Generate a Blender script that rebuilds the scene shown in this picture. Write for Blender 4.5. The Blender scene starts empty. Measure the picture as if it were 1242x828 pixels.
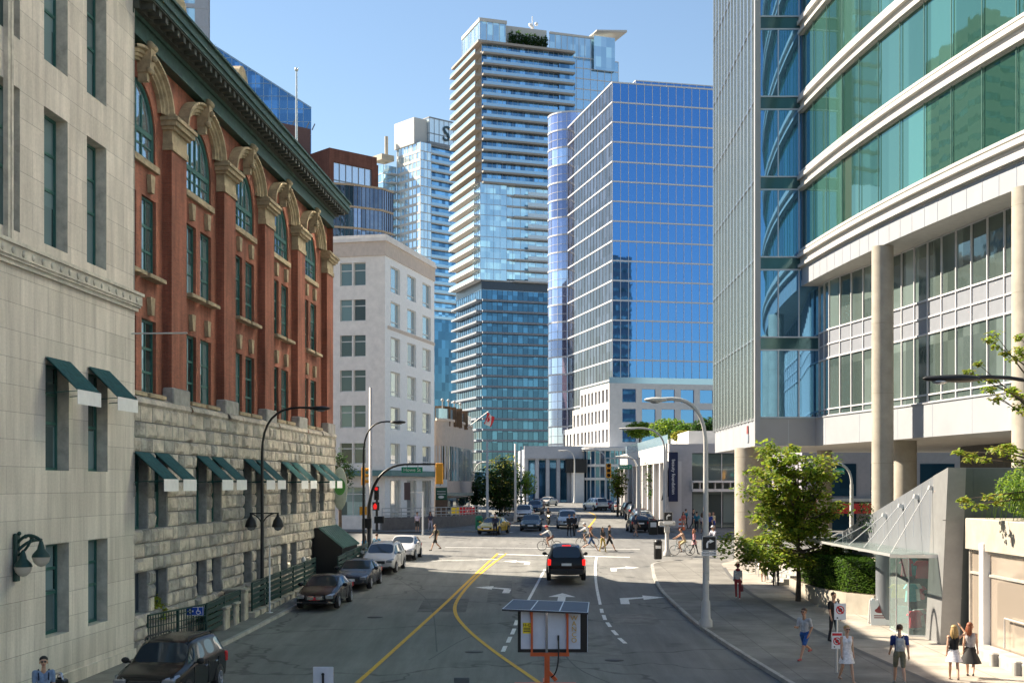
import bpy, bmesh, math, random
import numpy as np
from mathutils import Vector, Matrix
R = math.radians
sc = bpy.context.scene
COL = sc.collection
random.seed(7)
F, CX, HY, H = 1550.0, 621.0, 586.0, 6.2      # focal length (px), principal column, horizon row, camera height

# ------------------------------------------------------------------ ground profile (street climbs gently away from the camera)
_D = [(-4000, 6.2), (-60, 6.2), (30, 6.2), (40, 6.15), (50, 5.98), (60, 5.72), (70, 5.35), (80, 4.97), (90, 4.67), (110, 4.32), (150, 3.92), (210, 3.45), (300, 3.05), (500, 2.8), (6000, 2.8)]
def g(y):
    for (a, da), (b, db) in zip(_D, _D[1:]):
        if y <= b:
            return H - (da + (db - da) * (y - a) / (b - a))
    return H - 2.8
def gs(y):                                     # smoothed
    return (g(y - 3) + g(y - 1.5) + g(y) + g(y + 1.5) + g(y + 3)) / 5
def P(px, Y): return (px - CX) / F * Y
def Z(py, Y): return H + (HY - py) / F * Y
def GP(px, py):
    y = 40.0
    lo, hi = 20.0, 900.0
    for _ in range(50):
        y = (lo + hi) / 2
        if HY + F * (H - gs(y)) / y > py: lo = y
        else: hi = y
    return P(px, y), y

# ------------------------------------------------------------------ mesh collector
class MB:
    def __init__(s): s.v = []; s.f = []; s.m = []; s.sm = []
    def add(s, vs, fs, m=0, smooth=False):
        o = len(s.v); s.v += [tuple(p) for p in vs]
        for f in fs: s.f.append(tuple(i + o for i in f)); s.m.append(m); s.sm.append(smooth)
        return s
    def quad(s, a, b, c, d, m=0): return s.add([a, b, c, d], [(0, 1, 2, 3)], m)
    def box(s, x0, x1, y0, y1, z0, z1, m=0):
        v = [(x0, y0, z0), (x1, y0, z0), (x1, y1, z0), (x0, y1, z0), (x0, y0, z1), (x1, y0, z1), (x1, y1, z1), (x0, y1, z1)]
        return s.add(v, [(0, 3, 2, 1), (4, 5, 6, 7), (0, 1, 5, 4), (1, 2, 6, 5), (2, 3, 7, 6), (3, 0, 4, 7)], m)
    def bbox(s, x0, x1, y0, y1, z0, z1, b=.02, m=0):     # bevelled box (vertical + top edges)
        xs = [(x0 + b, y0), (x1 - b, y0), (x1, y0 + b), (x1, y1 - b), (x1 - b, y1), (x0 + b, y1), (x0, y1 - b), (x0, y0 + b)]
        cx, cy = (x0 + x1) / 2, (y0 + y1) / 2
        ins = [(cx + (x - cx) * (1 - 2 * b / max(.01, x1 - x0)), cy + (y - cy) * (1 - 2 * b / max(.01, y1 - y0))) for x, y in xs]
        v = [(x, y, z0) for x, y in xs] + [(x, y, z1 - b) for x, y in xs] + [(x, y, z1) for x, y in ins]
        f = [tuple(range(7, -1, -1)), tuple(range(16, 24))]
        for k in (0, 8):
            f += [(k + i, k + (i + 1) % 8, k + 8 + (i + 1) % 8, k + 8 + i) for i in range(8)]
        return s.add(v, f, m)
    def beam(s, p, q, w, h=None, m=0, up=(0, 0, 1)):     # rectangular bar
        h = h or w; p = Vector(p); q = Vector(q); d = (q - p).normalized(); up = Vector(up)
        a = d.cross(up)
        if a.length < 1e-4: a = d.cross(Vector((1, 0, 0)))
        a.normalize(); b = a.cross(d).normalized()
        v = [c + a * (i * w / 2) + b * (j * h / 2) for c in (p, q) for i, j in ((-1, -1), (1, -1), (1, 1), (-1, 1))]
        return s.add(v, [(3, 2, 1, 0), (4, 5, 6, 7), (0, 1, 5, 4), (1, 2, 6, 5), (2, 3, 7, 6), (3, 0, 4, 7)], m)
    def tube(s, pts, r, n=8, m=0, cap=True):
        pts = [Vector(p) for p in pts]; rs = r if isinstance(r, (list, tuple)) else [r] * len(pts)
        d0 = (pts[1] - pts[0]).normalized(); a = d0.cross(Vector((0, 0, 1)))
        if a.length < 1e-3: a = d0.cross(Vector((1, 0, 0)))
        a.normalize(); v = []
        for i, p in enumerate(pts):
            d = (pts[min(i + 1, len(pts) - 1)] - pts[max(i - 1, 0)]).normalized()
            a = (a - d * a.dot(d)).normalized(); b = d.cross(a)
            v += [p + (a * math.cos(2 * math.pi * k / n) + b * math.sin(2 * math.pi * k / n)) * rs[i] for k in range(n)]
        f = [(i * n + k, i * n + (k + 1) % n, (i + 1) * n + (k + 1) % n, (i + 1) * n + k) for i in range(len(pts) - 1) for k in range(n)]
        s.add(v, f, m, True)
        if cap:
            L = len(pts) - 1; s.add(v[:n], [tuple(range(n - 1, -1, -1))], m); s.add(v[L * n:], [tuple(range(n))], m)
        return s
    def cyl(s, p, q, r, n=12, m=0): return s.tube([p, q], r, n, m)
    def lathe(s, prof, n=16, m=0, c=(0, 0, 0), sx=1, sy=1, axis='z'):   # prof: (radius, height)
        v = []
        for r, z in prof:
            for k in range(n):
                t = 2 * math.pi * k / n; p = (r * math.cos(t) * sx, r * math.sin(t) * sy, z)
                if axis == 'x': p = (p[2], p[0], p[1])
                if axis == 'y': p = (p[0], p[2], p[1])
                v.append((p[0] + c[0], p[1] + c[1], p[2] + c[2]))
        f = []
        for i in range(len(prof) - 1):
            for k in range(n):
                q = (i * n + k, i * n + (k + 1) % n, (i + 1) * n + (k + 1) % n, (i + 1) * n + k)
                f.append(q if axis != 'y' else q[::-1])
        return s.add(v, f, m, True)
    def ball(s, c, r, n=10, m=0, sc3=(1, 1, 1)):
        prof = [(max(1e-4, r * math.sin(math.pi * i / (n // 2 + 1))), -r * math.cos(math.pi * i / (n // 2 + 1))) for i in range(n // 2 + 2)]
        b = MB().lathe(prof, n, m)
        return s.add([(c[0] + x * sc3[0], c[1] + y * sc3[1], c[2] + z * sc3[2]) for x, y, z in b.v], b.f, m, True)
    def prism(s, poly, a0, a1, axis='y', m=0):           # polygon in the plane of the two other axes, extruded along axis
        n = len(poly)
        def pt(u, w, a): return (u, a, w) if axis == 'y' else ((a, u, w) if axis == 'x' else (u, w, a))
        v = [pt(u, w, a0) for u, w in poly] + [pt(u, w, a1) for u, w in poly]
        f = [tuple(range(n)), tuple(range(2 * n - 1, n - 1, -1))] + [(i, i + n, (i + 1) % n + n, (i + 1) % n) for i in range(n)]
        return s.add(v, f, m)
    # polyline walls; the outside is on the right hand of the direction of travel
    def wall(s, pts, z0, z1, m=0, off=0.0):
        if off: pts = offset(pts, off)
        for a, b in zip(pts, pts[1:]): s.quad((a[0], a[1], z0), (b[0], b[1], z0), (b[0], b[1], z1), (a[0], a[1], z1), m)
        return s
    def ledge(s, pts, z0, z1, o0, o1, m=0):              # band from offset o0 (inner) to o1 (outer)
        A = offset(pts, o0); B = offset(pts, o1)
        for i in range(len(pts) - 1):
            a, b, c, d = A[i], A[i + 1], B[i + 1], B[i]
            s.quad((d[0], d[1], z0), (c[0], c[1], z0), (c[0], c[1], z1), (d[0], d[1], z1), m)
            s.quad((d[0], d[1], z1), (c[0], c[1], z1), (b[0], b[1], z1), (a[0], a[1], z1), m)
            s.quad((a[0], a[1], z0), (b[0], b[1], z0), (c[0], c[1], z0), (d[0], d[1], z0), m)
        for i in (0, -1):
            s.quad((A[i][0], A[i][1], z0), (B[i][0], B[i][1], z0), (B[i][0], B[i][1], z1), (A[i][0], A[i][1], z1), m)
        return s
    def mull(s, pts, z0, z1, step, w, d, m=0, ends=True):
        for a, b in zip(pts, pts[1:]):
            a2 = Vector(a[:2]); b2 = Vector(b[:2]); L = (b2 - a2).length
            if L < .05: continue
            u = (b2 - a2) / L; nn = Vector((u.y, -u.x)); k = max(1, round(L / step))
            for i in range(0 if ends else 1, k + (1 if ends else 0)):
                c = a2 + u * (L * i / k)
                q = [c - u * w / 2, c + u * w / 2, c + u * w / 2 + nn * d, c - u * w / 2 + nn * d]
                v = [(p.x, p.y, z) for z in (z0, z1) for p in q]
                s.add(v, [(3, 2, 6, 7), (0, 3, 7, 4), (2, 1, 5, 6), (4, 7, 6, 5), (0, 1, 2, 3)], m)
        return s
    def build(s, name, mats, parent=None, loc=None, rz=0.0, label=None):
        me = bpy.data.meshes.new(name); me.from_pydata(s.v, [], s.f)
        for mt in (mats if isinstance(mats, (list, tuple)) else [mats]): me.materials.append(mt)
        me.polygons.foreach_set('material_index', s.m); me.polygons.foreach_set('use_smooth', s.sm); me.update()
        return link(name, me, parent, loc, rz, label)
def link(name, me, parent=None, loc=None, rz=0.0, label=None):
    o = bpy.data.objects.new(name, me); COL.objects.link(o); o.parent = parent
    if loc is not None: o.location = loc
    if rz: o.rotation_euler = (0, 0, rz)
    if label: o['label'] = label
    return o
def offset(pts, d):
    out = []
    for i, p in enumerate(pts):
        ns = []
        for a, b in ((i - 1, i), (i, i + 1)):
            if a >= 0 and b < len(pts):
                u = Vector((pts[b][0] - pts[a][0], pts[b][1] - pts[a][1]))
                if u.length > 1e-6: u.normalize(); ns.append(Vector((u.y, -u.x)))
        n = ns[0] if len(ns) == 1 else (ns[0] + ns[1]).normalized() / max(.35, math.cos(ns[0].angle(ns[1]) / 2))
        out.append((p[0] + n.x * d, p[1] + n.y * d))
    return out
def thing(name, label, cat, loc=(0, 0, 0), rz=0.0, group=None, kind=None):
    o = bpy.data.objects.new(name, None); COL.objects.link(o); o.location = loc; o.rotation_euler = (0, 0, rz); o.empty_display_size = .2
    return tag(o, label, cat, group, kind)
def tag(o, label, cat, group=None, kind=None):
    o['label'] = label; o['category'] = cat
    if group: o['group'] = group
    if kind: o['kind'] = kind
    return o
def kids(o): return [c for c in COL.objects if c.parent == o]
def dup(o, parent=None, loc=None, rz=None, label=None, ch=None):
    c = o.copy(); COL.objects.link(c); c.parent = parent
    if loc is not None: c.location = loc
    if rz is not None: c.rotation_euler = (0, 0, rz)
    if label: c['label'] = label
    for k in (ch if ch is not None else list(o.children)): dup(k, c)
    return c
def bake(items):                               # items: (mesh, [(type, {props})]) -> evaluated meshes
    obs = []
    for me, mods in items:
        o = bpy.data.objects.new('bake', me); COL.objects.link(o); obs.append(o)
        for t, pr in mods:
            md = o.modifiers.new(t, t)
            for k, v in pr.items(): setattr(md, k, v)
    dg = bpy.context.evaluated_depsgraph_get(); out = []
    for o in obs: out.append(bpy.data.meshes.new_from_object(o.evaluated_get(dg)))
    for o in obs: me = o.data; bpy.data.objects.remove(o); bpy.data.meshes.remove(me) if isinstance(me, bpy.types.Mesh) else bpy.data.curves.remove(me)
    return out
_txt = {}
def text(s, size, mat, parent, loc, rz=0.0, ext=.004, name='lettering', rx=90, align='CENTER', vertical=False):
    cu = bpy.data.curves.new('t', 'FONT'); cu.body = '\n'.join(s) if vertical else s; cu.size = size; cu.extrude = ext; cu.align_x = align; cu.align_y = 'CENTER'; cu.resolution_u = 3
    if vertical: cu.space_line = .8
    me = bake([(cu, [])])[0]; me.materials.clear(); me.materials.append(mat)
    o = link(name, me, parent, loc); o.rotation_euler = (R(rx), 0, rz); return o

# ------------------------------------------------------------------ materials
def rgb(*c): return tuple(c) + (1.0,)
class NT:
    def __init__(s, name):
        s.mat = bpy.data.materials.new(name); s.mat.use_nodes = True; s.t = s.mat.node_tree; s.b = s.t.nodes['Principled BSDF']
        s.co = s.n('ShaderNodeTexCoord').outputs['Object']
    def n(s, t, **k):
        x = s.t.nodes.new(t)
        for a, b in k.items(): setattr(x, a, b)
        return x
    def l(s, a, b): s.t.links.new(a, b)
    def setc(s, base, rough, metal, spec=.5):
        s.b.inputs['Base Color'].default_value = rgb(*base); s.b.inputs['Roughness'].default_value = rough; s.b.inputs['Metallic'].default_value = metal
        s.b.inputs['Specular IOR Level'].default_value = spec
    def uz(s):                                 # (x+y, z) mapping for vertical faces
        sp = s.n('ShaderNodeSeparateXYZ'); s.l(s.co, sp.inputs[0]); ad = s.n('ShaderNodeMath', operation='ADD'); s.l(sp.outputs[0], ad.inputs[0]); s.l(sp.outputs[1], ad.inputs[1])
        cb = s.n('ShaderNodeCombineXYZ'); s.l(ad.outputs[0], cb.inputs[0]); s.l(sp.outputs[2], cb.inputs[1]); return cb.outputs[0]
    def noise(s, scale, detail=4, rough=.6, vec=None, stretch=None):
        t = s.n('ShaderNodeTexNoise'); t.inputs['Scale'].default_value = scale; t.inputs['Detail'].default_value = detail; t.inputs['Roughness'].default_value = rough
        v = vec or s.co
        if stretch:
            mp = s.n('ShaderNodeMapping'); mp.inputs['Scale'].default_value = stretch; s.l(v, mp.inputs[0]); v = mp.outputs[0]
        s.l(v, t.inputs['Vector']); return t.outputs['Fac']
    def ramp(s, fac, stops):
        r = s.n('ShaderNodeValToRGB'); s.l(fac, r.inputs[0]); e = r.color_ramp.elements
        while len(e) < len(stops): e.new(.5)
        for i, (p, c) in enumerate(stops): e[i].position = p; e[i].color = rgb(*c) if len(c) == 3 else c
        return r.outputs[0]
    def mix(s, fac, a, b, mode='MIX'):
        m = s.n('ShaderNodeMix', data_type='RGBA', blend_type=mode)
        if isinstance(fac, float): m.inputs[0].default_value = fac
        else: s.l(fac, m.inputs[0])
        for x, i in ((a, 6), (b, 7)):
            if isinstance(x, tuple): m.inputs[i].default_value = rgb(*x)
            else: s.l(x, m.inputs[i])
        return m.outputs[2]
    def bump(s, h, strength, dist=.02):
        b = s.n('ShaderNodeBump'); b.inputs['Strength'].default_value = strength; b.inputs['Distance'].default_value = dist; s.l(h, b.inputs['Height']); s.l(b.outputs[0], s.b.inputs['Normal'])
_M = {}
def mat(name, base, rough=.7, metal=0.0, spec=.5, var=.12, vs=3.0, bump=0.0, bs=40.0, stretch=None, bd=.01):
    if name in _M: return _M[name]
    t = NT(name); t.setc(base, rough, metal, spec)
    if var:
        lo = tuple(c * (1 - var * 1.6) for c in base); hi = tuple(min(1, c * (1 + var)) for c in base)
        f = t.noise(vs, 5, .65, stretch=stretch); t.l(t.ramp(f, [(.3, lo), (.7, hi)]), t.b.inputs['Base Color'])
    if bump: t.bump(t.noise(bs, 4), bump, bd)
    _M[name] = t.mat; return t.mat
def coursed(name, cols, mortar, bw, bh, msz=.012, rough=.85, bump=.5, off=.5, dirt=.25, bd=.02, nb=0.0, nsc=9.0, streak=True):
    t = NT(name); t.setc(cols[0], rough, 0, .3); v = t.uz()
    b = t.n('ShaderNodeTexBrick', offset=off); t.l(v, b.inputs['Vector'])
    b.inputs['Color1'].default_value = rgb(*cols[0]); b.inputs['Color2'].default_value = rgb(*cols[1]); b.inputs['Mortar'].default_value = rgb(*mortar)
    b.inputs['Scale'].default_value = 1; b.inputs['Brick Width'].default_value = bw; b.inputs['Row Height'].default_value = bh; b.inputs['Mortar Size'].default_value = msz; b.inputs['Mortar Smooth'].default_value = .2
    n1 = t.noise(.7, 5, .6, stretch=(1, 1, .35) if streak else None)
    c = t.mix(1.0, b.outputs['Color'], t.ramp(n1, [(.25, (1 - dirt,) * 3), (.75, (1 + dirt * .4,) * 3)]), 'MULTIPLY')
    n2 = t.noise(14, 4); c = t.mix(.35, c, t.ramp(n2, [(.3, (.72, .7, .68)), (.7, (1.15, 1.12, 1.1))]), 'MULTIPLY')
    n3 = t.noise(2.2, 4, .6, stretch=(1, 1, .1)); c = t.mix(.8 if streak else .3, c, t.ramp(n3, [(.34, (1 - dirt * 1.1,) * 3), (.62, (1.06,) * 3)]), 'MULTIPLY')
    t.l(c, t.b.inputs['Base Color'])
    inv = t.n('ShaderNodeMath', operation='SUBTRACT'); inv.inputs[0].default_value = 1; t.l(b.outputs['Fac'], inv.inputs[1]); h = inv.outputs[0]
    if nb:
        a = t.n('ShaderNodeMath', operation='MULTIPLY_ADD'); t.l(t.noise(nsc, 5), a.inputs[0]); a.inputs[1].default_value = nb; t.l(h, a.inputs[2]); h = a.outputs[0]
    t.bump(h, bump, bd); _M[name] = t.mat; return t.mat
def glass(name, tint, dark=(.02, .03, .035), rough=.03, metal=.6, wav=.0, ws=.35, bl=.3, cell=None):
    """coated facade glass: opaque, mirror-like, slightly wavy panes; cell=(w,h) gives each pane its own tone (blinds, rooms, imitated sky reflections)"""
    t = NT(name); t.setc(tint, rough, metal, .6)
    if cell:
        v = t.uz(); mp = t.n('ShaderNodeMapping'); mp.inputs['Scale'].default_value = (1 / cell[0], 1 / cell[1], 1); t.l(v, mp.inputs[0])
        oi = t.n('ShaderNodeObjectInfo'); ra = t.n('ShaderNodeMath', operation='MULTIPLY'); t.l(oi.outputs['Random'], ra.inputs[0]); ra.inputs[1].default_value = 97.0
        cv = t.n('ShaderNodeCombineXYZ'); t.l(ra.outputs[0], cv.inputs[2]); fl = t.n('ShaderNodeVectorMath', operation='FLOOR'); av = t.n('ShaderNodeVectorMath', operation='ADD'); t.l(mp.outputs[0], av.inputs[0]); t.l(cv.outputs[0], av.inputs[1]); t.l(av.outputs[0], fl.inputs[0]); wn = t.n('ShaderNodeTexWhiteNoise', noise_dimensions='3D'); t.l(fl.outputs[0], wn.inputs['Vector'])
        t.l(t.ramp(wn.outputs['Value'], [(0.0, dark), (1 - bl, tint), (1.0, tuple(min(1, c * 1.5) for c in tint))]), t.b.inputs['Base Color'])
    if wav: t.bump(t.noise(ws, 3, .5), wav, .05)
    _M[name] = t.mat; return t.mat
def glow(name, c, s):
    t = NT(name); t.setc(c, .4, 0); t.b.inputs['Emission Color'].default_value = rgb(*c); t.b.inputs['Emission Strength'].default_value = s; _M[name] = t.mat; return t.mat
def clear_glass(name, tint=(.8, .9, .88), mixf=.35):
    t = NT(name); t.setc(tint, .03, 0, .6); tr = t.n('ShaderNodeBsdfTransparent'); tr.inputs[0].default_value = rgb(*tint)
    ms = t.n('ShaderNodeMixShader'); ms.inputs[0].default_value = mixf; t.l(tr.outputs[0], ms.inputs[1]); t.l(t.b.outputs[0], ms.inputs[2]); t.l(ms.outputs[0], t.t.nodes['Material Output'].inputs[0]); _M[name] = t.mat; return t.mat

def asphalt():
    t = NT('asphalt'); t.setc((.1, .1, .1), .82, 0, .4)
    a = t.noise(.16, 5, .6); b = t.noise(60, 3); c = t.noise(1.1, 6, .7, stretch=(1.4, .12, 1))
    col = t.ramp(a, [(.3, (.13, .132, .13)), (.7, (.19, .188, .178))])
    col = t.mix(.55, col, t.ramp(c, [(.3, (.5, .5, .5)), (.7, (1.3, 1.3, 1.3))]), 'MULTIPLY')
    o2 = t.noise(.45, 3, .5); col = t.mix(.8, col, t.ramp(o2, [(.26, (.62, .62, .63)), (.36, (1, 1, 1))]), 'MULTIPLY')
    col = t.mix(.6, col, t.ramp(b, [(.3, (.65, .65, .65)), (.7, (1.3, 1.3, 1.3))]), 'MULTIPLY')
    vo = t.n('ShaderNodeTexVoronoi', feature='DISTANCE_TO_EDGE'); vo.inputs['Scale'].default_value = .11
    dv = t.n('ShaderNodeVectorMath', operation='ADD'); nz = t.n('ShaderNodeTexNoise'); nz.inputs['Scale'].default_value = .5; t.l(t.co, nz.inputs['Vector']); sc_ = t.n('ShaderNodeVectorMath', operation='SCALE'); sc_.inputs['Scale'].default_value = 3.0
    t.l(nz.outputs['Color'], sc_.inputs[0]); t.l(t.co, dv.inputs[0]); t.l(sc_.outputs[0], dv.inputs[1]); t.l(dv.outputs[0], vo.inputs['Vector'])
    col = t.mix(1.0, col, t.ramp(vo.outputs['Distance'], [(0.0, (.5, .5, .5)), (.006, (.6, .6, .6)), (.012, (1, 1, 1))]), 'MULTIPLY')
    t.l(col, t.b.inputs['Base Color']); t.bump(b, .25, .01); _M['asphalt'] = t.mat; return t.mat
def paving(name, base, sx, sy, joint=.02, dirt=.5):
    t = NT(name); t.setc(base, .85, 0, .3)
    b = t.n('ShaderNodeTexBrick', offset=0.0); t.l(t.co, b.inputs['Vector']); b.inputs['Scale'].default_value = 1; b.inputs['Brick Width'].default_value = sx; b.inputs['Row Height'].default_value = sy
    b.inputs['Mortar Size'].default_value = joint; b.inputs['Color1'].default_value = rgb(*base); b.inputs['Color2'].default_value = rgb(*[c * .9 for c in base]); b.inputs['Mortar'].default_value = rgb(*[c * .5 for c in base])
    c = t.mix(1.0, b.outputs['Color'], t.ramp(t.noise(.5, 6, .65), [(.3, (1 - dirt,) * 3), (.7, (1.1,) * 3)]), 'MULTIPLY')
    c = t.mix(.5, c, t.ramp(t.noise(25, 4), [(.3, (.8,) * 3), (.7, (1.15,) * 3)]), 'MULTIPLY')
    t.l(c, t.b.inputs['Base Color']); t.bump(t.noise(60, 3), .2, .006); _M[name] = t.mat; return t.mat
def paint(name, base):                          # worn road paint
    t = NT(name); t.setc(base, .7, 0, .4); n = t.noise(7, 6, .7)
    t.l(t.ramp(n, [(.34, tuple(c * .4 + .06 for c in base)), (.47, base)]), t.b.inputs['Base Color']); _M[name] = t.mat; return t.mat
def leafmat(name, a, b):
    t = NT(name); t.setc(a, .55, 0, .35); n = t.noise(2.2, 3); t.l(t.ramp(n, [(.3, a), (.7, b)]), t.b.inputs['Base Color'])
    tl = t.n('ShaderNodeBsdfTranslucent'); t.l(t.ramp(n, [(.3, tuple(x * 1.2 for x in a)), (.7, tuple(x * 1.3 for x in b))]), tl.inputs[0]); ms = t.n('ShaderNodeMixShader'); ms.inputs[0].default_value = .5
    t.l(t.b.outputs[0], ms.inputs[1]); t.l(tl.outputs[0], ms.inputs[2]); t.l(ms.outputs[0], t.t.nodes['Material Output'].inputs[0]); _M[name] = t.mat; return t.mat

M_ASPH = asphalt(); M_CONC = paving('sidewalk_concrete', (.23, .225, .21), 1.5, 1.5, .015); M_KERB = mat('kerb_concrete', (.33, .32, .3), .85, var=.25, vs=1.2, bump=.2)
M_PLAZA = paving('plaza_concrete', (.4, .365, .32), 3.0, 2.2, .02); M_EARTH = mat('city_ground', (.2, .2, .19), .9, var=.2, vs=.05)
M_YEL = paint('yellow_road_paint', (.62, .36, .03)); M_WHT = paint('white_road_paint', (.72, .72, .7))
M_LIME = coursed('limestone_ashlar', [(.7, .64, .565), (.6, .55, .48)], (.36, .33, .29), 1.75, .74, .008, bump=.4, dirt=.22, bd=.01)
M_LIMT = mat('limestone_trim', (.52, .48, .41), .85, var=.2, vs=2.5, bump=.3, bs=14)
M_BRICK = coursed('red_brick', [(.4, .13, .08), (.3, .1, .065)], (.3, .16, .11), .22, .075, .009, bump=.35, dirt=.45, bd=.006)
M_STONE = mat('rough_stone', (.52, .46, .38), .9, var=.28, vs=1.8, bump=.9, bs=7, bd=.05)
M_STONED = mat('stone_reveal', (.3, .29, .27), .9, var=.2, vs=3, bump=.5, bs=9, bd=.03)
M_TAN = mat('tan_terracotta', (.36, .285, .18), .8, var=.25, vs=3, bump=.4, bs=10, bd=.03)
M_COPPER = mat('green_painted_cornice', (.02, .06, .045), .55, var=.35, vs=4); M_COPD = mat('cornice_soffit', (.05, .055, .045), .7, var=.3)
M_FRAMEG = mat('green_window_frame', (.02, .105, .09), .5, var=.15); M_AWN = mat('teal_awning_canvas', (.015, .1, .09), .8, var=.3, vs=6, bump=.15); M_VAL = mat('white_valance', (.72, .71, .7), .8, var=.05)
M_GDARK = glass('dark_window_glass', (.2, .29, .31), (.02, .045, .045), metal=.45, wav=.15, ws=1.2, bl=.35, cell=(.75, 1.3)); M_GBLUE = glass('sky_window_glass', (.42, .55, .64), metal=.75, wav=.35, ws=.8)  # dark panes vary in tone to imitate differing sky reflections
M_WPRE = mat('pale_precast', (.8, .74, .69), .8, var=.08, vs=1.5); M_WWH = mat('white_painted_wall', (.6, .59, .58), .75, var=.05, vs=1.2); M_BEI = mat('beige_precast', (.6, .5, .43), .8, var=.08)
M_FRW = mat('white_window_frame', (.62, .62, .6), .6, var=.05); M_GWIN = glass('office_window_glass', (.1, .14, .14), (.015, .02, .02), metal=.3, wav=.15, ws=.6, bl=.4, cell=(1.2, 2.0)); M_GCURT = glass('curtained_window_glass', (.62, .6, .55), (.3, .34, .38), metal=.25, wav=.05, cell=(1.0, 3.0))
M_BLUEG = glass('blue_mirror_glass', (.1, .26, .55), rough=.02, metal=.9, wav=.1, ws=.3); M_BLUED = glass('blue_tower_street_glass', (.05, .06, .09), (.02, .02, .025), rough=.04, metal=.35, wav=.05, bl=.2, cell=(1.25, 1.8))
M_LINE = mat('white_mullion', (.55, .55, .57), .45, .1, var=0); M_MUL = mat('grey_mullion', (.4, .45, .52), .4, .5, var=0)
M_TWG = glass('tower_blue_glass', (.2, .4, .6), (.06, .15, .27), metal=.75, wav=.06, ws=.2, bl=.3, cell=(1.4, 2.9)); M_TWL = glass('tower_light_glass', (.5, .67, .78), (.38, .55, .67), metal=.7, wav=.05, ws=.2, bl=.35, cell=(1.6, 2.9)); M_TWD = glass('tower_dark_glass', (.06, .165, .28), (.035, .1, .18), metal=.7, wav=.1, ws=.15, bl=.3, cell=(1.5, 2.9))
M_SLABT = mat('tan_balcony_slab', (.33, .3, .265), .8, var=.06); M_SLABW = mat('white_balcony_slab', (.5, .49, .47), .7, var=.04); M_SLABG = mat('grey_slab', (.22, .24, .27), .6, var=.05); M_WARM = mat('warm_balcony_wall', (.25, .215, .18), .8, var=.15, vs=.5)
M_RAIL = glass('balcony_glass_rail', (.4, .56, .68), metal=.5, rough=.1); M_BROWN = coursed('brown_brick_tower', [(.2, .085, .06), (.17, .07, .05)], (.13, .06, .05), .6, .3, .01, bump=.1)
M_RGLASS = glass('green_drum_glass', (.1, .25, .2), (.05, .16, .125), rough=.02, metal=.75, wav=.12, ws=.35, bl=.25, cell=(1.9, 4.7)); M_BOUNCE = glass('bounce_mirror_glass', (.92, .9, .86), rough=.02, metal=1.0); M_RSTRIP = glass('corner_glass', (.13, .32, .54), metal=.85, rough=.02, wav=.06, ws=.3); M_RSPAN = glass('spandrel_glass', (.05, .13, .15), metal=.5, rough=.08)  # silver mirror panes are added to bounce sunlight onto the facades opposite
M_RIBG = glass('ribbed_wall_glass', (.36, .42, .38), rough=.06, metal=.8); M_RIB = mat('ribbed_wall_fin', (.62, .62, .62), .18, .9, var=.05)
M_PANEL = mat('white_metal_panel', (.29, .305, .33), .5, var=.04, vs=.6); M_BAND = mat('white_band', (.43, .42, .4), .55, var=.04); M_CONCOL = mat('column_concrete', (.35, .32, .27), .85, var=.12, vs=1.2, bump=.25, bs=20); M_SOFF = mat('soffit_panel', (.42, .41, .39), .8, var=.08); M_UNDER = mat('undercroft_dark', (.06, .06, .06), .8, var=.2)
M_RWIN = glass('recess_window_glass', (.2, .26, .24), (.09, .13, .12), metal=.6, rough=.04, wav=.2, ws=.5, bl=.25, cell=(1.3, 3.2)); M_STEEL = mat('galvanised_steel', (.62, .63, .64), .4, .6, var=.05); M_POLE = mat('white_pole_paint', (.45, .45, .44), .5, var=.06)
M_BLACK = mat('black_iron', (.012, .013, .014), .4, .2, var=.1); M_DGREEN = mat('dark_green_iron', (.012, .05, .042), .45, .1, var=.15); M_ZINC = mat('zinc_panel', (.2, .215, .24), .45, .3, var=.05, vs=.8); M_ZDARK = mat('dark_zinc_panel', (.1, .12, .13), .4, .5, var=.06)
M_ORANGE = mat('orange_red_steel', (.55, .1, .025), .5, .1, var=.15); M_SIGY = mat('signal_yellow', (.75, .33, .02), .5, var=.05); M_SIGNG = mat('street_sign_green', (.0, .24, .12), .5, var=0); M_SIGNW = mat('sign_white', (.8, .8, .8), .5, var=.03); M_SIGNB = mat('sign_black', (.01, .01, .011), .5, var=0)
M_SIGNR = mat('sign_red', (.6, .02, .03), .5, var=0); M_SIGNBL = mat('sign_blue', (.01, .06, .4), .5, var=0); M_PANELW = mat('white_trailer_panel', (.58, .6, .68), .5, var=.05); M_SOLAR = mat('solar_cell', (.02, .024, .035), .35, .0, var=.2, vs=8); M_YELL = mat('label_yellow', (.8, .6, .02), .5, var=0)
M_RUB = mat('tyre_rubber', (.015, .015, .016), .8, var=0); M_RIM = mat('alloy_rim', (.5, .5, .52), .3, .8, var=0); M_CGL = glass('car_glass', (.06, .08, .1), metal=.55, rough=.02); M_PLAST = mat('black_plastic', (.014, .014, .015), .5, var=0)
M_HEAD = glass('headlight_glass', (.35, .37, .4), metal=.6, rough=.08); M_TAILR = mat('tail_red', (.45, .01, .012), .25, var=0); M_CHROME = mat('chrome', (.6, .6, .62), .15, 1, var=0)
M_BRAKE = glow('brake_lamp_lit', (.9, .015, .01), .35); M_REDLIT = glow('red_signal_lit', (.8, .01, .01), .22); M_ORLIT = glow('amber_hand_lit', (1, .15, .03), .5)
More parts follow.
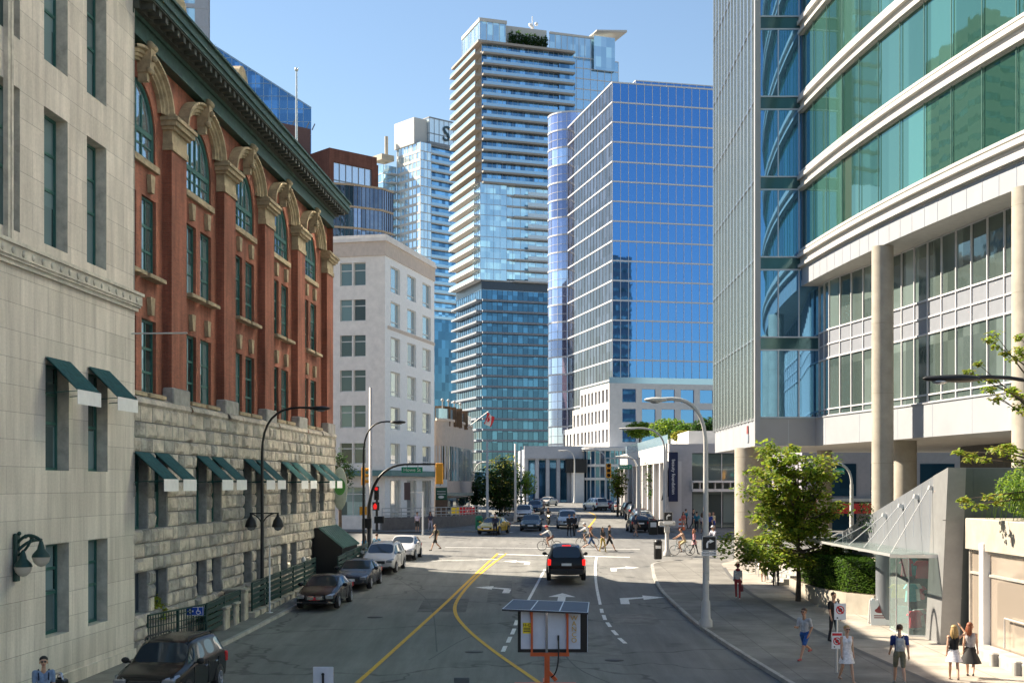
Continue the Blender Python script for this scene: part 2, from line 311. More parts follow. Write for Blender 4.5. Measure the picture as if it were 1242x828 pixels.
M_BARK = mat('bark', (.09, .07, .055), .9, var=.3, vs=6, bump=.5, bs=20); M_LF1 = leafmat('plane_leaf', (.15, .22, .018), (.26, .31, .035)); M_LF2 = leafmat('dark_leaf', (.02, .055, .014), (.045, .095, .02)); M_LF3 = leafmat('yellow_leaf', (.14, .16, .02), (.28, .26, .04)); M_LF4 = leafmat('bright_leaf', (.14, .23, .022), (.24, .33, .04)); M_LFH = leafmat('hedge_leaf', (.05, .12, .02), (.12, .2, .03))
# ------------------------------------------------------------------ camera, sky, sun
cam = bpy.data.cameras.new('camera'); cam.lens = 36 * F / 1242; cam.sensor_width = 36; cam.sensor_fit = 'HORIZONTAL'; cam.shift_y = (HY - 414) / 1242; cam.clip_end = 9000; cam.clip_start = .5
co = bpy.data.objects.new('camera', cam); COL.objects.link(co); co.location = (0, 0, H); co.rotation_euler = (R(90), 0, 0); sc.camera = co
SUN_EL, LX, LY = 40.0, .90, -.436
w = bpy.data.worlds.new('World'); sc.world = w; w.use_nodes = True; nt = w.node_tree
sky = nt.nodes.new('ShaderNodeTexSky'); sky.sky_type = 'NISHITA'; sky.sun_disc = False; sky.sun_elevation = R(SUN_EL); sky.sun_rotation = math.atan2(-LX, -LY); sky.air_density = 1.2; sky.dust_density = .1; sky.ozone_density = 1.9
nt.links.new(sky.outputs[0], nt.nodes['Background'].inputs[0]); nt.nodes['Background'].inputs[1].default_value = .05
sl = bpy.data.lights.new('sun', 'SUN'); sl.energy = 5.0; sl.angle = R(.5); sl.color = (1, .87, .69)
so = bpy.data.objects.new('sun', sl); COL.objects.link(so)
so.rotation_euler = Vector((LX * math.cos(R(SUN_EL)), LY * math.cos(R(SUN_EL)), -math.sin(R(SUN_EL)))).to_track_quat('-Z', 'Y').to_euler()
sc.view_settings.view_transform = 'Standard'; sc.view_settings.look = 'None'; sc.view_settings.gamma = 1; sc.view_settings.exposure = 1.74
cy = sc.cycles; cy.use_denoising = True; cy.max_bounces = 7; cy.diffuse_bounces = 4; cy.glossy_bounces = 4; cy.transparent_max_bounces = 12; cy.caustics_reflective = True; cy.blur_glossy = .22; cy.sample_clamp_indirect = 50.0
try: cy.denoiser = 'OPENIMAGEDENOISE'; cy.denoising_input_passes = 'RGB_ALBEDO_NORMAL'
except Exception: pass

# ------------------------------------------------------------------ ground, road, pavements
def frange(a, b, s):
    n = max(1, round((b - a) / s)); return [a + (b - a) * i / n for i in range(n + 1)]
def sheet(name, xl, xr, ys, dz, m, label, skirt=None, kind='structure', nx=1):
    b = MB(); fl = xl if callable(xl) else (lambda y: xl); fr = xr if callable(xr) else (lambda y: xr)
    for a, c in zip(ys, ys[1:]):
        for i in range(nx):
            x = lambda y, k: fl(y) + (fr(y) - fl(y)) * k / nx
            b.quad((x(a, i), a, gs(a) + dz), (x(a, i + 1), a, gs(a) + dz), (x(c, i + 1), c, gs(c) + dz), (x(c, i), c, gs(c) + dz))
        if skirt:
            for s_, f in (('l', fl), ('r', fr)):
                if s_ in skirt: b.quad((f(a), a, gs(a) - .03), (f(c), c, gs(c) - .03), (f(c), c, gs(c) + dz), (f(a), a, gs(a) + dz))
    if skirt:
        for e, y in (('n', ys[0]), ('f', ys[-1])):
            if e in skirt: b.quad((fl(y), y, gs(y) - .03), (fr(y), y, gs(y) - .03), (fr(y), y, gs(y) + dz), (fl(y), y, gs(y) + dz))
    o = b.build(name, m); return tag(o, label, name.split('_')[-1], kind=kind)
sheet('ground', -4000, 4000, [-4000, -800, -200, -60, 0] + frange(20, 340, 4) + [420, 520, 800, 2000, 4000, 6000], -.1, M_EARTH, 'pale grey city ground reaching the horizon under the streets', nx=8)
sheet('road', -140, 140, [-60, -20, 0, 20] + frange(30, 330, 1.0) + [420], 0, M_ASPH, 'worn grey asphalt street climbing gently to the crossing', nx=6)
def kL(y):
    x = -13.7 + .0639 * y + .6 * min(1, max(0, (37 - y) / 5))
    return x - (4 - math.sqrt(max(0, 16 - max(0, y - 75.5) ** 2)))
_kr = [(-60, 9.2), (20, 9.2), (39, 8.4), (47, 7.9), (53, 7.6), (65, 7.5), (72, 7.9), (78, 8.5), (200, 8.5)]
def ip(t, y):
    for (a, p), (b, q) in zip(t, t[1:]):
        if y <= b: return p + (q - p) * (y - a) / (b - a)
    return t[-1][1]
def kR(y): return sum(ip(_kr, y + d) for d in (-2, -1, 0, 1, 2)) / 5 + (4 - math.sqrt(max(0, 16 - max(0, y - 77.3) ** 2)))
def kFL(y):
    b = ip([(100, -2.6), (112, -1.6), (152, 1.9), (215, 4.9), (300, 9.0)], y)
    return b - (6 - math.sqrt(max(0, 36 - max(0, 117 - y) ** 2)))
def kFR(y):
    b = ip([(100, 13.2), (115, 13.4), (170, 15.8), (240, 16.1), (330, 10)], y)
    return b + (5 - math.sqrt(max(0, 25 - max(0, 115 - y) ** 2)))
KY = frange(-60, 20, 20)[:-1] + frange(20, 74, 1) + frange(74, 79.5, .25)[1:]
KY2 = frange(-60, 20, 20)[:-1] + frange(20, 76, 1) + frange(76, 81.3, .25)[1:]
FY = frange(111, 117, .25)[:-1] + frange(117, 330, 1.5); FY2 = frange(110, 115, .25)[:-1] + frange(115, 330, 1.5)
sheet('pavement', -60, lambda y: kL(y) - .16, KY, .13, M_CONC, 'shaded concrete pavement below the red brick building', skirt='nf')
sheet('kerb', lambda y: kL(y) - .16, kL, KY, .134, M_KERB, 'pale kerb beside the parked cars', skirt='rnf')
sheet('pavement', lambda y: kR(y) + .16, lambda y: kR(y) + 4.3, KY2, .13, M_CONC, 'grey concrete pavement with the silver lamp post', skirt='nf')
sheet('plaza_pavement', lambda y: kR(y) + 4.3, 60, KY2, .133, M_PLAZA, 'sunlit concrete paving in front of the glass store entrance', skirt='nf')
sheet('kerb', kR, lambda y: kR(y) + .16, KY2, .134, M_KERB, 'curved kerb of the sunlit pavement', skirt='lnf')
sheet('pavement', -140, lambda y: kFL(y) - .16, FY, .13, M_CONC, 'pavement in front of the white corner building', skirt='nf')
sheet('kerb', lambda y: kFL(y) - .16, kFL, FY, .134, M_KERB, 'kerb beside the yellow taxi', skirt='rnf')
sheet('pavement', lambda y: kFR(y) + .16, 140, FY2, .13, M_CONC, 'pavement in front of the low white shop building', skirt='nf')
sheet('kerb', kFR, lambda y: kFR(y) + .16, FY2, .134, M_KERB, 'kerb beside the row of dark parked cars', skirt='lnf')
# drainage groove strip dividing pavement and plaza
sheet('paving_strip', lambda y: kR(y) + 4.2, lambda y: kR(y) + 4.42, frange(36, 76, 1), .139, mat('dark_paving_strip', (.1, .1, .1), .8), 'dark drain strip along the plaza paving')

def ribbon(name, pts, wd, m, label, closed=False, dz=.012):
    q = []
    for a, c in zip(pts, pts[1:]):
        n = max(1, int((Vector(c) - Vector(a)).length / .8)); q += [tuple(Vector(a).lerp(Vector(c), i / n)) for i in range(n)]
    q.append(tuple(pts[-1])); L = offset(q, wd / 2); Rr = offset(q, -wd / 2); b = MB()
    for i in range(len(q) - 1):
        b.quad(*[(p[0], p[1], gs(p[1]) + dz) for p in (L[i], L[i + 1], Rr[i + 1], Rr[i])])
    return tag(b.build(name, m), label, 'road marking', kind='structure')
def smooth(pts, n=6):
    out = []
    for i in range(len(pts) - 1):
        p0, p1, p2, p3 = (Vector(pts[max(0, min(len(pts) - 1, k))]) for k in (i - 1, i, i + 1, i + 2))
        for j in range(n):
            t = j / n; out.append(tuple(.5 * ((2 * p1) + (p2 - p0) * t + (2 * p0 - 5 * p1 + 4 * p2 - p3) * t * t + (3 * p1 - p0 - 3 * p2 + p3) * t ** 3)))
    return out + [tuple(pts[-1])]
gp = lambda *a: [GP(*p) for p in a]
ribbon('yellow_line', smooth(gp((413, 846), (433, 828), (500, 768), (550, 722), (604, 671))), .16, M_YEL, 'straight yellow centre line')
ribbon('yellow_line', smooth(gp((672, 845), (650, 825), (600, 790), (566, 762), (552, 742), (557, 724), (580, 698), (614, 671))), .16, M_YEL, 'yellow line bending round the turning bay')
ribbon('yellow_line', smooth(gp((708, 645), (719, 633), (722.5, 626), (716, 621.5), (698, 617))), .18, M_YEL, 'yellow line curving beyond the crossing')
ribbon('lane_line', gp((640, 729), (661, 690)), .14, M_WHT, 'white lane line left of the black pickup')
ribbon('lane_line', smooth(gp((724, 674), (722, 686), (723, 707), (728, 733))), .14, M_WHT, 'white lane line right of the black pickup')
for i, (a, c) in enumerate((((729.3, 738), (730.3, 743)), ((732, 745.5), (734, 751.5)), ((736.4, 754.5), (740.2, 760)), ((743, 764), (748.5, 770)), ((751, 773.5), (758.5, 780)))):
    o = ribbon('lane_dash', gp(a, c), .16, M_WHT, 'white dash of the dotted turning lane line'); o['group'] = 'dashes of the turning lane line'
for a, c in (((624, 762), (621, 769)), ((619, 772), (616, 779)), ((613, 783), (610, 790)), ((627, 752), (625, 758))):
    o = ribbon('lane_dash', gp(a, c), .16, M_WHT, 'white dash behind the trailer sign'); o['group'] = 'dashes behind the trailer sign'
ribbon('stop_line', gp((604, 672), (764, 675.5)), .4, M_WHT, 'white stop line before the crossing')
ribbon('crosswalk_line', gp((540, 663.5), (776, 666)), .22, M_WHT, 'white far line of the pedestrian crossing')
ribbon('crosswalk_line', gp((489, 681), (604, 678)), .2, M_WHT, 'white crossing line beside the parked silver car')
ribbon('lane_dash', gp((608, 647), (621, 645)), .3, M_WHT, 'short white bar ahead of the taxi')
ribbon('crosswalk_line', gp((668, 641.5), (722, 640)), .25, M_WHT, 'faint white line beside the silver van')
def arrow(px, py, kind, s, label, rot=-.06):
    x, y = GP(px, py); w_ = .17
    if kind == 'S': polys = [[(-w_, -1.6), (w_, -1.6), (w_, .1), (-w_, .1)], [(-.62, .1), (.62, .1), (0, 1.5)]]
    else:
        k = -1 if kind == 'L' else 1
        polys = [[(-w_, -1.6), (w_, -1.6), (w_, -.2), (-w_, .2)], [(-w_ * k, .2), (w_ * k, -.2), (.75 * k, .25), (.75 * k, .62)], [(.75 * k, -.25), (1.6 * k, .55), (.75 * k, 1.15)]]
    b = MB()
    for pl in polys:
        q = [(x + (u * math.cos(rot) - v * math.sin(rot)) * s, y + (u * math.sin(rot) + v * math.cos(rot)) * s) for u, v in pl]
        b.add([(p[0], p[1], gs(p[1]) + .012) for p in q], [tuple(range(len(q)))])
    tag(b.build('lane_arrow', M_WHT), label, 'road marking', kind='structure')
arrow(616, 714, 'L', 1.1, 'white left turn arrow behind the pickup'); arrow(640, 681.5, 'L', 1.0, 'white left turn arrow nearest the crossing'); arrow(681.5, 724, 'S', 1.1, 'white straight ahead arrow behind the pickup')
arrow(757, 726, 'R', 1.25, 'white right turn arrow on the kerb lane'); arrow(744, 689, 'R', 1.0, 'white right turn arrow nearest the corner')
# tar repair patches and a manhole
pt = mat('tar_patch', (.075, .078, .08), .8, var=.15)
for pxs, wd in (([(662, 742), (690, 800), (740, 828)], .06), ([(520, 800), (575, 770), (640, 765)], .05), ([(480, 700), (520, 730), (530, 790)], .05)):
    ribbon('asphalt_seam', smooth(gp(*pxs)), wd, pt, 'thin tar seam running across the near street', dz=.006)['group'] = 'tar seams'
mb = MB(); x, y = GP(455, 748); mb.lathe([(.01, .012), (.33, .012), (.34, .0)], 20, c=(x, y, gs(y))); tag(mb.build('manhole_cover', mat('cast_iron', (.05, .05, .05), .6, .5)), 'dark round manhole cover on the near street', 'manhole', kind='structure')

for i, (px, py, wx_, ly_) in enumerate(((505, 742, 2.2, 5), (700, 795, 1.6, 6), (590, 730, 1.2, 9), (745, 757, 2.0, 3.5))):
    x, y = GP(px, py); b = MB()
    for k in range(8): a, c = y + ly_ * k / 8, y + ly_ * (k + 1) / 8; b.quad((x, a, gs(a) + .005), (x + wx_, a, gs(a) + .005), (x + wx_ + .03, c, gs(c) + .005), (x + .03, c, gs(c) + .005))
    tag(b.build('asphalt_patch', mat('asphalt_patch_%d' % i, [(.1, .1, .1), (.16, .157, .15), (.11, .112, .113), (.17, .165, .155)][i], .85, var=.3, vs=1.5, bump=.2, bs=60)), ('darker square asphalt repair patch left of the yellow lines', 'paler asphalt repair patch right of the trailer sign', 'long dark trench repair in the turning bay', 'pale asphalt patch beside the right turn arrow')[i], 'road patch', kind='structure')
for px, py, lb in ((575, 790, 'round iron manhole cover between the yellow lines'), (745, 800, 'round iron manhole cover right of the trailer sign')):
    x, y = GP(px, py); mb = MB(); mb.lathe([(.01, .012), (.33, .012), (.34, .0)], 20, c=(x, y, gs(y))); tag(mb.build('manhole_cover', _M['cast_iron']), lb, 'manhole', kind='structure')
# ------------------------------------------------------------------ left side: limestone, red brick, white corner building, curved building
FA = math.atan2(1, .0639)                         # street direction as rotation of local x
def Floc(y): return (-15.905 + .0639 * y, y)      # point of the facade line
SX = math.sqrt(1 + .0639 ** 2)
def fl(y): return (y - 43.9) * SX                 # world y -> local x for a root placed at the facade point y=43.9
def wall_open(b, x0, x1, z0, z1, ops, y=0.0, depth=.3, m=0, mj=0):
    """wall face at local y with rectangular openings (xa, xb, za, zb) and their reveals"""
    xs = sorted({x0, x1} | {v for o in ops for v in o[:2] if x0 < v < x1}); zs = sorted({z0, z1} | {v for o in ops for v in o[2:] if z0 < v < z1})
    for xa, xb in zip(xs, xs[1:]):
        run = None
        for za, zb in list(zip(zs, zs[1:])) + [(z1, z1)]:
            mx, mz = (xa + xb) / 2, (za + zb) / 2
            hole = za == zb or any(o[0] < mx < o[1] and o[2] < mz < o[3] for o in ops)
            if not hole and run is None: run = za
            if hole and run is not None: b.quad((xa, y, run), (xb, y, run), (xb, y, za), (xa, y, za), m); run = None
    for xa, xb, za, zb in ops:
        d = y + depth
        b.quad((xa, y, za), (xa, d, za), (xa, d, zb), (xa, y, zb), mj); b.quad((xb, d, za), (xb, y, za), (xb, y, zb), (xb, d, zb), mj)
        b.quad((xa, y, zb), (xa, d, zb), (xb, d, zb), (xb, y, zb), mj); b.quad((xa, d, za), (xa, y, za), (xb, y, za), (xb, d, za), mj)
def win(parent, w, h, x, y, z, frame, gl, bars_x=(), bars_z=(.5,), fw=.09, sill=None, name='window', fd=.07, lab=None):
    """window part whose origin is at its lower left corner: frame mesh with child pane (and sill)"""
    b = MB(); b.box(0, w, 0, fd, 0, fw); b.box(0, w, 0, fd, h - fw, h); b.box(0, fw, 0, fd, fw, h - fw); b.box(w - fw, w, 0, fd, fw, h - fw)
    for t in bars_z: b.box(fw, w - fw, .01, fd - .01, h * t - .045, h * t + .045)
    for t in bars_x: b.box(w * t - .03, w * t + .03, .015, fd - .015, fw, h - fw)
    o = b.build(name, frame, parent, (x, y, z), label=lab)
    MB().quad((fw * .5, fd - .02, fw * .5), (w - fw * .5, fd - .02, fw * .5), (w - fw * .5, fd - .02, h - fw * .5), (fw * .5, fd - .02, h - fw * .5)).build('pane', gl, o)
    if sill: MB().bbox(-.12, w + .12, -sill[0], .05, -.16, -.004, .03).build('sill', sill[1], o)
    return o

# ---- limestone building at the left edge
lx, ly = Floc(43.9)
LB = thing('limestone_building', 'pale limestone building with deep dark windows at the left edge of the street', 'building', (lx, ly, 0), FA)
b = MB(); ops = []
cols = [(fl(36.75), fl(38.4)), (fl(39.85), fl(41.45))]
rowz = [(1.75, 4.43), (6.58, 9.7), (13.1, 17.05), (18.4, 22.3)]
for xa, xb in [(fl(33.6), fl(35.2))] + cols:
    for za, zb in rowz: ops.append((xa, xb, za, zb))
ops = [o for o in ops if not (o[0] < fl(36) and o[2] < 12.5)]
LB.location.x += .14; LB.location.y += .0
wall_open(b, -26, 0, -.2, 12.15, [o for o in ops if o[3] < 12.15], 0, .42, 0, 1)
wall_open(b, -26, 0, 12.15, 28, [o for o in ops if o[3] > 12.15], .04, .42, 0, 1)
b.quad((0, 0, -.2), (0, 16, -.2), (0, 16, 28), (0, 0, 28)); b.quad((-26, .04, 28), (0, .04, 28), (0, 16, 28), (-26, 16, 28))
b.box(-26, .0, -.06, .002, -.2, .55)
b.build('wall', [M_LIME, M_LIMT], LB)
b = MB(); ol = [(-26, 0), (0, 0), (0, 3)]
for z0, z1, o_ in ((12.1, 12.22, .1), (12.22, 12.3, .16), (12.3, 12.62, .2), (12.62, 12.72, .26)): b.ledge(ol, z0, z1, -.1, o_)
for k in range(40): b.ball((-.35 - k * .62, -.2, 12.45), .1, 6, 0, (1, .5, 1))
b.build('cornice_band', M_LIMT, LB)
b = MB()
for k in range(2): b.box(fl(34.6) - .1 - k * .28, fl(34.6) - k * .28 + .04, -.05 - .04 * k, .05, 12.72, 28)
b.build('pilaster', M_LIMT, LB)
for xa, xb in cols + [(fl(33.6), fl(35.2))]:
    for i, (za, zb) in enumerate(rowz):
        if xa < fl(36) and i < 2: continue
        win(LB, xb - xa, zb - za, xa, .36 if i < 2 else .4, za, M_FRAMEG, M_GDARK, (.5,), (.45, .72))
        if i == 2: MB().box(xa, xb, .1, .3, za - .62, za - .03).build('carved_panel', mat('carved_stone', (.4, .37, .31), .9, var=.5, vs=12, bump=1, bs=18, bd=.05), LB)
def awning(parent, x, w, z, out, drop, y=-.01):
    b = MB(); b.quad((0, -.02, 0), (w, -.02, 0), (w, -out, -drop), (0, -out, -drop)); b.quad((0, 0, -.04), (0, -out, -drop - .03), (w, -out, -drop - .03), (w, 0, -.04))
    b.tube([(.02, 0, -drop - .1), (.02, -out, -drop - .04)], .012, 5); b.tube([(w - .02, 0, -drop - .1), (w - .02, -out, -drop - .04)], .012, 5)
    o = b.build('awning', M_AWN, parent, (x, y, z)); c = MB(); c.box(0, w, -out - .012, -out, -drop - .42, -drop); c.build('valance', M_VAL, o); return o
for xa, xb in cols: awning(LB, xa - .05, 1.75, 9.85, .95, .95)

# ---- red brick building on a rough stone base
RB = thing('brick_building', 'red brick office building with arched top windows, green cornice and rough stone base', 'building', (lx, ly, 0), FA)
PIL = [fl(42.2 + 6.85 * k) for k in range(6)]; XS = -.06; LED = 2.75 + H; X1 = fl(78.0) ; PW = .88; RC = .34
ZB = [1.65, 3.1, 4.6, 7.3]                        # stone base windows: basement and awning floor
pairs = []
for k in range(5):
    c = (PIL[k] + PIL[k + 1]) / 2; pairs += [(c - 1.78, c - .28), (c + .28, c + 1.78)]
Z1 = (9.45, 12.15); Z2 = (13.75, 16.6); AZ = 17.9; AR = 1.72; AC = 18.95
# brick wall in the recessed bays with real arched openings
b = MB(); ops = [(xa, xb, *z) for xa, xb in pairs for z in (Z1, Z2)]
wall_open(b, XS, X1, LED - .3, AZ, ops, RC, .32, 0, 1)
TOPB = 22.15
N = 18
for k in range(5):
    c = (PIL[k] + PIL[k + 1]) / 2; xl, xr = PIL[k] if k else XS - .3, PIL[k + 1] if k < 4 else X1
    b.quad((xl, RC, AZ), (c - AR, RC, AZ), (c - AR, RC, TOPB), (xl, RC, TOPB)); b.quad((c + AR, RC, AZ), (xr, RC, AZ), (xr, RC, TOPB), (c + AR, RC, TOPB))
    pts = [(c - AR, AZ)] + [(c - AR * math.cos(math.pi * i / N), AC + AR * math.sin(math.pi * i / N)) for i in range(N + 1)] + [(c + AR, AZ)]
    for (xa, za), (xb, zb) in zip(pts, pts[1:]):
        if xb - xa > 1e-5: b.quad((xa, RC, za), (xb, RC, zb), (xb, RC, TOPB), (xa, RC, TOPB))
        b.quad((xa, RC, za), (xb, RC, zb), (xb, RC + .4, zb), (xa, RC + .4, za), 1)
    b.quad((c - AR, RC, AZ), (c + AR, RC, AZ), (c + AR, RC + .4, AZ), (c - AR, RC + .4, AZ), 1)
b.quad((X1, -.0, LED - .3), (X1, 18, LED - .3), (X1, 18, TOPB), (X1, -.0, TOPB))
b.quad((XS, RC, TOPB), (X1, RC, TOPB), (X1, 18, TOPB), (XS, 18, TOPB)); b.quad((XS, 18, 0), (X1, 18, 0), (X1, 18, TOPB), (XS, 18, TOPB))
b.build('wall', [M_BRICK, M_BRICK], RB)
def pilaster(x):
    b = MB(); b.box(x - PW, x + PW, 0, RC + .02, LED + .85, 19.3); return b
for k in range(1, 6):
    x = PIL[k] if k < 5 else X1 - PW
    pl = pilaster(x).build('pilaster', M_BRICK, RB)
    b = MB(); b.bbox(x - PW - .12, x + PW + .12, -.12, RC, LED - .05, LED + .86, .05); b.build('plinth', M_STONED, pl)
    b = MB()
    for z0, z1, e in ((18.75, 19.0, .06), (19.0, 19.5, .02), (19.5, 19.62, .14), (19.62, 19.8, .26), (19.8, 19.93, .34), (19.93, 20.05, .22)): b.box(x - PW - e, x + PW + e, -e, RC, z0, z1)
    b.build('capital', M_TAN, pl)
# archivolts of stepped terracotta with scroll keystones
for k in range(5):
    c = (PIL[k] + PIL[k + 1]) / 2; zc = 19.98; b = MB(); n = 28
    prof = [(1.98, RC), (1.98, RC - .14), (2.1, RC - .14), (2.14, RC - .22), (2.3, RC - .22), (2.34, RC - .3), (2.52, RC - .3), (2.58, RC - .44), (2.72, RC - .44), (2.74, RC)]
    v = [(c - r * math.cos(math.pi * i / n) * .98, y, zc - .0 + r * math.sin(math.pi * i / n) * .62) for i in range(9 if k == 0 else 0, n + 1) for r, y in prof]; q = len(prof); n_ = len(v) // q - 1
    b.add(v, [(i * q + j, i * q + j + 1, (i + 1) * q + j + 1, (i + 1) * q + j) for i in range(n_) for j in range(q - 1)]); ar = b.build('arch_moulding', M_TAN, RB)
    b = MB(); b.add([(c + sx * (.17 + .07 * t), y, zc + .85 + 1.0 * t) for t in (0, 1) for sx, y in ((-1, RC), (-1, RC - .46 - .1 * t), (1, RC - .46 - .1 * t), (1, RC))], [(0, 1, 2, 3), (7, 6, 5, 4), (0, 4, 5, 1), (1, 5, 6, 2), (2, 6, 7, 3)])
    b.lathe([(.01, -.27), (.14, -.27), (.14, .27), (.01, .27)], 10, 0, (c, RC - .48, zc + 1.78), axis='x'); b.lathe([(.01, -.2), (.1, -.2), (.1, .2), (.01, .2)], 10, 0, (c, RC - .42, zc + .92), axis='x'); b.ball((c, RC - .56, zc + 1.35), .13, 8)
    b.box(c - .12, c + .12, RC - .34, RC, zc + .55, zc + .86); b.build('keystone', M_TAN, ar)
    # arched window
    f = MB(); w_ = AR - .02
    ring = [(c - w_ * math.cos(math.pi * i / N), AC + w_ * math.sin(math.pi * i / N)) for i in range(N + 1)]
    path = [(c - w_, AZ + .02)] + ring + [(c + w_, AZ + .02)]
    f.tube([(x, RC + .15, z) for x, z in path], .09, 4); f.box(c - w_, c + w_, RC + .1, RC + .19, AZ, AZ + .16); f.box(c - w_, c + w_, RC + .09, RC + .19, AC - .1, AC + .08)
    for t, hh in ((0, AC + AR - .05), (-.62, AC + AR * .74), (.62, AC + AR * .74)): f.box(c + t - .05, c + t + .05, RC + .11, RC + .18, AZ + .1, hh)
    f.box(c - w_, c + w_, RC + .12, RC + .17, AZ + .55, AZ + .6)
    fo = f.build('arched_window', M_FRAMEG, RB); p = MB(); p.add([(x, RC + .16, z) for x, z in path], [tuple(range(len(path)))]); p.build('pane', M_GBLUE, fo)
    MB().bbox(c - AR - .15, c + AR + .15, RC - .14, RC + .06, AZ - .26, AZ - .004, .03).build('sill', M_TAN, fo)
# rectangular windows with sills, brackets, keystones
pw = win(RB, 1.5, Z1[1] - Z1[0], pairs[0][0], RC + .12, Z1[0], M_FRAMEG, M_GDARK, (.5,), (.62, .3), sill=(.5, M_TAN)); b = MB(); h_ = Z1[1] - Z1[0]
b.add([(.6, -.28, h_ + .18), (.9, -.28, h_ + .18), (.98, -.28, h_ + .82), (.52, -.28, h_ + .82), (.6, -.1, h_ + .18), (.9, -.1, h_ + .18), (.98, -.1, h_ + .82), (.52, -.1, h_ + .82)], [(0, 1, 2, 3), (0, 3, 7, 4), (1, 5, 6, 2), (3, 2, 6, 7), (0, 4, 5, 1)]); b.box(-.02, .16, -.42, -.2, -.32, -.16); b.box(1.34, 1.52, -.42, -.2, -.32, -.16)
b.build('lintel_key', M_TAN, pw)
for i, (xa, xb) in enumerate(pairs):
    if i: dup(pw, RB, (xa, RC + .12, Z1[0]))
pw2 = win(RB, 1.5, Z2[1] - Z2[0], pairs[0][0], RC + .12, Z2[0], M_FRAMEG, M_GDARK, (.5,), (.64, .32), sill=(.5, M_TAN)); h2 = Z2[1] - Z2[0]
MB().add([(x, y, z + h2 - h_) for x, y, z in b.v[:8]], b.f[:5]).build('lintel_key', M_TAN, pw2)
for i, (xa, xb) in enumerate(pairs):
    if i: dup(pw2, RB, (xa, RC + .12, Z2[0]))
# cornice: frieze, brackets, projecting crown
b = MB(); ol = [(XS, 0), (X1, 0), (X1, 8)]
for z0, z1, e in ((21.75, 21.95, .06), (21.95, 22.35, .02), (22.35, 22.5, .12)): b.ledge(ol, z0, z1, -.4, e)
b.build('frieze', M_COPPER, RB)
b = MB(); b.ledge(ol, 22.5, 22.75, -.4, .3); b.ledge(ol, 22.75, 22.8, -.4, .78)
for k in range(60):
    x = .3 + k * .66
    if x < X1 + .3: b.box(x - .14, x + .14, -.72, -.28, 22.52, 22.76)
b.build('soffit', M_COPD, RB)
b = MB()
for z0, z1, e in ((22.8, 23.0, .82), (23.0, 23.12, .9), (23.12, 23.35, .86), (23.35, 23.45, .96)): b.ledge(ol, z0, z1, -.4, e)
b.quad((XS, .3, 23.4), (X1, .3, 23.4), (X1, 18, 23.4), (XS, 18, 23.4)); cr = b.build('cornice', M_COPPER, RB)
for yy in (50.7, 59.8):
    b = MB(); b.prism([(fl(yy) + 1.3 * math.cos(math.pi * i / 12), 23.4 + 2.3 * math.sin(math.pi * i / 12)) for i in range(13)], .5, 1.0, 'y'); b.build('roof_pediment', M_TAN, RB)
b = MB(); x = fl(73.5); b.tube([(x, 1.2, 23.2), (x, 1.2, 29.9)], [.09, .05], 8); b.ball((x, 1.2, 30.0), .12, 8); b.build('flagpole', M_STEEL, RB)
# rough stone base: individual blocks
rnd = random.Random(3)
b = MB(); z = -.2; course = 0
ops = [(xa - .02, xb - .12, za, zb) for xa, xb in pairs for za, zb in ((ZB[0], ZB[1]), (ZB[2], ZB[3]))]
zs_ = [-.2, .3, .75, 1.2, 1.65, 2.15, 2.6, 3.1, 3.6, 4.1, 4.6, 5.15, 5.7, 6.25, 6.8, 7.3, 7.8, 8.35, LED - .02]
for z0, z1 in zip(zs_, zs_[1:]):
    x = XS - rnd.random() * .1
    while x < X1:
        w_ = rnd.uniform(.55, 1.25); spans = [(x, min(x + w_, X1))]
        for o in ops:
            if o[2] < (z0 + z1) / 2 < o[3]:
                ns = []
                for p, q in spans:
                    if q <= o[0] or p >= o[1]: ns.append((p, q)); continue
                    if p < o[0]: ns.append((p, o[0]))
                    if q > o[1]: ns.append((o[1], q))
                spans = ns
        for p, q in spans:
            if q - p < .05: continue
            e = rnd.uniform(.02, .1); gp_ = .02; cx, cz = (p + q) / 2 + rnd.uniform(-.1, .1), (z0 + z1) / 2 + rnd.uniform(-.08, .08); yb = -.14
            v = [(p + gp_, yb, z0 + gp_), (q - gp_, yb, z0 + gp_), (q - gp_, yb, z1 - gp_), (p + gp_, yb, z1 - gp_)]; iv = [(cx + (vx - cx) * .66, yb - e * rnd.uniform(.6, 1.2), cz + (vz - cz) * .6) for vx, _, vz in v]
            b.add(v + iv, [(4, 5, 6, 7)] + [(i, (i + 1) % 4, 4 + (i + 1) % 4, 4 + i) for i in range(4)], rnd.choice((0, 0, 1)))
            b.add([(p, -.1, z0), (q, -.1, z0), (q, -.1, z1), (p, -.1, z1)] + v, [(i, (i + 1) % 4, 4 + (i + 1) % 4, 4 + i) for i in range(4)], 2)
        x += w_
wall_open(b, XS, X1, -.2, LED - .04, ops, -.098, .36, 2, 2)
b.quad((X1, -.1, -.2), (X1, 18, -.2), (X1, 18, LED), (X1, -.1, LED), 0)
rx = XS
while rx < X1:                                     # weathered water table
    q = min(rx + rnd.uniform(.8, 1.5), X1); e = rnd.uniform(.2, .3)
    b.add([(rx, -.14, LED - .05), (q, -.14, LED - .05), (q, -e, LED + .05), (rx, -e, LED + .05), (q, -e * .8, LED + .22), (rx, -e * .8, LED + .22), (q, RC, LED + .45), (rx, RC, LED + .45)], [(0, 1, 2, 3), (3, 2, 4, 5), (5, 4, 6, 7)], 0); rx = q
b.build('stone_base', [M_STONE, mat('rough_stone_grey', (.34, .32, .28), .9, var=.3, vs=1.6, bump=.9, bs=7, bd=.05), M_STONED], RB)
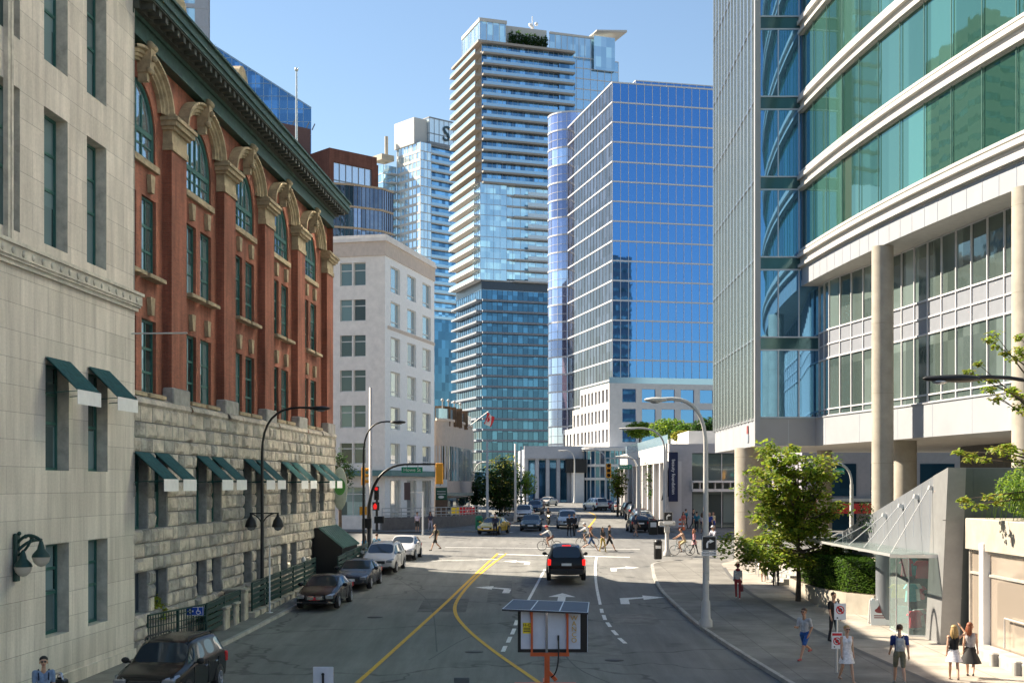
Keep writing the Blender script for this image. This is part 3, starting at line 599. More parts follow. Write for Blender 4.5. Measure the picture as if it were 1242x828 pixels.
for i, (xa, xb) in enumerate(pairs):
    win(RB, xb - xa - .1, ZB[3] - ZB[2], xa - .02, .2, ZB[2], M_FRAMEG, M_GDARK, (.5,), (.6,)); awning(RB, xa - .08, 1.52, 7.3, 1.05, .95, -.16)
    win(RB, xb - xa - .1, ZB[1] - ZB[0], xa - .02, .2, ZB[0], mat('slate_blue_frame', (.06, .08, .1), .6), mat('boarded_basement_pane', (.07, .085, .105), .5, var=.1), (), ())
b = MB(); b.tube([(fl(44.2), -.1, 11.55), (fl(44.2) + .6, -.3, 11.55)], .02, 5)
# ---- white precast corner building beyond the crossing
cx, cyy = P(467, 115), 115.0; WA = math.atan2(-.235, 1)
WB = thing('corner_office', 'white six storey corner building with paired square windows behind the brick building', 'building', (cx, cyy, 0), WA)
fz = lambda py, Y=115: Z(py, Y)
top = fz(284); L0 = -22; DW = 15.4
b = MB(); rows = [(317, 345), (362, 388), (405.5, 431.5), (448, 474), (491, 518), (537, 562)]
ops = []
for t, bo in rows:
    for k in range(4):
        x1 = -1.85 - k * 4.0
        for j in (0, 1): ops.append((x1 - 1.15 - j * 1.3, x1 - j * 1.3, fz(bo), fz(t)))
g0 = g(115)
for k in range(4): ops.append((-4.4 - k * 4.0, -1.85 - k * 4.0, g0 + 1.3, fz(590)))
wall_open(b, L0, 0, 0, top - 1.9, ops, 0, .3, 0, 0)
# right hand face at local x=0, built in rotated coordinates
c = MB(); rops = []; rrows = [(322, 353.5), (365, 395), (408, 437), (450, 480), (493, 520), (537, 563)]
for t, bo in rrows:
    for k in range(3): rops.append((1.55 + k * 4.9, 4.35 + k * 4.9, fz(bo, 116.6), fz(t, 116.6)))
for k in range(3): rops.append((1.4 + k * 4.9, 4.5 + k * 4.9, g0 + .9, fz(582, 116.6)))
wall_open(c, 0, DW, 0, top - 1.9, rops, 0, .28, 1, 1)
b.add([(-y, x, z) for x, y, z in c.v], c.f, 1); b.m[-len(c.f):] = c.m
b.quad((L0, 0, top - .3), (0, 0, top - .3), (0, DW, top - .3), (L0, DW, top - .3))
b.quad((L0, DW, 0), (0, DW, 0), (0, DW, top - .3), (L0, DW, top - .3))
b.build('wall', [M_WPRE, mat('lit_side_wall', (.86, .85, .85), .75, var=.05)], WB)  # side wall toned lighter to imitate the light reflected onto it
ol = [(L0, 0), (0, 0), (0, DW)]
b = MB(); b.ledge(ol, top - 1.9, top - .62, -.3, .1, 0); b.build('parapet', M_BEI, WB)
b = MB(); b.ledge(ol, top - .62, top - .3, -.3, .25); b.ledge(ol, top - .3, top, -.3, .12); b.ledge(ol, fz(399) - .0, fz(394), -.1, .08) if False else None; b.build('coping', M_WPRE, WB)
b = MB(); b.ledge([(0, .7), (0, DW)], fz(400, 116.6), fz(396, 116.6), -.05, .06); b.build('string_course', M_BEI, WB)
b = MB(); b.ledge(ol, fz(577), fz(570), -.1, .9); b.build('entrance_canopy', mat('teal_canopy', (.1, .2, .2), .6), WB)
pa = win(WB, 1.15, ops[0][3] - ops[0][2], ops[0][0], .2, ops[0][2], M_FRW, M_GWIN, (), (.66,), .07)
for o in ops[1:48]: dup(pa, WB, (o[0], .2, o[2]))
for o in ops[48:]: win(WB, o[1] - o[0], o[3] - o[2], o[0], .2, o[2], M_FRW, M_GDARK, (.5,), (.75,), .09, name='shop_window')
for i, o in enumerate(rops):
    f = win(WB, o[1] - o[0], o[3] - o[2], -.2, o[0], o[2], M_FRW, M_GBLUE if i < 6 else M_GCURT, (.25, .75), (.2,), .08, name='window' if i < 18 else 'shop_window'); f.rotation_euler = (0, 0, R(90))
# ---- low curved building with roof terrace
CB = thing('curved_building', 'low beige curved building with roof terrace and wide windows beside the corner office', 'building', (P(527, 131), 131, 0), 0)
q0 = Vector((P(527, 131), 131)); arc = []
for i in range(13):                               # convex arc swinging back from the street
    t = i / 12; px = 529 + 43.5 * t; Y = 133 + 1.5 * t + 17 * t ** 2.6; arc.append((P(px, Y) - q0.x, Y - q0.y))
arc += [(arc[-1][0] - .2, arc[-1][1] + 14)]
zt = Z(511, 135); b = MB(); b.wall(arc, 0, Z(595, 135), 0); b.wall(arc, Z(570, 135), Z(538, 135) - H + H + 0, 1, -.12)
zs1, zs2 = Z(583, 135), Z(541, 135)
b = MB(); b.wall(arc, zs2, zt, 0); b.wall(arc, Z(598, 135), zs1, 0); b.wall(arc, 2, Z(598, 135), 0, -.5)
for k in range(0, 13, 3): b.mull([arc[k], arc[k + 1] if k + 1 < len(arc) else arc[k]], zs1, zs2, 3.0, .5, .02, 0)
b.add([(x, y, zt - .6) for x, y in arc] + [(arc[0][0], 20, zt - .6)], [tuple(range(len(arc) + 1))]); b.quad((arc[0][0], arc[0][1], 0), (arc[0][0], 22, 0), (arc[0][0], 22, zt), (arc[0][0], arc[0][1], zt)); b.quad((-2, arc[0][1], 2), (arc[0][0], arc[0][1], 2), (arc[0][0], arc[0][1], zt), (-2, arc[0][1], zt))
b.build('wall', mat('pinkish_precast', (.5, .42, .37), .8, var=.08), CB)
b = MB(); b.wall(arc, zs1, zs2, 0, -.15); b.build('ribbon_window', M_RWIN, CB); b = MB(); b.mull(arc[:-1], zs1, zs2, .9, .07, .05, 0); b.build('mullion', M_MUL, CB)
b = MB(); b.ledge(arc[:-1], zt, zt + .25, -.2, .15); b.build('coping', M_BEI, CB)
b = MB(); b.wall(arc[:-1], zt + .25, zt + 1.3, 0, -.1); b.build('terrace_rail', M_RAIL, CB)
b = MB(); b.ledge(arc[:8], Z(601, 133), Z(597.5, 133), -.2, 1.8); b.build('glass_canopy', mat('grey_canopy', (.2, .25, .25), .5), CB)
b = MB(); b.box(-2.2, -.3, -5, -4.6, Z(620, 129), Z(566, 129)); 
b = MB(); b.wall(arc[:-1], g(132), Z(604, 133), 0, -.45); b.build('shopfront', M_RWIN, CB)
for i in range(4):
    b = MB(); x_, y_ = arc[2 + i * 2]; b.cyl((x_, y_ + .6, zt), (x_, y_ + .6, zt + 2.1), .05, 8); b.ball((x_, y_ + .6, zt + 2.2), .17, 10); tag(b.build('terrace_lamp', M_POLE, None, (q0.x, q0.y, 0)), 'white globe lamp on the roof terrace of the curved building', 'lamp', 'terrace globe lamps')
b = MB()
for i in range(5): x_, y_ = arc[1 + i * 2]; b.box(x_ - .5, x_ + .5, y_ + 1.0, y_ + 1.6, zt - .5, zt + 1.6)
b.box(arc[1][0], arc[9][0], arc[5][1] + 1.7, arc[5][1] + 1.75, zt - .5, zt + 1.2); tag(b.build('terrace_screen', mat('brown_wood_screen', (.16, .1, .06), .8), None, (q0.x, q0.y, 0)), 'brown slatted screen on the curved roof terrace', 'screen')
# ------------------------------------------------------------------ right side: curved glass office building (world coordinates)
GB = thing('glass_office', 'curved glass office building with white bands, ribbed side wall and round concrete columns', 'building', (16, 75, 0), 0)
ox, oy = 16, 75
def W(pts): return [(x - ox, y - oy) for x, y in pts]
zz = lambda z: z + H
rib = W([(14.62, 92.0), (14.4, 75.0)]); strip = W([(14.4, 75.0), (18.05, 75.0)])
b = MB(); b.wall(rib, zz(3.75), zz(36), 0); b.build('ribbed_glazing', M_RIBG, GB)
b = MB(); n_ = 7
for i_ in range(n_): a_, c_ = [(rib[0][0] + (rib[1][0] - rib[0][0]) * t, rib[0][1] + (rib[1][1] - rib[0][1]) * t) for t in (i_ / n_, (i_ + 1) / n_)]; b.wall([a_, c_], zz(36), zz(62), 1 if i_ % 3 == 2 else 0)
b.build('bounce_glazing', [M_BOUNCE, M_RIBG], GB)  # added mirror panes above the view, reflecting sun onto the brick front
b = MB(); b.mull(rib, zz(3.7), zz(36), 1.35, .26, .14, 0); b.build('fin', M_RIB, GB)['kind'] = 'stuff'
for k in range(12):
    z = 3.87 + 4.7 * k
    b = MB(); b.ledge(rib, zz(z) - .06, zz(z) + .06, 0, .06); b.build('transom', M_RIB, GB)
    f = MB(); f.wall(strip, zz(z), zz(z + 3.95), 0); s_ = f.build('corner_glazing', M_RSTRIP, GB)
    m = MB(); m.mull(strip, zz(z), zz(z + 3.95), 1.2, .07, .06); m.ledge(strip, zz(z + 3.95) - .04, zz(z + 3.95) + .04, 0, .07); m.ledge(strip, zz(z) - .04, zz(z) + .04, 0, .07); m.build('mullion', M_MUL, s_)
    f = MB(); f.wall(strip, zz(z + 3.95), zz(z + 4.7), 0, -.02); f.build('spandrel', M_RSPAN, GB)
b = MB(); b.box(14.22 - ox, 14.55 - ox, -.22, .1, zz(2.2), zz(62)); b.build('corner_post', M_PANEL, GB)
b = MB(); b.box(16.95 - ox, 17.1 - ox, -.16, .0, zz(11.9), zz(62)); b.build('junction_post', mat('dark_blue_post', (.06, .1, .16), .4, .3), GB)
# bottom fascia panels of the tower end and its soffit
und = W([(14.66, 92.0), (14.36, 74.92), (18.05, 74.92)])
b = MB(); b.wall(und, zz(2.2), zz(3.75), 0, .04); b.ledge(und, zz(3.75), zz(3.8), -.1, .1); b.build('fascia_panel', M_PANEL, GB)
b = MB(); b.mull(und[1:], zz(2.22), zz(3.72), 1.7, .025, .045); b.mull(und[:2], zz(2.22), zz(3.72), 2.8, .025, .045); b.build('panel_joint', M_MUL, GB)
# drum
def arc3(p0, p1, p2, n):                           # circular arc through three points
    ax, ay = p0; bx, by = p1; cx_, cy_ = p2; d = 2 * (ax * (by - cy_) + bx * (cy_ - ay) + cx_ * (ay - by))
    ux = ((ax * ax + ay * ay) * (by - cy_) + (bx * bx + by * by) * (cy_ - ay) + (cx_ * cx_ + cy_ * cy_) * (ay - by)) / d
    uy = ((ax * ax + ay * ay) * (cx_ - bx) + (bx * bx + by * by) * (ax - cx_) + (cx_ * cx_ + cy_ * cy_) * (bx - ax)) / d
    r = math.hypot(ax - ux, ay - uy); a0 = math.atan2(ay - uy, ax - ux); a1 = math.atan2(cy_ - uy, cx_ - ux)
    if a1 - a0 > math.pi: a1 -= 2 * math.pi
    if a0 - a1 > math.pi: a1 += 2 * math.pi
    return [(ux + r * math.cos(a0 + (a1 - a0) * i / n), uy + r * math.sin(a0 + (a1 - a0) * i / n)) for i in range(n + 1)]
drum = W(arc3((16.98, 75.0), (18.25, 60.0), (22.6, 38.0), 30))
def dtrim(i0, i1): return drum[i0:i1]
DZ = [13.3 + 4.55 * k for k in range(10)]           # glass bottoms
for k, z in enumerate(DZ):
    f = MB(); f.wall(drum, zz(z + .4), zz(z + 3.82), 0, -.06)
    if k >= 4: f.m = [1 if (i_ // 2 + k // 4) % 3 < 2 else 0 for i_ in range(len(f.m))]  # unseen upper storeys: added mirror panes in groups bounce sunlight across the street
    gz = f.build('drum_glazing', [M_RGLASS, M_BOUNCE], GB)
    m = MB(); m.mull(drum[::2] + drum[-1:], zz(z + .4), zz(z + 3.82), 1.7, .04, .03); m.build('mullion', mat('green_mullion', (.05, .12, .1), .5, .3), gz)
    s = MB(); zb_ = z + 3.82 - 4.55
    s.ledge(drum, zz(zb_), zz(zb_ + .5), -.3, .06, 0); s.ledge(drum, zz(zb_ + .06), zz(zb_ + .24), .05, .22, 0); s.ledge(drum, zz(zb_ + .62), zz(zb_ + .84), .05, .26, 0); s.ledge(drum, zz(zb_ + .5), zz(zb_ + 1.13), -.3, .08, 0)
    s.ledge(drum, zz(zb_ + .96), zz(zb_ + 1.1), .05, .16, 0); s.build('white_band', M_BAND, GB)
b = MB(); b.wall(drum, zz(11.55), zz(12.58), 0, .0); b.build('drum_fascia', M_PANEL, GB)
b = MB(); b.mull(drum, zz(11.56), zz(12.56), 1.5, .02, .012); b.build('panel_joint', M_MUL, GB)
# recessed storeys below the drum
rec = W([(18.05, 72.6), (19.55, 64), (21.0, 52.5), (23.3, 36)]); rec0 = [(18.05 - ox, 0)] + rec
b = MB()
for i in range(len(drum) - 1):
    a, c = drum[i], drum[i + 1]; 
    def inn(p): 
        y = p[1] + oy; return (ip([(30, 24.2), (36, 23.3), (52.5, 21.0), (64, 19.55), (72.6, 18.05), (80, 18.05)], y) - ox + .3, p[1])
    b.quad((a[0], a[1], zz(11.55)), (c[0], c[1], zz(11.55)), (*inn(c), zz(11.55)), (*inn(a), zz(11.55)), 0)
b.build('drum_soffit', M_SOFF, GB)
for z0, z1 in ((3.85, 7.15), (8.75, 11.55)):
    f = MB(); f.wall(rec0, zz(z0), zz(z1), 0); gz = f.build('recess_glazing', M_RWIN, GB); m = MB(); m.mull(rec0, zz(z0), zz(z1), 1.5, .07, .07); m.ledge(rec0, zz(z0) - .03, zz(z0) + .05, 0, .08); m.ledge(rec0, zz(z1) - .05, zz(z1) + .03, 0, .08)
    if z0 < 5: m.ledge(rec0, zz(4.2), zz(4.27), 0, .07)
    m.build('mullion', M_LINE, gz)
b = MB(); b.wall(rec0, zz(7.15), zz(8.75), 0, .01); pz = b.build('spandrel_panel', mat('grey_spandrel_panel', (.2, .215, .245), .5, var=.05), GB); m = MB(); m.mull(rec0, zz(7.18), zz(8.72), 1.5, .07, .07); m.ledge(rec0, zz(7.9), zz(7.97), 0, .07); m.build('mullion', M_LINE, pz)
b = MB(); b.wall(rec0, zz(2.2), zz(3.8), 0, .25); b.ledge(rec0, zz(3.78), zz(3.84), -.1, .3); fb = b.build('fascia_panel', M_PANEL, GB); m = MB(); m.mull(rec, zz(2.22), zz(3.76), 4.2, .03, .256); m.build('panel_joint', M_MUL, fb)
# soffit of the underside, core and back walls
out = und[:2] + [(18.05 - ox, -.08)] + rec
poly = [(x, y, zz(2.22)) for x, y in out] + [(60 - ox, 36 - oy, zz(2.22)), (60 - ox, 92 - oy, zz(2.22))]
b = MB(); b.add(poly, [tuple(range(len(poly)))]); b.build('soffit', M_SOFF, GB)
b = MB(); b.quad((14.62 - ox, 17, zz(2.3)), (60 - ox, 17, zz(2.3)), (60 - ox, 17, zz(62)), (14.62 - ox, 17, zz(62))); b.quad((14.4 - ox, 0, zz(62)), (60, 0, zz(62)), (60, 17, zz(62)), (14.6 - ox, 17, zz(62))); b.quad((18, -36, zz(58)), (60, -36, zz(58)), (60, 0, zz(58)), (1, 0, zz(58))); b.build('back_wall', M_RSPAN, GB)
def column(px, Y, r, top, m=M_CONCOL, x=None):
    x = P(px, Y) if x is None else x; b = MB(); b.lathe([(r, gs(Y)), (r, top)], 28, 0, (x - ox, Y - oy, 0))
    z = gs(Y) + 3.2
    while z < top - .5: b.lathe([(r + .004, z), (r + .004, z + .03)], 28, 1, (x - ox, Y - oy, 0)); z += 3.4
    return b.build('column', [m, mat('column_joint', (.3, .27, .22), .9)], GB)
column(909, 80, .92, zz(2.21)); column(1070.5, 62.4, .52, zz(11.54)); column(1098, 66.5, .58, zz(2.21)); column(1246, 50.0, .58, zz(11.54)); column(1000, 86, .5, zz(2.21))
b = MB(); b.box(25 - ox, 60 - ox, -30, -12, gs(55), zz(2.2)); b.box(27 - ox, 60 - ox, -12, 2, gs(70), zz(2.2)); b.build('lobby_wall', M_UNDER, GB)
b = MB(); b.quad((24.9 - ox, -12.05, gs(63) + .2), (24.9 - ox, -29, gs(50)), (24.9 - ox, -29, zz(1.9)), (24.9 - ox, -12.05, zz(1.9))); b.quad((25 - ox, -30.05, gs(45)), (40 - ox, -30.05, gs(45)), (40 - ox, -30.05, zz(1.5)), (25 - ox, -30.05, zz(1.5))); lg = b.build('lobby_glazing', M_RWIN, GB)
b = MB(); b.mull([(24.9 - ox, -12.05), (24.9 - ox, -29)], gs(55), zz(1.9), 1.6, .06, .06); b.build('mullion', M_MUL, lg)
b = MB(); b.box(14.30 - ox, 14.34 - ox, 2.4, 3.0, zz(2.5), zz(2.95), 0); b.prism([(2.45, zz(3.02)), (2.95, zz(3.02)), (2.85, zz(3.5)), (2.55, zz(3.5))], 14.30 - ox, 14.34 - ox, 'x', 1); o = b.build('tenant_emblem', [M_MUL, mat('emblem_maroon', (.25, .05, .05), .5)], GB)
# ---- glass store entrance: wedge wall, pier, canopy, vestibule
SE = thing('store_entrance', 'sloping zinc wedge wall with glass canopy and glazed shop entrance on the plaza', 'entrance pavilion', (16, 47, 0), 0)
wx, wy = 16, 47
b = MB(); gy = gs(47) + .13
b.prism([(0, zz(.58)), (15, zz(-2.35)), (15, zz(-3.6)), (1.55, zz(-2.75)), (0, zz(-1.3))], .02, 3.2, 'x', 0)
for k in range(1, 15): b.box(.012, .03, k - .012, k + .012, zz(.5 - .19 * k - 2.4 * (1 - k / 18)), zz(.5 - .195 * k), 1)
b.build('wedge_wall', [M_ZINC, M_MUL], SE)
b = MB(); b.box(.05, 3.4, -.05, .0, zz(-1.4), zz(.56)); b.box(.05, 3.4, -.05, -.0, gy, zz(-1.4)); 
for k in (.95, 2.1): b.box(k, k + .03, -.06, -.05, zz(-1.4), zz(.56))
b.build('dark_front', M_ZDARK, SE)
b = MB(); v = [(-.42, -.12, gy), (.35, -.12, gy), (.62, -.12, zz(.58)), (.02, -.12, zz(.58)), (-.42, 1.5, gy), (.35, 1.5, gy), (.62, 1.5, zz(-.0)), (.02, 1.5, zz(.28))]
b.add([(-.3, -.12, gy), (.42, -.12, gy), (.66, -.12, zz(.585)), (.0, -.12, zz(.585)), (-.3, 1.55, gy), (.42, 1.55, gy), (.66, 1.55, zz(.28)), (.0, 1.55, zz(.28))], [(0, 1, 2, 3), (5, 4, 7, 6), (4, 0, 3, 7), (1, 5, 6, 2), (3, 2, 6, 7)])
for z in (-1.35, -4.2): b.box(-.2, .5, -.135, -.12, zz(z) - .015, zz(z) + .015)
b.build('pier', mat('beige_zinc_panel', (.27, .275, .28), .45, .4, var=.06), SE)
cz = zz(-2.65)
b = MB(); b.quad((-1.9, .6, cz), (.0, .6, cz), (.0, 16, cz), (-1.9, 16, cz)); b.quad((-1.9, .6, cz + .03), (-1.9, 16, cz + .03), (0, 16, cz + .03), (0, .6, cz + .03)); ca = b.build('glass_canopy', clear_glass('canopy_glass', (.8, .87, .86), .3), SE)
b = MB()
for y in frange(.6, 16, 2.2): b.beam((-1.9, y, cz - .06), (.05, y, cz - .06), .06, .12)
b.beam((-1.9, .6, cz - .02), (-1.9, 16, cz - .02), .05, .1); b.build('canopy_frame', M_STEEL, ca)
for i, (y, zt_) in enumerate(((1.6, -.2), (3.4, -.55), (5.4, -.95), (7.7, -1.4), (10.2, -1.85))):
    b = MB(); b.beam((.04, y, zz(zt_)), (-.16, y, zz(zt_) + .05), .2, .16); b.beam((-.16, y, zz(zt_)), (-1.6, y - .1, cz + .04), .028); b.build('tie_rod', M_STEEL, SE)
b = MB(); b.lathe([(.42, gy), (.42, cz - .08)], 20, 0, (-.6, 5.6, 0)); b.build('entrance_column', M_ZINC, SE)
vest = [(-.3, 5.2), (-.85, 4.2), (-.95, 3.0), (-.75, 2.1), (-.1, 1.7)]
b = MB(); b.wall(vest, gy + .02, cz - .1, 0); vg = b.build('vestibule_glass', clear_glass('shop_glass', (.72, .86, .84), .22), SE)
b = MB(); b.mull(vest, gy, cz - .1, 1.3, .03, .03); b.ledge(vest, cz - .2, cz - .08, -.05, .04); b.ledge(vest, gy, gy + .1, -.05, .04); b.build('glazing_bar', M_STEEL, vg)
b = MB(); b.box(1.2, 1.3, 1.6, 10, gy, cz); b.box(-.2, 1.2, 6.0, 6.1, gy, cz); b.quad((-.9, 1.7, gy + .012), (1.2, 1.6, gy + .012), (1.2, 6, gy + .012), (-.9, 6, gy + .012)); b.build('shop_interior', mat('shop_interior', (.12, .1, .08), .8, var=.5, vs=1.5), SE)
cols_ = [(.55, .03, .05), (.6, .6, .58), (.5, .05, .1), (.05, .3, .32), (.6, .12, .15), (.02, .02, .025), (.1, .45, .45), (.62, .55, .5), (.5, .02, .04), (.55, .5, .08)]
rnd = random.Random(5)
for i in range(14):
    b = MB(); x, y, z = -.45 + (i % 3) * .3, 2.2 + (i % 5) * .55, gy + .35 + (i // 5) * .95; wd = rnd.uniform(.2, .3); hh = rnd.uniform(.5, .7)
    b.prism([(-wd, 0), (wd, 0), (wd * .8, hh * .7), (wd * 1.35, hh * .75), (wd * .8, hh), (-wd * .8, hh), (-wd * 1.35, hh * .75), (-wd * .8, hh * .7)], 0, .1, 'y'); 
    o = b.build('hanging_shirt', mat('shirt_%d' % (i % 10), cols_[i % 10], .8, var=.2, vs=9), None, (wx + x, wy + y, z), rnd.uniform(-.5, .5)); tag(o, '%s souvenir shirt hanging in the %s row behind the curved shop glass' % (('crimson', 'white', 'navy blue', 'dark teal', 'coral red', 'black', 'turquoise', 'cream', 'deep red', 'olive yellow')[i % 10], ('bottom', 'middle', 'top')[i // 5]), 'shirt', 'souvenir shirts in the shop window')
b = MB(); b.box(-.6, .1, 2.0, 4.5, gy + .02, gy + .3); tag(b.build('display_plinth', M_BLACK, None, (wx, wy, 0)), 'low dark display plinth inside the glass shop vestibule', 'plinth')
# ---- concrete planter wall with framed glass at the right edge
PW_ = thing('planter_wall', 'sunlit concrete planter wall with tall framed glass panels at the right edge', 'wall', (16.45, 46, 0), 0)
gq = gs(42) + .1; b = MB(); b.bbox(0, 4, -14, .4, zz(-2.35), zz(-1.25), .03); b.box(.25, 4, -14, .4, gq, zz(-2.35)); b.build('concrete_wall', M_CONCOL, PW_)
b = MB(); b.quad((.2, .3, gq + .2), (.2, -14, gq + .2), (.2, -14, zz(-2.36)), (.2, .3, zz(-2.36))); gpn = b.build('glass_panel', glass('bronze_glass', (.5, .43, .36), metal=.55, rough=.06, wav=.25, ws=.5), PW_)
b = MB()
for y in frange(.3, -14, 1.45): b.box(.12, .2, y - .035, y + .035, gq + .2, zz(-2.36))
for z in (gq + .25, zz(-2.42), zz(-3.2)): b.box(.13, .2, -14, .3, z - .04, z + .04)
b.build('glass_frame', mat('pale_steel_frame', (.55, .52, .48), .4, .4), PW_)
b = MB(); b.box(-.05, .24, -1.5, -1.12, gq, zz(-2.1)); b.build('white_post', M_SIGNW, PW_)
b = MB(); b.bbox(-.55, .15, -14, -1.2, gs(40), gq + .42, .06)
for k in range(5): b.bbox(-.75, -.5, -4.2 - 1.9 * k, -3.9 - 1.9 * k, gs(40), gq + .46, .04)
b.build('stone_bench_ledge', M_KERB, PW_)
b = MB(); b.tube([(.05, -3.2, gq + .5), (.05, -3.2, gq + 1.5), (.05, -6.4, gq + 1.5), (.05, -6.4, gq + .5)], .03, 6); b.build('handrail', M_STEEL, PW_)
# ---- planter with stairs behind the tree
PL = thing('hedge_planter', 'low concrete planter bed under the clipped hedge on the plaza', 'planter', (14.8, 60, 0), 0)
b = MB(); b.prism([(-.85, 3), (-.75, -1.2), (-.1, -3.7), (.75, -5.1), (1.15, -5.1), (1.15, 5), (-.7, 5)], gs(58), gs(58) + .95, 'z'); b.build('planter_wall', M_CONCOL, PL)
b = MB(); b.prism([(-.7, 3), (-.6, -1.2), (0, -3.55), (.8, -4.95), (1.05, -4.95), (1.05, 4.9), (-.6, 4.9)], gs(58) + .9, gs(58) + .97, 'z'); b.build('soil', mat('soil', (.08, .06, .04), .95, var=.3), PL)
ST = thing('entrance_stairs', 'pale concrete steps with steel handrails beside the hedge', 'stairs', (16.5, 70, 0), 0)
b = MB()
for k in range(9): b.box(-2.6 + k * .34, 3, -3, 2.5, gs(68) if k == 0 else gs(70) + .17 * k, gs(70) + .17 * (k + 1))
b.build('step_flight', M_KERB, ST)
for y in (-3.05, -.6, 2.4):
    b = MB(); z = gs(70); b.tube([(-3.1, y, z + .3), (-3.1, y, z + 1.0), (-2.7, y, z + 1.05), (.6, y, z + 2.75), (1.6, y, z + 2.75)], .035, 8); b.tube([(-2.7, y, z + .55), (.6, y, z + 2.2)], .03, 8); b.cyl((-2.7, y, z), (-2.7, y, z + 1.05), .03, 8); b.build('handrail', M_STEEL, ST)
b = MB(); b.box(-1.2, 3.2, 2.6, 3.0, gs(72), gs(72) + 1.5); b.build('side_wall', M_CONCOL, ST)
# A frame sandwich board
AB = thing('sandwich_board', 'white A frame sandwich board with a maroon emblem beside the shop door', 'sandwich board', (P(1066, 52.5), 52.5, gs(52.5) + .135), R(-6))
for s_ in (-1, 1):
    b = MB(); y0, y1 = s_ * .32, s_ * .03
    prof = [(-.38, 0), (.38, 0), (.38, 1.0), (.3, 1.0), (.3, 1.07), (.18, 1.07), (.18, 1.0), (.07, 1.0), (.07, 1.07), (-.07, 1.07), (-.07, 1.0), (-.18, 1.0), (-.18, 1.07), (-.3, 1.07), (-.3, 1.0), (-.38, 1.0)]
    n = len(prof); yy = lambda z: y0 + (y1 - y0) * z / 1.07
    b.add([(x, yy(z) - .02, z) for x, z in prof] + [(x, yy(z) + .02, z) for x, z in prof], [tuple(range(n)), tuple(range(2 * n - 1, n - 1, -1))] + [(i, i + n, (i + 1) % n + n, (i + 1) % n) for i in range(n)]); b.build('board', M_SIGNW, AB)
b = MB(); yy = lambda z: -.32 + .29 * z / 1.07 - .028
b.add([(.2 * math.cos(t), yy(.58 + .1 * math.sin(t)), .58 + .1 * math.sin(t)) for t in [i * math.pi / 8 for i in range(16)]], [tuple(range(16))]); b.add([(x, yy(z), z) for x, z in ((-.12, .64), (.12, .64), (0, .82))], [(0, 1, 2)])
for z in (.36, .28): b.add([(-.24, yy(z), z), (.24, yy(z), z), (.24, yy(z + .04), z + .04), (-.24, yy(z + .04), z + .04)], [(0, 1, 2, 3)])
b.build('emblem', mat('emblem_maroon', (.25, .05, .05), .5), AB)
# ------------------------------------------------------------------ towers behind
def tower(name, label, px, Y, rotv, **k):
    return thing(name, label, 'tower', (P(px, Y), Y, 0), math.atan2(rotv[1], rotv[0]), **k)
# ---- blue mirror tower with white podium
Y = 235.0; BT = tower('blue_glass_tower', 'blue mirror glass office tower with white floor lines and a rounded side', 742.8, Y, (1, .228)); kx = math.hypot(1, .228)
D = 30 * math.hypot(1, .228); Wd = 34.0; zt = Z(100, Y); zb = Z(470, Y); fh = 3.64
ol = [(0, D), (0, 0), (Wd, 0)]; lf = [(0, D), (0, 0)]; rf = [(0, 0), (Wd, 0)]
cyc = (12.7 - P(742.8, Y), 271 - Y); rr = 5.05; ca_, sa_ = math.cos(-BT.rotation_euler[2]), math.sin(-BT.rotation_euler[2]); cl = (cyc[0] * ca_ - cyc[1] * sa_, cyc[0] * sa_ + cyc[1] * ca_)
cylp = [(cl[0] + rr * math.cos(t), cl[1] + rr * math.sin(t)) for t in [R(100 + 190 * i / 16) for i in range(17)]]
z = zt; i = 0
while z > 8:
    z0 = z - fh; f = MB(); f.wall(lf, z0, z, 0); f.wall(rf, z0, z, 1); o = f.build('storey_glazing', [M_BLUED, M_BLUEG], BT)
    m = MB(); m.ledge(ol, z - .14, z + .14, -.05, .1); m.mull(rf, z0, z, 1.55, .09, .07); m.mull(lf, z0, z, 2.0, .09, .05, 1); m.build('white_mullion', [M_LINE, mat('dark_grey_mullion', (.16, .16, .18), .4, .3)], o)
    z = z0
z = Z(142, 270); 
while z > 8:
    z0 = z - fh; f = MB(); f.wall(cylp, z0, z, 0); o = f.build('round_glazing', glass('round_tower_glass', (.42, .5, .78), (.2, .24, .4), rough=.03, metal=.75, wav=.05, bl=.4, cell=(1.2, 3.64)), BT) if '_rg' not in globals() else f.build('round_glazing', _M['round_tower_glass'], BT); _rg = 1
    m = MB(); m.ledge(cylp, z - .16, z + .16, -.05, .12); m.mull(cylp[::2], z0, z, 1.9, .07, .05); m.ledge(cylp, z0 + fh * .45, z0 + fh * .45 + .08, 0, .06); m.build('white_mullion', M_LINE, o); z = z0
b = MB(); b.quad((0, 0, zt), (Wd, 0, zt), (Wd, D, zt), (0, D, zt)); b.add([(x, y, Z(142, 270)) for x, y in cylp], [tuple(range(17))]); b.build('roof', M_SLABG, BT)
b = MB(); s_ = [(6.5, 14), (6.5, 6), (Wd, 6)]; b.wall(s_, zt, zt + 2.6, 0); b.mull(s_, zt, zt + 2.6, 1.55, .07, .07, 1); b.ledge(s_, zt + 2.5, zt + 2.7, -.1, .1, 1); b.build('penthouse', [M_BLUEG, M_LINE], BT)
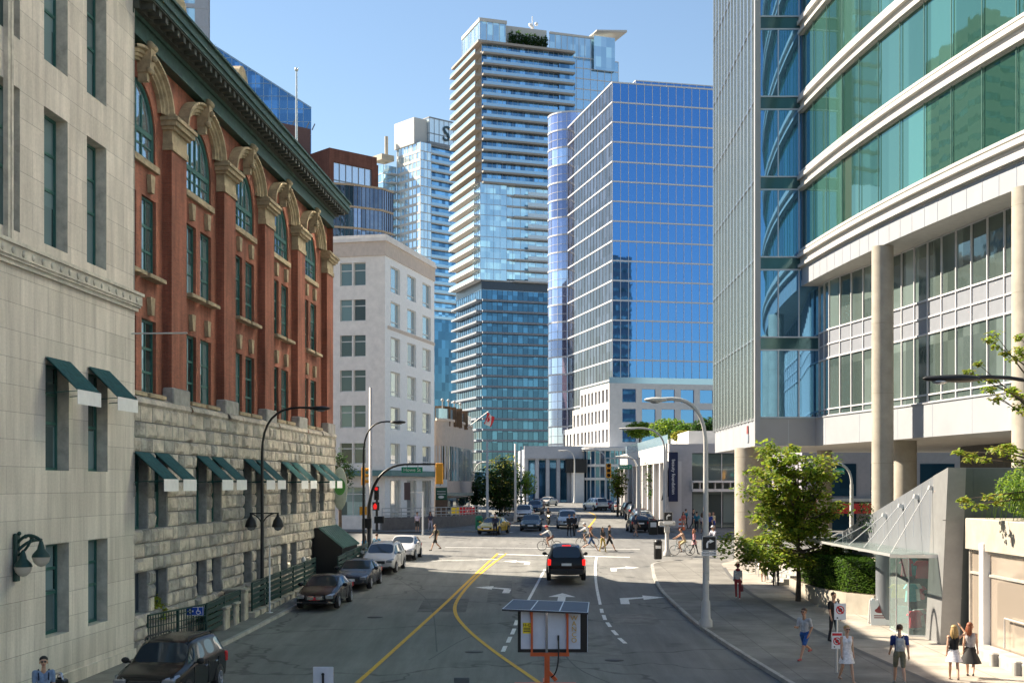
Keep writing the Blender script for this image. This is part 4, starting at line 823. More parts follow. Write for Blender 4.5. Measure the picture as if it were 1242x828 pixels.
# podium: stepped white blocks with square windows
def podium(x0, y1, y0, zt_, name):
    b = MB(); oL = [(-1.6, y1), (-1.6, y0)]; fl_ = [(-1.6, y0), (Wd, y0)]
    zs_ = []; z = zt_ - 1.0
    while z - 2.4 > 3.6: zs_.append((z - 2.4, z)); z -= 3.64
    opsF = [(x, x + 2.6, a, c) for x in frange(.9, Wd - 3.2, 3.55) for a, c in zs_] if name == 'main' else []
    opsL = [(y, y + 1.5, a, c) for y in frange(.8, (y1 - y0) - 2.0, 2.3) for a, c in zs_]
    if name == 'main': wall_open(b, -1.6, Wd, 2, zt_, opsF, y0, .35)
    else: b.quad((-1.6, y0, 2), (Wd * .2, y0, 2), (Wd * .2, y0, zt_), (-1.6, y0, zt_))
    c = MB(); wall_open(c, -(y1 - y0), 0, 2, zt_, [(-(q), -(p), a, d) for p, q, a, d in opsL], 0, .35); b.add([(y - 1.6, y0 - x, z) for x, y, z in c.v], c.f)
    b.quad((-1.6, y0, zt_), (Wd, y0, zt_), (Wd, y0 + 4, zt_), (-1.6, y0 + 4, zt_)); b.quad((-1.6, y0, zt_), (.5, y0, zt_), (.5, y1, zt_), (-1.6, y1, zt_)); b.quad((-1.6, y1, 2), (.5, y1, 2), (.5, y1, zt_), (-1.6, y1, zt_))
    o = b.build('podium', M_WWH, BT)
    f = MB()
    for p, q, a, d in opsF: f.quad((p, y0 + .3, a), (q, y0 + .3, a), (q, y0 + .3, d), (p, y0 + .3, d), 0)
    for p, q, a, d in opsL: f.quad((-1.3, y0 + q, a), (-1.3, y0 + p, a), (-1.3, y0 + p, d), (-1.3, y0 + q, d), 1)
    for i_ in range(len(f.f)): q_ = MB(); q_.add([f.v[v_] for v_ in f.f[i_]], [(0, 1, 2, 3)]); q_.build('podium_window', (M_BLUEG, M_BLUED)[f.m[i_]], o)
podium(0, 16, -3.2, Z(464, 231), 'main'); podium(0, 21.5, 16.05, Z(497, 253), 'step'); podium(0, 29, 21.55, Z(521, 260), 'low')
b = MB(); b.wall([(-1.6, -3.1), (Wd, -3.1)], Z(464, 231), Z(464, 231) + 1.1, 0); b.build('terrace_rail', M_RAIL, BT)
# ---- tall condominium tower in the middle
Y = 350.0; CT = tower('condo_tower', 'tall glass residential tower with stacked balconies in the centre of the skyline', 584.3, Y, (1, .352))
kk = math.hypot(1, .352); D = 22.6 * kk; W1 = 25.5 * kk; W2 = 39.8 * kk; fh = 2.95
zA, zBq, zC, zDd = Z(52, Y), Z(228, Y), Z(342, Y), Z(351, Y)
lf = [(0, D), (0, 0)]; rf = [(0, 0), (W1, 0)]
def storey(z0, h, gl, gr, slab, sl=.0, sr=.0, sth=.35, stepL=2.2, stepR=1.6, rail=None, mm=M_MUL):
    f = MB(); f.wall(lf, z0, z0 + h, 0); f.wall(rf, z0, z0 + h, 1); o = f.build('storey_glazing', [gl, gr], CT)
    m = MB(); m.mull(lf, z0, z0 + h, stepL, .09, .06); m.mull(rf, z0, z0 + h, stepR, .09, .06); m.build('mullion', mm, o)
    s = MB(); s.ledge(lf, z0 - sth / 2, z0 + sth / 2, -.1, .1 + sl); s.ledge(rf, z0 - sth / 2, z0 + sth / 2, -.1, .1 + sr); sb = s.build('floor_slab', slab, CT)
    if rail:
        r_ = MB(); r_.wall([(p[0], p[1]) for p in offset(lf, sl)], z0 + .15, z0 + 1.1, 0) if rail[0] else None; r_.wall(offset(rf, sr), z0 + .15, z0 + 1.1, 0) if rail[1] else None
        r_.build('balcony_rail', M_RAIL, sb)
    return o
z = zA - fh; 
while z > zBq - .5: storey(z, fh, M_WARM, M_TWG, M_SLABT, 1.9, 1.3, .5, 4.2, 1.5, (1, 1), M_MUL); z -= fh
n = 0
while z > zC - .5:
    storey(z, fh, M_WARM, M_TWL, M_SLABW, 2.2, .25, .5, 4, 2.2, (1, 0), M_LINE)
    f = MB(); f.wall([(-.6, 6.5), (-.6, -.6), (7, -.6)], z, z + fh, 0); f.mull([(-.6, 6.5), (-.6, -.6), (7, -.6)], z, z + fh, 2.0, .08, .05, 1); f.ledge([(-.6, 6.5), (-.6, -.6), (7, -.6)], z - .09, z + .09, 0, .06, 1); f.build('corner_bay', [M_TWL, M_MUL], CT)
    if n % 1 == 0:
        s = MB(); s.ledge([(9 + 4 * (n % 2), 0), (W1, 0)], z - .2, z + .2, -.1, 1.5); s.wall([(13, -1.5), (W1, -1.5)], z + .2, z + 1.15, 1); s.build('balcony', [M_SLABW, mat('white_frosted_rail', (.6, .7, .78), .3, .2, var=.05)], CT)
    z -= fh; n += 1
f = MB(); f.wall([(0, D), (0, 0), (W1, 0)], zDd, zC + 1.2, 0, .15); f.build('dark_band', mat('dark_transfer_band', (.04, .06, .09), .3, .2), CT)
z = zDd - fh
while z > 3: storey(z, fh, M_TWD, M_TWD, M_SLABG, 1.5, .9, .55, 2.0, 1.5, (0, 0), mat('dark_mullion', (.06, .09, .12), .4, .3)); z -= fh
b = MB(); 
ol2 = [(W1, 3.0), (W2, 3.0), (W2, D)]
z = Z(66, Y + 10)
b = MB(); b.wall([(W1, 3), (W2, 3)], 3, z, 0)
b.build('side_glazing', glass('pale_side_glass', (.4, .6, .76), rough=.05, metal=.7, bl=.2), CT)
b = MB(); zz_ = z
while zz_ > 40: b.ledge([(W1, 3), (W2, 3)], zz_ - .12, zz_ + .12, 0, .1); zz_ -= fh
b.mull([(W1, 3), (W2, 3)], 40, z, 2.2, .1, .1); b.build('side_mullion', M_LINE, CT)
b = MB(); b.wall([(W1 - 4.5, -.5), (W1 + .3, -.5), (W1 + .3, 3)], zBq, zA - 1.5, 0); b.build('blue_bay', M_TWG, CT)
# roof penthouse
zp = Z(22.5, Y + 4); b = MB(); b.wall([(.6, 20), (.6, 3.5), (8.2, 3.5), (8.2, 6)], zA, zp - .9, 0); b.build('penthouse_glazing', M_TWL, CT); b = MB(); b.wall([(21, 3.0), (W2 - 5, 3.0)], zA - .5, zp - 2.2, 0); b.build('penthouse_glazing', M_TWL, CT); b = MB(); b.wall([(W2 - 8, 2.0), (W2 - 1.5, 2.0), (W2 - 1.5, 12)], zA - 3, Z(43, Y + 13), 0); b.build('penthouse_glazing', M_TWL, CT)
b = MB(); b.mull([(.6, 20), (.6, 3.5), (8.2, 3.5)], zA, zp - .9, 1.9, .1, .08); b.ledge([(.6, 20), (.6, 3.5), (8.2, 3.5), (8.2, 6)], zp - .9, zp, -.3, .25); b.ledge([(21, 3), (W2 - 5, 3)], zp - 2.2, zp - 1.6, -.2, .2); b.mull([(21, 3), (W2 - 5, 3)], zA - .5, zp - 2.2, 1.9, .1, .08)
b.box(8.9, 21, 5.2, 12, zA, zp - .6); b.build('penthouse_frame', M_SLABW, CT)
b = MB(); zq = Z(40, Y + 13); b.add([(W2 - 8, 0, zq), (W2 + 1.4, 0, zq + .7), (W2 + 1.4, 13, zq + .7), (W2 - 8, 13, zq), (W2 - 8, 0, zq + .3), (W2 + 1.4, 0, zq + 1.3), (W2 + 1.4, 13, zq + 1.3), (W2 - 8, 13, zq + .3)], [(3, 2, 1, 0), (4, 5, 6, 7), (0, 1, 5, 4), (1, 2, 6, 5), (2, 3, 7, 6), (3, 0, 4, 7)]); b.build('roof_canopy', M_SLABW, CT)
b = MB(); b.quad((0, 0, zA), (W1, 0, zA), (W1, D, zA), (0, D, zA)); b.quad((W1, 3, z), (W2, 3, z), (W2, D, z), (W1, D, z)); b.quad((W2, 3, 3), (W2, D, 3), (W2, D, z), (W2, 3, z)); b.ledge([(0, D), (0, 0), (W1, 0)], zA - .3, zA + .3, -.2, 1.5); b.build('roof', M_SLABT, CT)
b = MB(); 
for dx, dz in ((17, 0), (18.2, 1.2), (16.4, .6)): b.ball((dx, 6, zp + .2 + dz * .8), .55, 8)
b.cyl((17, 6, zp - 1), (17, 6, zp + 3.2), .12, 6); b.build('roof_antenna', M_SIGNW, CT)
# ---- light residential tower with the S sign
Y = 430.0; LT = tower('pale_glass_tower', 'pale blue and white residential tower with a dark letter S on its crown', 510, Y, (.76, .65)); fh = 2.95
dl, dr = 13.5, 24.0; lf = [(0, dl), (0, 0)]; rf = [(0, 0), (4.5, 0)]; rb = [(4.5, 1.2), (dr, 1.2)]
ztop = Z(172, Y); z = ztop - fh
M_LTL = glass('pale_tower_bright_glass', (.6, .74, .84), (.4, .56, .7), metal=.6, rough=.08, bl=.4, cell=(1.3, 2.95))
while z > 60:
    f = MB(); f.wall(lf, z, z + fh, 0); f.wall(rf, z, z + fh, 0); f.wall(rb, z, z + fh, 1); f.quad((4.5, 0, z), (4.5, 1.2, z), (4.5, 1.2, z + fh), (4.5, 0, z + fh), 0); o = f.build('storey_glazing', [M_LTL, M_TWG], LT)
    s = MB(); s.ledge(lf, z - .45, z + .45, -.1, .12); s.mull(lf, z, z + fh, 2.2, .3, .1); s.ledge(rf, z - .15, z + .15, -.1, .08); s.mull(rf, z, z + fh, 1.5, .12, .05); s.ledge(rb, z - .2, z + .2, -.1, 1.0); s.build('floor_slab', M_SLABW, LT)
    r_ = MB(); r_.wall(offset(rb, .95), z + .2, z + 1.1, 0); r_.build('balcony_rail', M_RAIL, o)
    if z < Z(186, Y) - fh:
        f = MB(); l2 = [(-5.5, dl + 5), (-5.5, dl + .5), (0, dl + .5)]; f.wall(l2, z, z + fh, 0); f.ledge([(-3.2, dl + .5), (0, dl + .5)], z - .2, z + .2, -.1, 1.6, 1); f.ledge(l2, z - .15, z + .15, -.1, .1, 1); f.build('wing_storey', [M_TWL, M_SLABW], LT)
    z -= fh
b = MB(); b.wall([(0, dl), (0, 0), (dr, 0)], 2, z + fh, 0); b.build('lower_block', M_TWD, LT); b = MB(); b.quad((0, 0, ztop), (dr, 0, ztop), (dr, dl, ztop), (0, dl, ztop)); b.build('roof', M_SLABG, LT)
zc_ = Z(139, Y); b = MB(); b.box(-.5, 5, 3, dl + 1, ztop, zc_ - .3); b.build('crown_wall', M_SLABW, LT)
b = MB(); cr_ = [(5.2, 8), (5.2, 2), (dr, 2)]; b.wall(cr_, ztop + 1, zc_ + .5, 0); b.mull(cr_, ztop + 1, zc_ + .5, 2.2, .15, .1, 1); b.ledge(cr_, zc_ + .3, zc_ + .7, -.2, .2, 1); b.ledge(cr_, ztop + 4.2, ztop + 4.5, 0, .1, 1); b.ledge([(4, 2), (dr, 2)], ztop - .5, ztop + 1, -.5, 1.8, 1); b.build('crown_glazing', [glass('crown_glass', (.75, .85, .9), metal=.4, rough=.1), M_SLABG], LT)
text('S', 7.5, mat('dark_sign_letter', (.02, .06, .09), .4), LT, (12.4, 1.7, zc_ - 4.2), ext=.2)
b = MB(); b.box(-6.2, -1, dl + .3, dl + 6, Z(187, Y), Z(180, Y)); b.cyl((-2.4, dl + 3, Z(187, Y)), (-2.4, dl + 3, Z(155, Y)), .6, 8); b.build('wing_cap', mat('tan_cap', (.45, .4, .32), .7), LT)
# ---- brown brick tower, wavy glass block, slanted blue glass, far tower
Y = 190.0; BR = tower('brown_office_tower', 'reddish brown office tower with a large glass window wall above the white corner building', 399.5, Y, (.74, .67))
b = MB(); zt = Z(179, Y); b.quad((0, 10, 20), (0, 0, 20), (0, 0, zt), (0, 10, zt)); wall_open(b, 0, 8.7, 20, zt, [(.8, 7.8, Z(240, Y), Z(195, Y))], 0, .4); b.quad((0, 0, zt), (8.7, 0, zt), (8.7, 10, zt), (0, 10, zt)); b.quad((8.7, 0, 20), (8.7, 10, 20), (8.7, 10, zt), (8.7, 0, zt)); b.box(8.7, 9.7, 1.0, 9, 20, Z(202, Y + 8)); b.build('wall', M_BROWN, BR)
f = MB(); f.quad((.8, .3, Z(240, Y)), (7.8, .3, Z(240, Y)), (7.8, .3, Z(195, Y)), (.8, .3, Z(195, Y)), 0); gq_ = f.build('window_wall', glass('pale_window_wall', (.6, .66, .75), metal=.7, rough=.08), BR); m = MB(); m.mull([(.8, .3), (7.8, .3)], Z(240, Y), Z(195, Y), 1.1, .1, .08); m.ledge([(.8, .3), (7.8, .3)], Z(217, Y), Z(216, Y), 0, .1); m.build('mullion', M_SLABG, gq_)
b = MB(); b.box(-8, 2.6, 9, 18, 20, Z(158, Y + 9)); b.build('upper_block', mat('dark_brown_wall', (.15, .08, .07), .8, var=.1), BR)
b = MB(); b.box(-1.2, .2, 8.9, 9.0, Z(178, Y + 8), Z(174, Y + 8)); b.build('vent', M_SLABG, BR)
b = MB()
for x in (-.6, 1.9, 3.0): b.tube([(x, 9.2, Z(158, Y + 9)), (x + .5, 9.2, Z(150, Y + 9))], .1, 5)
b.build('roof_antenna', M_SLABG, BR)
Y = 165.0; WV = tower('wavy_glass_block', 'low dark mirror glass block with rippled reflections beside the brown tower', 463.5, Y, (.93, .36)); b = MB(); ol = [(-9, -.5), (-4, -.8), (0, 0), (1.9, 1.6), (2.2, 6)]; zt = Z(228, Y)
b.wall(ol, 20, zt, 0); b.build('glazing', glass('rippled_glass', (.2, .23, .3), (.08, .1, .14), rough=.03, metal=.85, wav=1.0, ws=.55, bl=.3, cell=(.9, 3.2)), WV)
m = MB(); m.mull(ol, 20, zt, .55, .06, .06, 0); m.build('mullion', mat('bronze_mullion', (.1, .1, .12), .4, .4), WV); m = MB()
for zz_ in (zt - .1, zt - 2.9, zt - 5.6): m = MB(); m.ledge(ol, zz_ - .13, zz_ + .13, 0, .09); m.build('reflection_band', mat('reflection_band', (.4, .3, .2), .5, .2), WV)  # solid tan bands imitate brown reflections in the rippled glass
b = MB(); b.add([(x, y, zt) for x, y in ol] + [(-9, 8, zt)], [tuple(range(6))]); b.build('roof', M_SLABG, WV)
Y = 300.0; SLT = thing('slanted_glass_tower', 'tower with a steep slanted blue glass roof behind the brick building cornice', 'tower', (P(326, Y), Y, 0), 0)
xa, xb = P(262, Y) - P(326, Y), P(377.5, Y) - P(326, Y); za, zb_ = Z(57, Y), Z(131, Y); 
b = MB(); b.add([(xa, 0, 30), (xb, 0, 30), (xb, 0, zb_), (xa, 0, za), (xa - 3, 22, 30), (xb - 4, 22, 30), (xb - 4, 22, zb_), (xa - 3, 22, za)], [(0, 1, 2, 3), (1, 5, 6, 2), (3, 2, 6, 7), (5, 4, 7, 6), (4, 0, 3, 7)]); b.build('glazing', glass('slanted_blue_glass', (.12, .26, .46), (.1, .22, .4), rough=.05, metal=.85, bl=.3, cell=(2.0, 3.0)), SLT)
m = MB()
for k in range(1, 12): x = xa + (xb - xa) * k / 12; m.box(x - .06, x + .06, -.08, 0, 60, za + (zb_ - za) * k / 12)
for k in range(8): zz_ = 88 + k * 3; xe = xa + (xb - xa) * min(1, (za - zz_) / (za - zb_)); m.box(xa, xe, -.08, 0, zz_ - .06, zz_ + .06)
m.beam((xa, -.05, za), (xb, -.05, zb_), .3); m.build('mullion', mat('pale_blue_mullion', (.3, .42, .55), .4, .4), SLT)
b = MB(); b.tube([(-6, 3, za - 9), (-8.2, 3, za - 4)], .4, 5); b.box(-8, -6, 2, 4, za - 12, za - 9); b.build('roof_crane', M_SLABG, SLT)
Y = 210.0; FT = thing('far_grey_tower', 'grey concrete and glass tower top peeking over the cornice at upper left', 'tower', (P(253, Y), Y, 0), R(12)); zt = Z(-60, Y)
z = zt
while z > 60:
    f = MB(); f.wall([(-14, 0), (-2.2, 0)], z - 3, z - .7, 0); f.wall([(0, 0), (0, 10)], z - 3, z, 1); f.build('storey_glazing', [M_TWL, M_SLABW], FT)
    s = MB(); s.box(-14, 0, -.15, 10, z - .7, z); s.box(-2.2, 0, -.1, 10, z - 3, z - .7); s.build('floor_slab', mat('grey_blue_concrete', (.38, .4, .44), .7, var=.05), FT); z -= 3
# ---- white building at the street end, low white shop building at right
EB = thing('street_end_building', 'white columned building with a curved glass corner closing the far end of the street', 'building', (P(727, 228), 228, 0), R(4))
g2 = gs(228); b = MB(); zt = Z(545, 228)
wall_open(b, -13.5, 6, g2 - 1, zt + .5, [], 0, .4)
for k in range(6): b.box(-13.4 + k * 1.9, -12.8 + k * 1.9, -.5, 0, g2 - 1, Z(556, 228))
b.box(-13.5, -3, -.8, 0, Z(556, 228), zt + .6); b.quad((-13.5, 0, zt), (6, 0, zt), (6, 14, zt), (-13.5, 14, zt)); b.quad((-13.5, 14, g2), (-13.5, 0, g2), (-13.5, 0, zt), (-13.5, 14, zt)); b.quad((6, 0, g2), (6, 14, g2), (6, 14, zt), (6, 0, zt)); b.build('wall', mat('shaded_white_stone', (.4, .42, .47), .8, var=.06), EB)  # bluish grey puts shade into the colour of this white wall
f = MB()
for k in range(5): f.quad((-12.7 + k * 1.9, -.1, g2), (-11.6 + k * 1.9, -.1, g2), (-11.6 + k * 1.9, -.1, Z(558, 228)), (-12.7 + k * 1.9, -.1, Z(558, 228)))
f.build('window_bay', M_TWD, EB)
b = MB(); ar = [(1 + 4.2 * math.cos(t), 1 + 4.2 * math.sin(t)) for t in [R(180 + 12 * i) for i in range(16)]]; b.wall(ar, g2, Z(546, 228), 0); b.mull(ar, g2, Z(546, 228), 1.0, .12, .1, 1); b.ledge(ar, Z(582, 228), Z(579, 228), 0, .6, 1); b.ledge(ar, Z(547, 228), Z(543, 228), -.3, .6, 1); b.ledge(ar, Z(566, 228), Z(563, 228), 0, .3, 1); b.build('round_corner', [M_TWD, M_WWH], EB)
b = MB(); b.box(-5.2, -3.0, -2.0, -1.0, g2, Z(560, 228)); b.box(-6.2, -2.6, -2.3, -.6, Z(573, 228), Z(557, 228), 1); b.build('portal', [M_WWH, M_SIGNB], EB)
b = MB(); zq = gs(330); b.box(-60, -14, 74, 90, g2 - 1, Z(572, 300)); b.build('side_block', M_TWD, EB)
SB = thing('shop_building', 'low white shop building with glass entrance and roof garden beyond the right corner', 'building', (14.5, 118, 0), 0)
g3 = gs(118); zt = Z(538, 118); lf = [(-.5, 50), (0, 0)]; rf = [(0, 0), (40, 0)]
b = MB(); b.wall(lf, Z(559, 118), zt, 0); b.ledge(lf, Z(559, 118) - .1, Z(559, 118), -1.5, .3, 0); b.mull(lf, g3, Z(559, 118), 5.2, .7, .25, 0)
b.quad((-.5, 50, zt - .2), (0, 0, zt - .2), (40, 0, zt - .2), (40, 50, zt - .2)); b.build('white_fascia', M_WWH, SB)
f = MB(); f.wall(lf, g3 - 1, Z(559, 118), 0, -1.2); f.build('arcade_glazing', mat('beige_arcade_wall', (.42, .38, .33), .6, var=.15), SB); m = MB(); m.mull(lf, g3, Z(559, 118), 1.7, .1, -1.15); m.ledge(lf, Z(600, 118), Z(598, 118), -1.2, -1.0); m.build('mullion', M_LINE, SB)
b = MB(); c_ = P(846, 118) - 14.5
wall_open(b, 0, 40, g3 - .3, zt, [(c_ - .5, 40, g3 - .3, zt - .85)], 0, .6); b.build('grey_wall', mat('grey_stone_cladding', (.4, .4, .42), .7, var=.06), SB)
b = MB(); x0 = c_ - .5; b.quad((x0, .5, g3), (40, .5, g3), (40, .5, zt - .9), (x0, .5, zt - .9)); eg = b.build('entrance_glazing', glass('entrance_glass', (.22, .27, .26), (.05, .06, .06), metal=.4, rough=.05, wav=.2, bl=.35, cell=(1.4, 2.6)), SB)
m = MB(); m.mull([(x0, .5), (40, .5)], g3, zt - .9, 1.4, .07, .08); m.ledge([(x0, .5), (40, .5)], Z(596, 118), Z(592.5, 118), 0, .9); m.ledge([(x0, .5), (40, .5)], Z(585, 118), Z(582.5, 118), 0, 1.2); m.mull([(x0, .5), (40, .5)], Z(593, 118), Z(584, 118), .7, .09, .8); m.build('entrance_frame', M_WWH, eg)
b = MB(); b.wall([(-.45, 40), (0, 1)], zt, zt + .9, 0); b.build('roof_rail', M_RAIL, SB)
b = MB(); b.box(2.5, 40, 5, 30, zt - .2, zt + 1.4); b.build('roof_terrace', M_WWH, SB)
# street scene under the office: grey building across the side street
UB = thing('side_street_building', 'grey building with red awning seen through the columns of the glass office', 'building', (23.6, 104, 0), 0)
b = MB(); zt = H + 5; b.box(0, 40, 0, 12, gs(104), zt); b.build('wall', mat('mauve_grey_wall', (.33, .31, .36), .7, var=.06), UB)
f = MB(); 
for k in range(6): f.box(1.6 + k * 4.0, 4.4 + k * 4.0, -.06, 0, gs(104) + 3.4, H + 1.6, 0); f.box(1.6 + k * 4, 4.4 + k * 4, -.06, 0, gs(104) + .2, gs(104) + 2.6, 0)
f.build('window_bay', M_TWD, UB); f = MB(); f.box(-.2, 40, -.5, 0, gs(104) + 2.95, gs(104) + 3.2); f.build('white_ledge', M_WWH, UB)
f = MB(); f.box(-.2, 40, -1.0, -.5, gs(104) + 2.0, gs(104) + 2.8); f.build('red_awning', mat('red_awning', (.5, .03, .03), .7), UB)
# ---- blocks out of the frame whose mirror image and shade the photograph shows
for nm, lb, x, y, wx_, dy, hh, m_ in (('residential_tower', 'dark residential tower to the right of the viewpoint mirrored in the blue glass', 131, 33, 16, 16, 88, mat('dark_tower_wall', (.06, .07, .09), .5)), ('station_building', 'long brick station building behind the viewpoint', -10, -60, 60, 18, 17, M_BRICK), ('office_tower', 'green glass tower hidden beyond the limestone building', -128, 165, 36, 40, 92, M_TWG), ('office_slab', 'stone office slab hidden beyond the brick building', -135, 235, 34, 40, 100, M_BEI)):
    t = thing(nm, lb, 'building', (x, y, 0)); b = MB(); b.box(-wx_ / 2, wx_ / 2, -dy / 2, dy / 2, 0, hh); b.build('wall', m_, t); s = MB()
    z = 4
    while z < hh - 2: s.box(-wx_ / 2 - .1, wx_ / 2 + .1, -dy / 2 - .1, dy / 2 + .1, z, z + (1.2 if hh > 50 else 1.9), 0); z += 3.4
    s.build('window_band' if m_ is not M_TWG else 'spandrel_band', M_GDARK if m_ is not M_TWG else M_SLABW, t)
# ------------------------------------------------------------------ street furniture
def bez(p0, p1, p2, n=8): return [tuple(Vector(p0) * (1 - t) ** 2 + Vector(p1) * 2 * t * (1 - t) + Vector(p2) * t * t) for t in [i / n for i in range(n + 1)]]
PAV = .13
def at(px, Y, dz=PAV): return (P(px, Y), Y, gs(Y) + dz)
def arm_lamp(name, label, px, Y, ztop, reach, m, r=.09, group=None, rise=2.0, x=None, head=.95):
    """post with one curved arm in x (reach may be negative); lamp head as a part"""
    x0 = P(px, Y) if x is None else x; z0 = gs(Y) + PAV; t = thing(name, label, 'street lamp', (x0, Y, z0), 0, group); h = ztop - z0
    b = MB(); b.lathe([(r * 2.1, 0), (r * 2.1, .25), (r * 1.5, .35), (r * 1.35, 1.0), (r, 1.1), (r * .75, h - rise)], 14); b.build('pole', m, t)
    s = 1 if reach > 0 else -1
    b = MB(); pts = [(0, 0, h - rise - .02)] + bez((0, 0, h - rise), (0, 0, h), (reach * .55, 0, h)) + [(reach - s * head * .6, 0, h - .03)]; b.tube(pts, [r * .75] * 2 + [r * .6] * (len(pts) - 2), 8); b.build('arm', m, t)
    b = MB(); b.lathe([(.03, 0), (.13, .05), (.2, .3), (.22, .6), (.13, head - .08), (.02, head)], 12, 0, sx=1, sy=.55, axis='x'); b.v = [(reach - s * head + s * x, y * 1.0, h - .04 + z * .9) for x, y, z in b.v]
    b.ball((reach - s * .45, 0, h - .12), .15, 10, 1, (1.4, .9, .5)); b.build('lamp_head', [m, M_HEAD], t); return t
A1 = arm_lamp('street_lamp', 'tall black street lamp with hanging twin lanterns in front of the stone base', 318, 57.0, Z(494, 57.0), 3.05, M_BLACK, .085)
h1 = Z(622, 57.0) - A1.location.z
b = MB(); b.beam((-.55, 0, h1), (.75, 0, h1), .05)
for s_ in (-1, 1): b.tube(bez((.0, 0, h1 - .55), (s_ * .1, 0, h1 - .1), (s_ * .55, 0, h1), 6), .03, 6)
b.build('lantern_bracket', M_BLACK, A1)
for dx in (-.5, .7):
    b = MB(); b.lathe([(.01, .05), (.05, 0), (.07, -.12), (.2, -.3), (.27, -.55), (.26, -.6)], 12, 0); b.lathe([(.2, -.6), (.14, -.72), (.01, -.76)], 12, 1); b.build('lantern', [M_BLACK, M_HEAD], A1, (dx, 0, h1 - .02))
A2 = arm_lamp('street_lamp', 'tall black street lamp beside the traffic signal mast at the crossing', 441, 77, Z(511, 77), 2.55, M_BLACK, .085)
arm_lamp('street_lamp', 'tall silver street lamp with a curved arm on the right pavement', 856, 51.8, Z(483.5, 51.8), -2.5, M_POLE, .13)
arm_lamp('street_lamp', 'black lamp arm reaching in from the right edge above the plaza', 1300, 33, Z(457, 33), -3.85, M_BLACK, .085, rise=1.4, x=14.45, head=1.5)
for px, Y, py, rc, lb in ((806, 112, 519, -4.0, 'white lamp post with a flat arm beside the shop banner'), (735, 175, 545, -3.4, 'white lamp post among the parked cars further along the street'), (697, 215, 546, -2.8, 'distant white lamp post at the street end'), (773, 140, 553, -2.4, 'white lamp post in front of the low white shop arcade'), (575, 170, 560, 2.6, 'far white lamp post beside the dark street trees')):
    arm_lamp('street_lamp', lb, px, Y, Z(py, Y), rc, M_POLE, .14, head=1.5)
for px, Y, py, lb in ((591, 121, 535, 'white pole nearest the taxi'), (625, 134, 538, 'white pole on the far left kerb in front of the dark trees'), (632, 150, 541, 'second white pole on the far left kerb'), (449.5, 88, 470, 'white flagpole in front of the corner office')):
    b = MB(); z = gs(Y) + PAV; h = Z(py, Y) - z; b.lathe([(.2, 0), (.2, .5), (.13, .6), (.1, h), (.001, h)], 12); tag(b.build('pole', M_POLE, None, (P(px, Y), Y, z)), lb, 'pole')
# flag on an angled staff from the curved building
t = thing('flag', 'red and white maple leaf flag on a slanted staff above the curved building', 'flag', (P(571, 137), 137, Z(514, 137)))
b = MB(); b.tube([(-.4, 0, -.4), (1.9, 0, 1.35)], .04, 6); b.build('staff', M_STEEL, t)
def flagw(u, v): return (1.75 - u * .35 + v * .75 + .1 * math.sin(v * 7 + u * 3), .15 * math.sin(v * 5) , 1.25 - u * 1.15 - v * .5)
b = MB(); n = 12
for i in range(n):
    for j in range(4):
        a, c = i / n, (i + 1) / n; q = [flagw(j / 4, a), flagw((j + 1) / 4, a), flagw((j + 1) / 4, c), flagw(j / 4, c)]
        b.add([(x, y, z) for x, y, z in q], [(0, 1, 2, 3)], 0 if i < 3 or i >= 9 else 1)
leaf = [(0, -.4), (.04, -.15), (.28, -.2), (.2, -.08), (.42, .1), (.32, .14), (.36, .28), (.2, .24), (.22, .42), (.1, .3), (0, .5)]; leaf = leaf + [(-x, y) for x, y in leaf[-2:0:-1]]
b.add([(flagw(.5 - y * .8, .5 + x * .42)[0], flagw(.5, .5 + x * .42)[1] - .04, flagw(.5 - y * .8, .5 + x * .42)[2]) for x, y in leaf], [tuple(range(len(leaf)))], 0)
b.build('cloth', [M_SIGNR, M_SIGNW], t)
# ---- traffic signals
def signal_head(parent, loc, rz, body, lit=None, n=3, s=1.0, name='signal_head'):
    b = MB(); w_, h = .38 * s, 1.08 * s * n / 3; b.bbox(-w_ / 2, w_ / 2, -.12 * s, .12 * s, 0, h, .03); 
    o = b.build(name, body, parent, loc, rz)
    for k in range(n):
        z = h * (k + .5) / n; c = MB(); c.lathe([(.001, -.125 * s), (.13 * s, -.13 * s), (.14 * s, -.12 * s)], 14, 0, (0, 0, z), axis='y'); mt = lit[1] if lit and lit[0] == k else M_SIGNB; c.build('lens', mt, o)
        v = MB(); q = [(.15 * s * math.cos(R(a)), .15 * s * math.sin(R(a))) for a in range(-20, 201, 20)]
        v.add([(x, -.125 * s, z + y) for x, y in q] + [(x, -.34 * s, z + y * .95) for x, y in q], [(i, i + 1, i + 1 + len(q), i + len(q)) for i in range(len(q) - 1)]); v.build('visor', body, o)
    return o
x0, y0, z0 = at(441, 77.3); TS = thing('traffic_signal_mast', 'black signal mast with a long curved arm carrying the green street name sign', 'traffic signal', (x0 + .25, y0 + .6, z0))
hA = Z(562.5, 77.9) - z0; re = P(534, 77.9) - x0 - .25
b = MB(); b.lathe([(.22, 0), (.22, .4), (.15, .5), (.12, hA - 2.6)], 14); b.build('pole', M_BLACK, TS)
b = MB(); pts = [(0, 0, hA - 2.7)] + bez((0, 0, hA - 2.6), (.3, 0, hA - .15), (re * .5, 0, hA - .02), 10) + [(re, 0, hA)]; b.tube(pts, [.12] * 2 + [.1 - .004 * i for i in range(len(pts) - 2)], 8); b.build('arm', M_BLACK, TS)
signal_head(TS, (re - .05, -.05, hA - 1.22), R(180), M_SIGY, None, s=1.18)
b = MB(); b.bbox(-.64, .64, -.02, .02, -.17, .17, .01); sg = b.build('street_name_sign', M_SIGNG, TS, (P(500, 77.9) - x0 - .25, -.14, hA - .36)); text('Howe St', .3, M_SIGNW, sg, (0, -.028, 0)); 
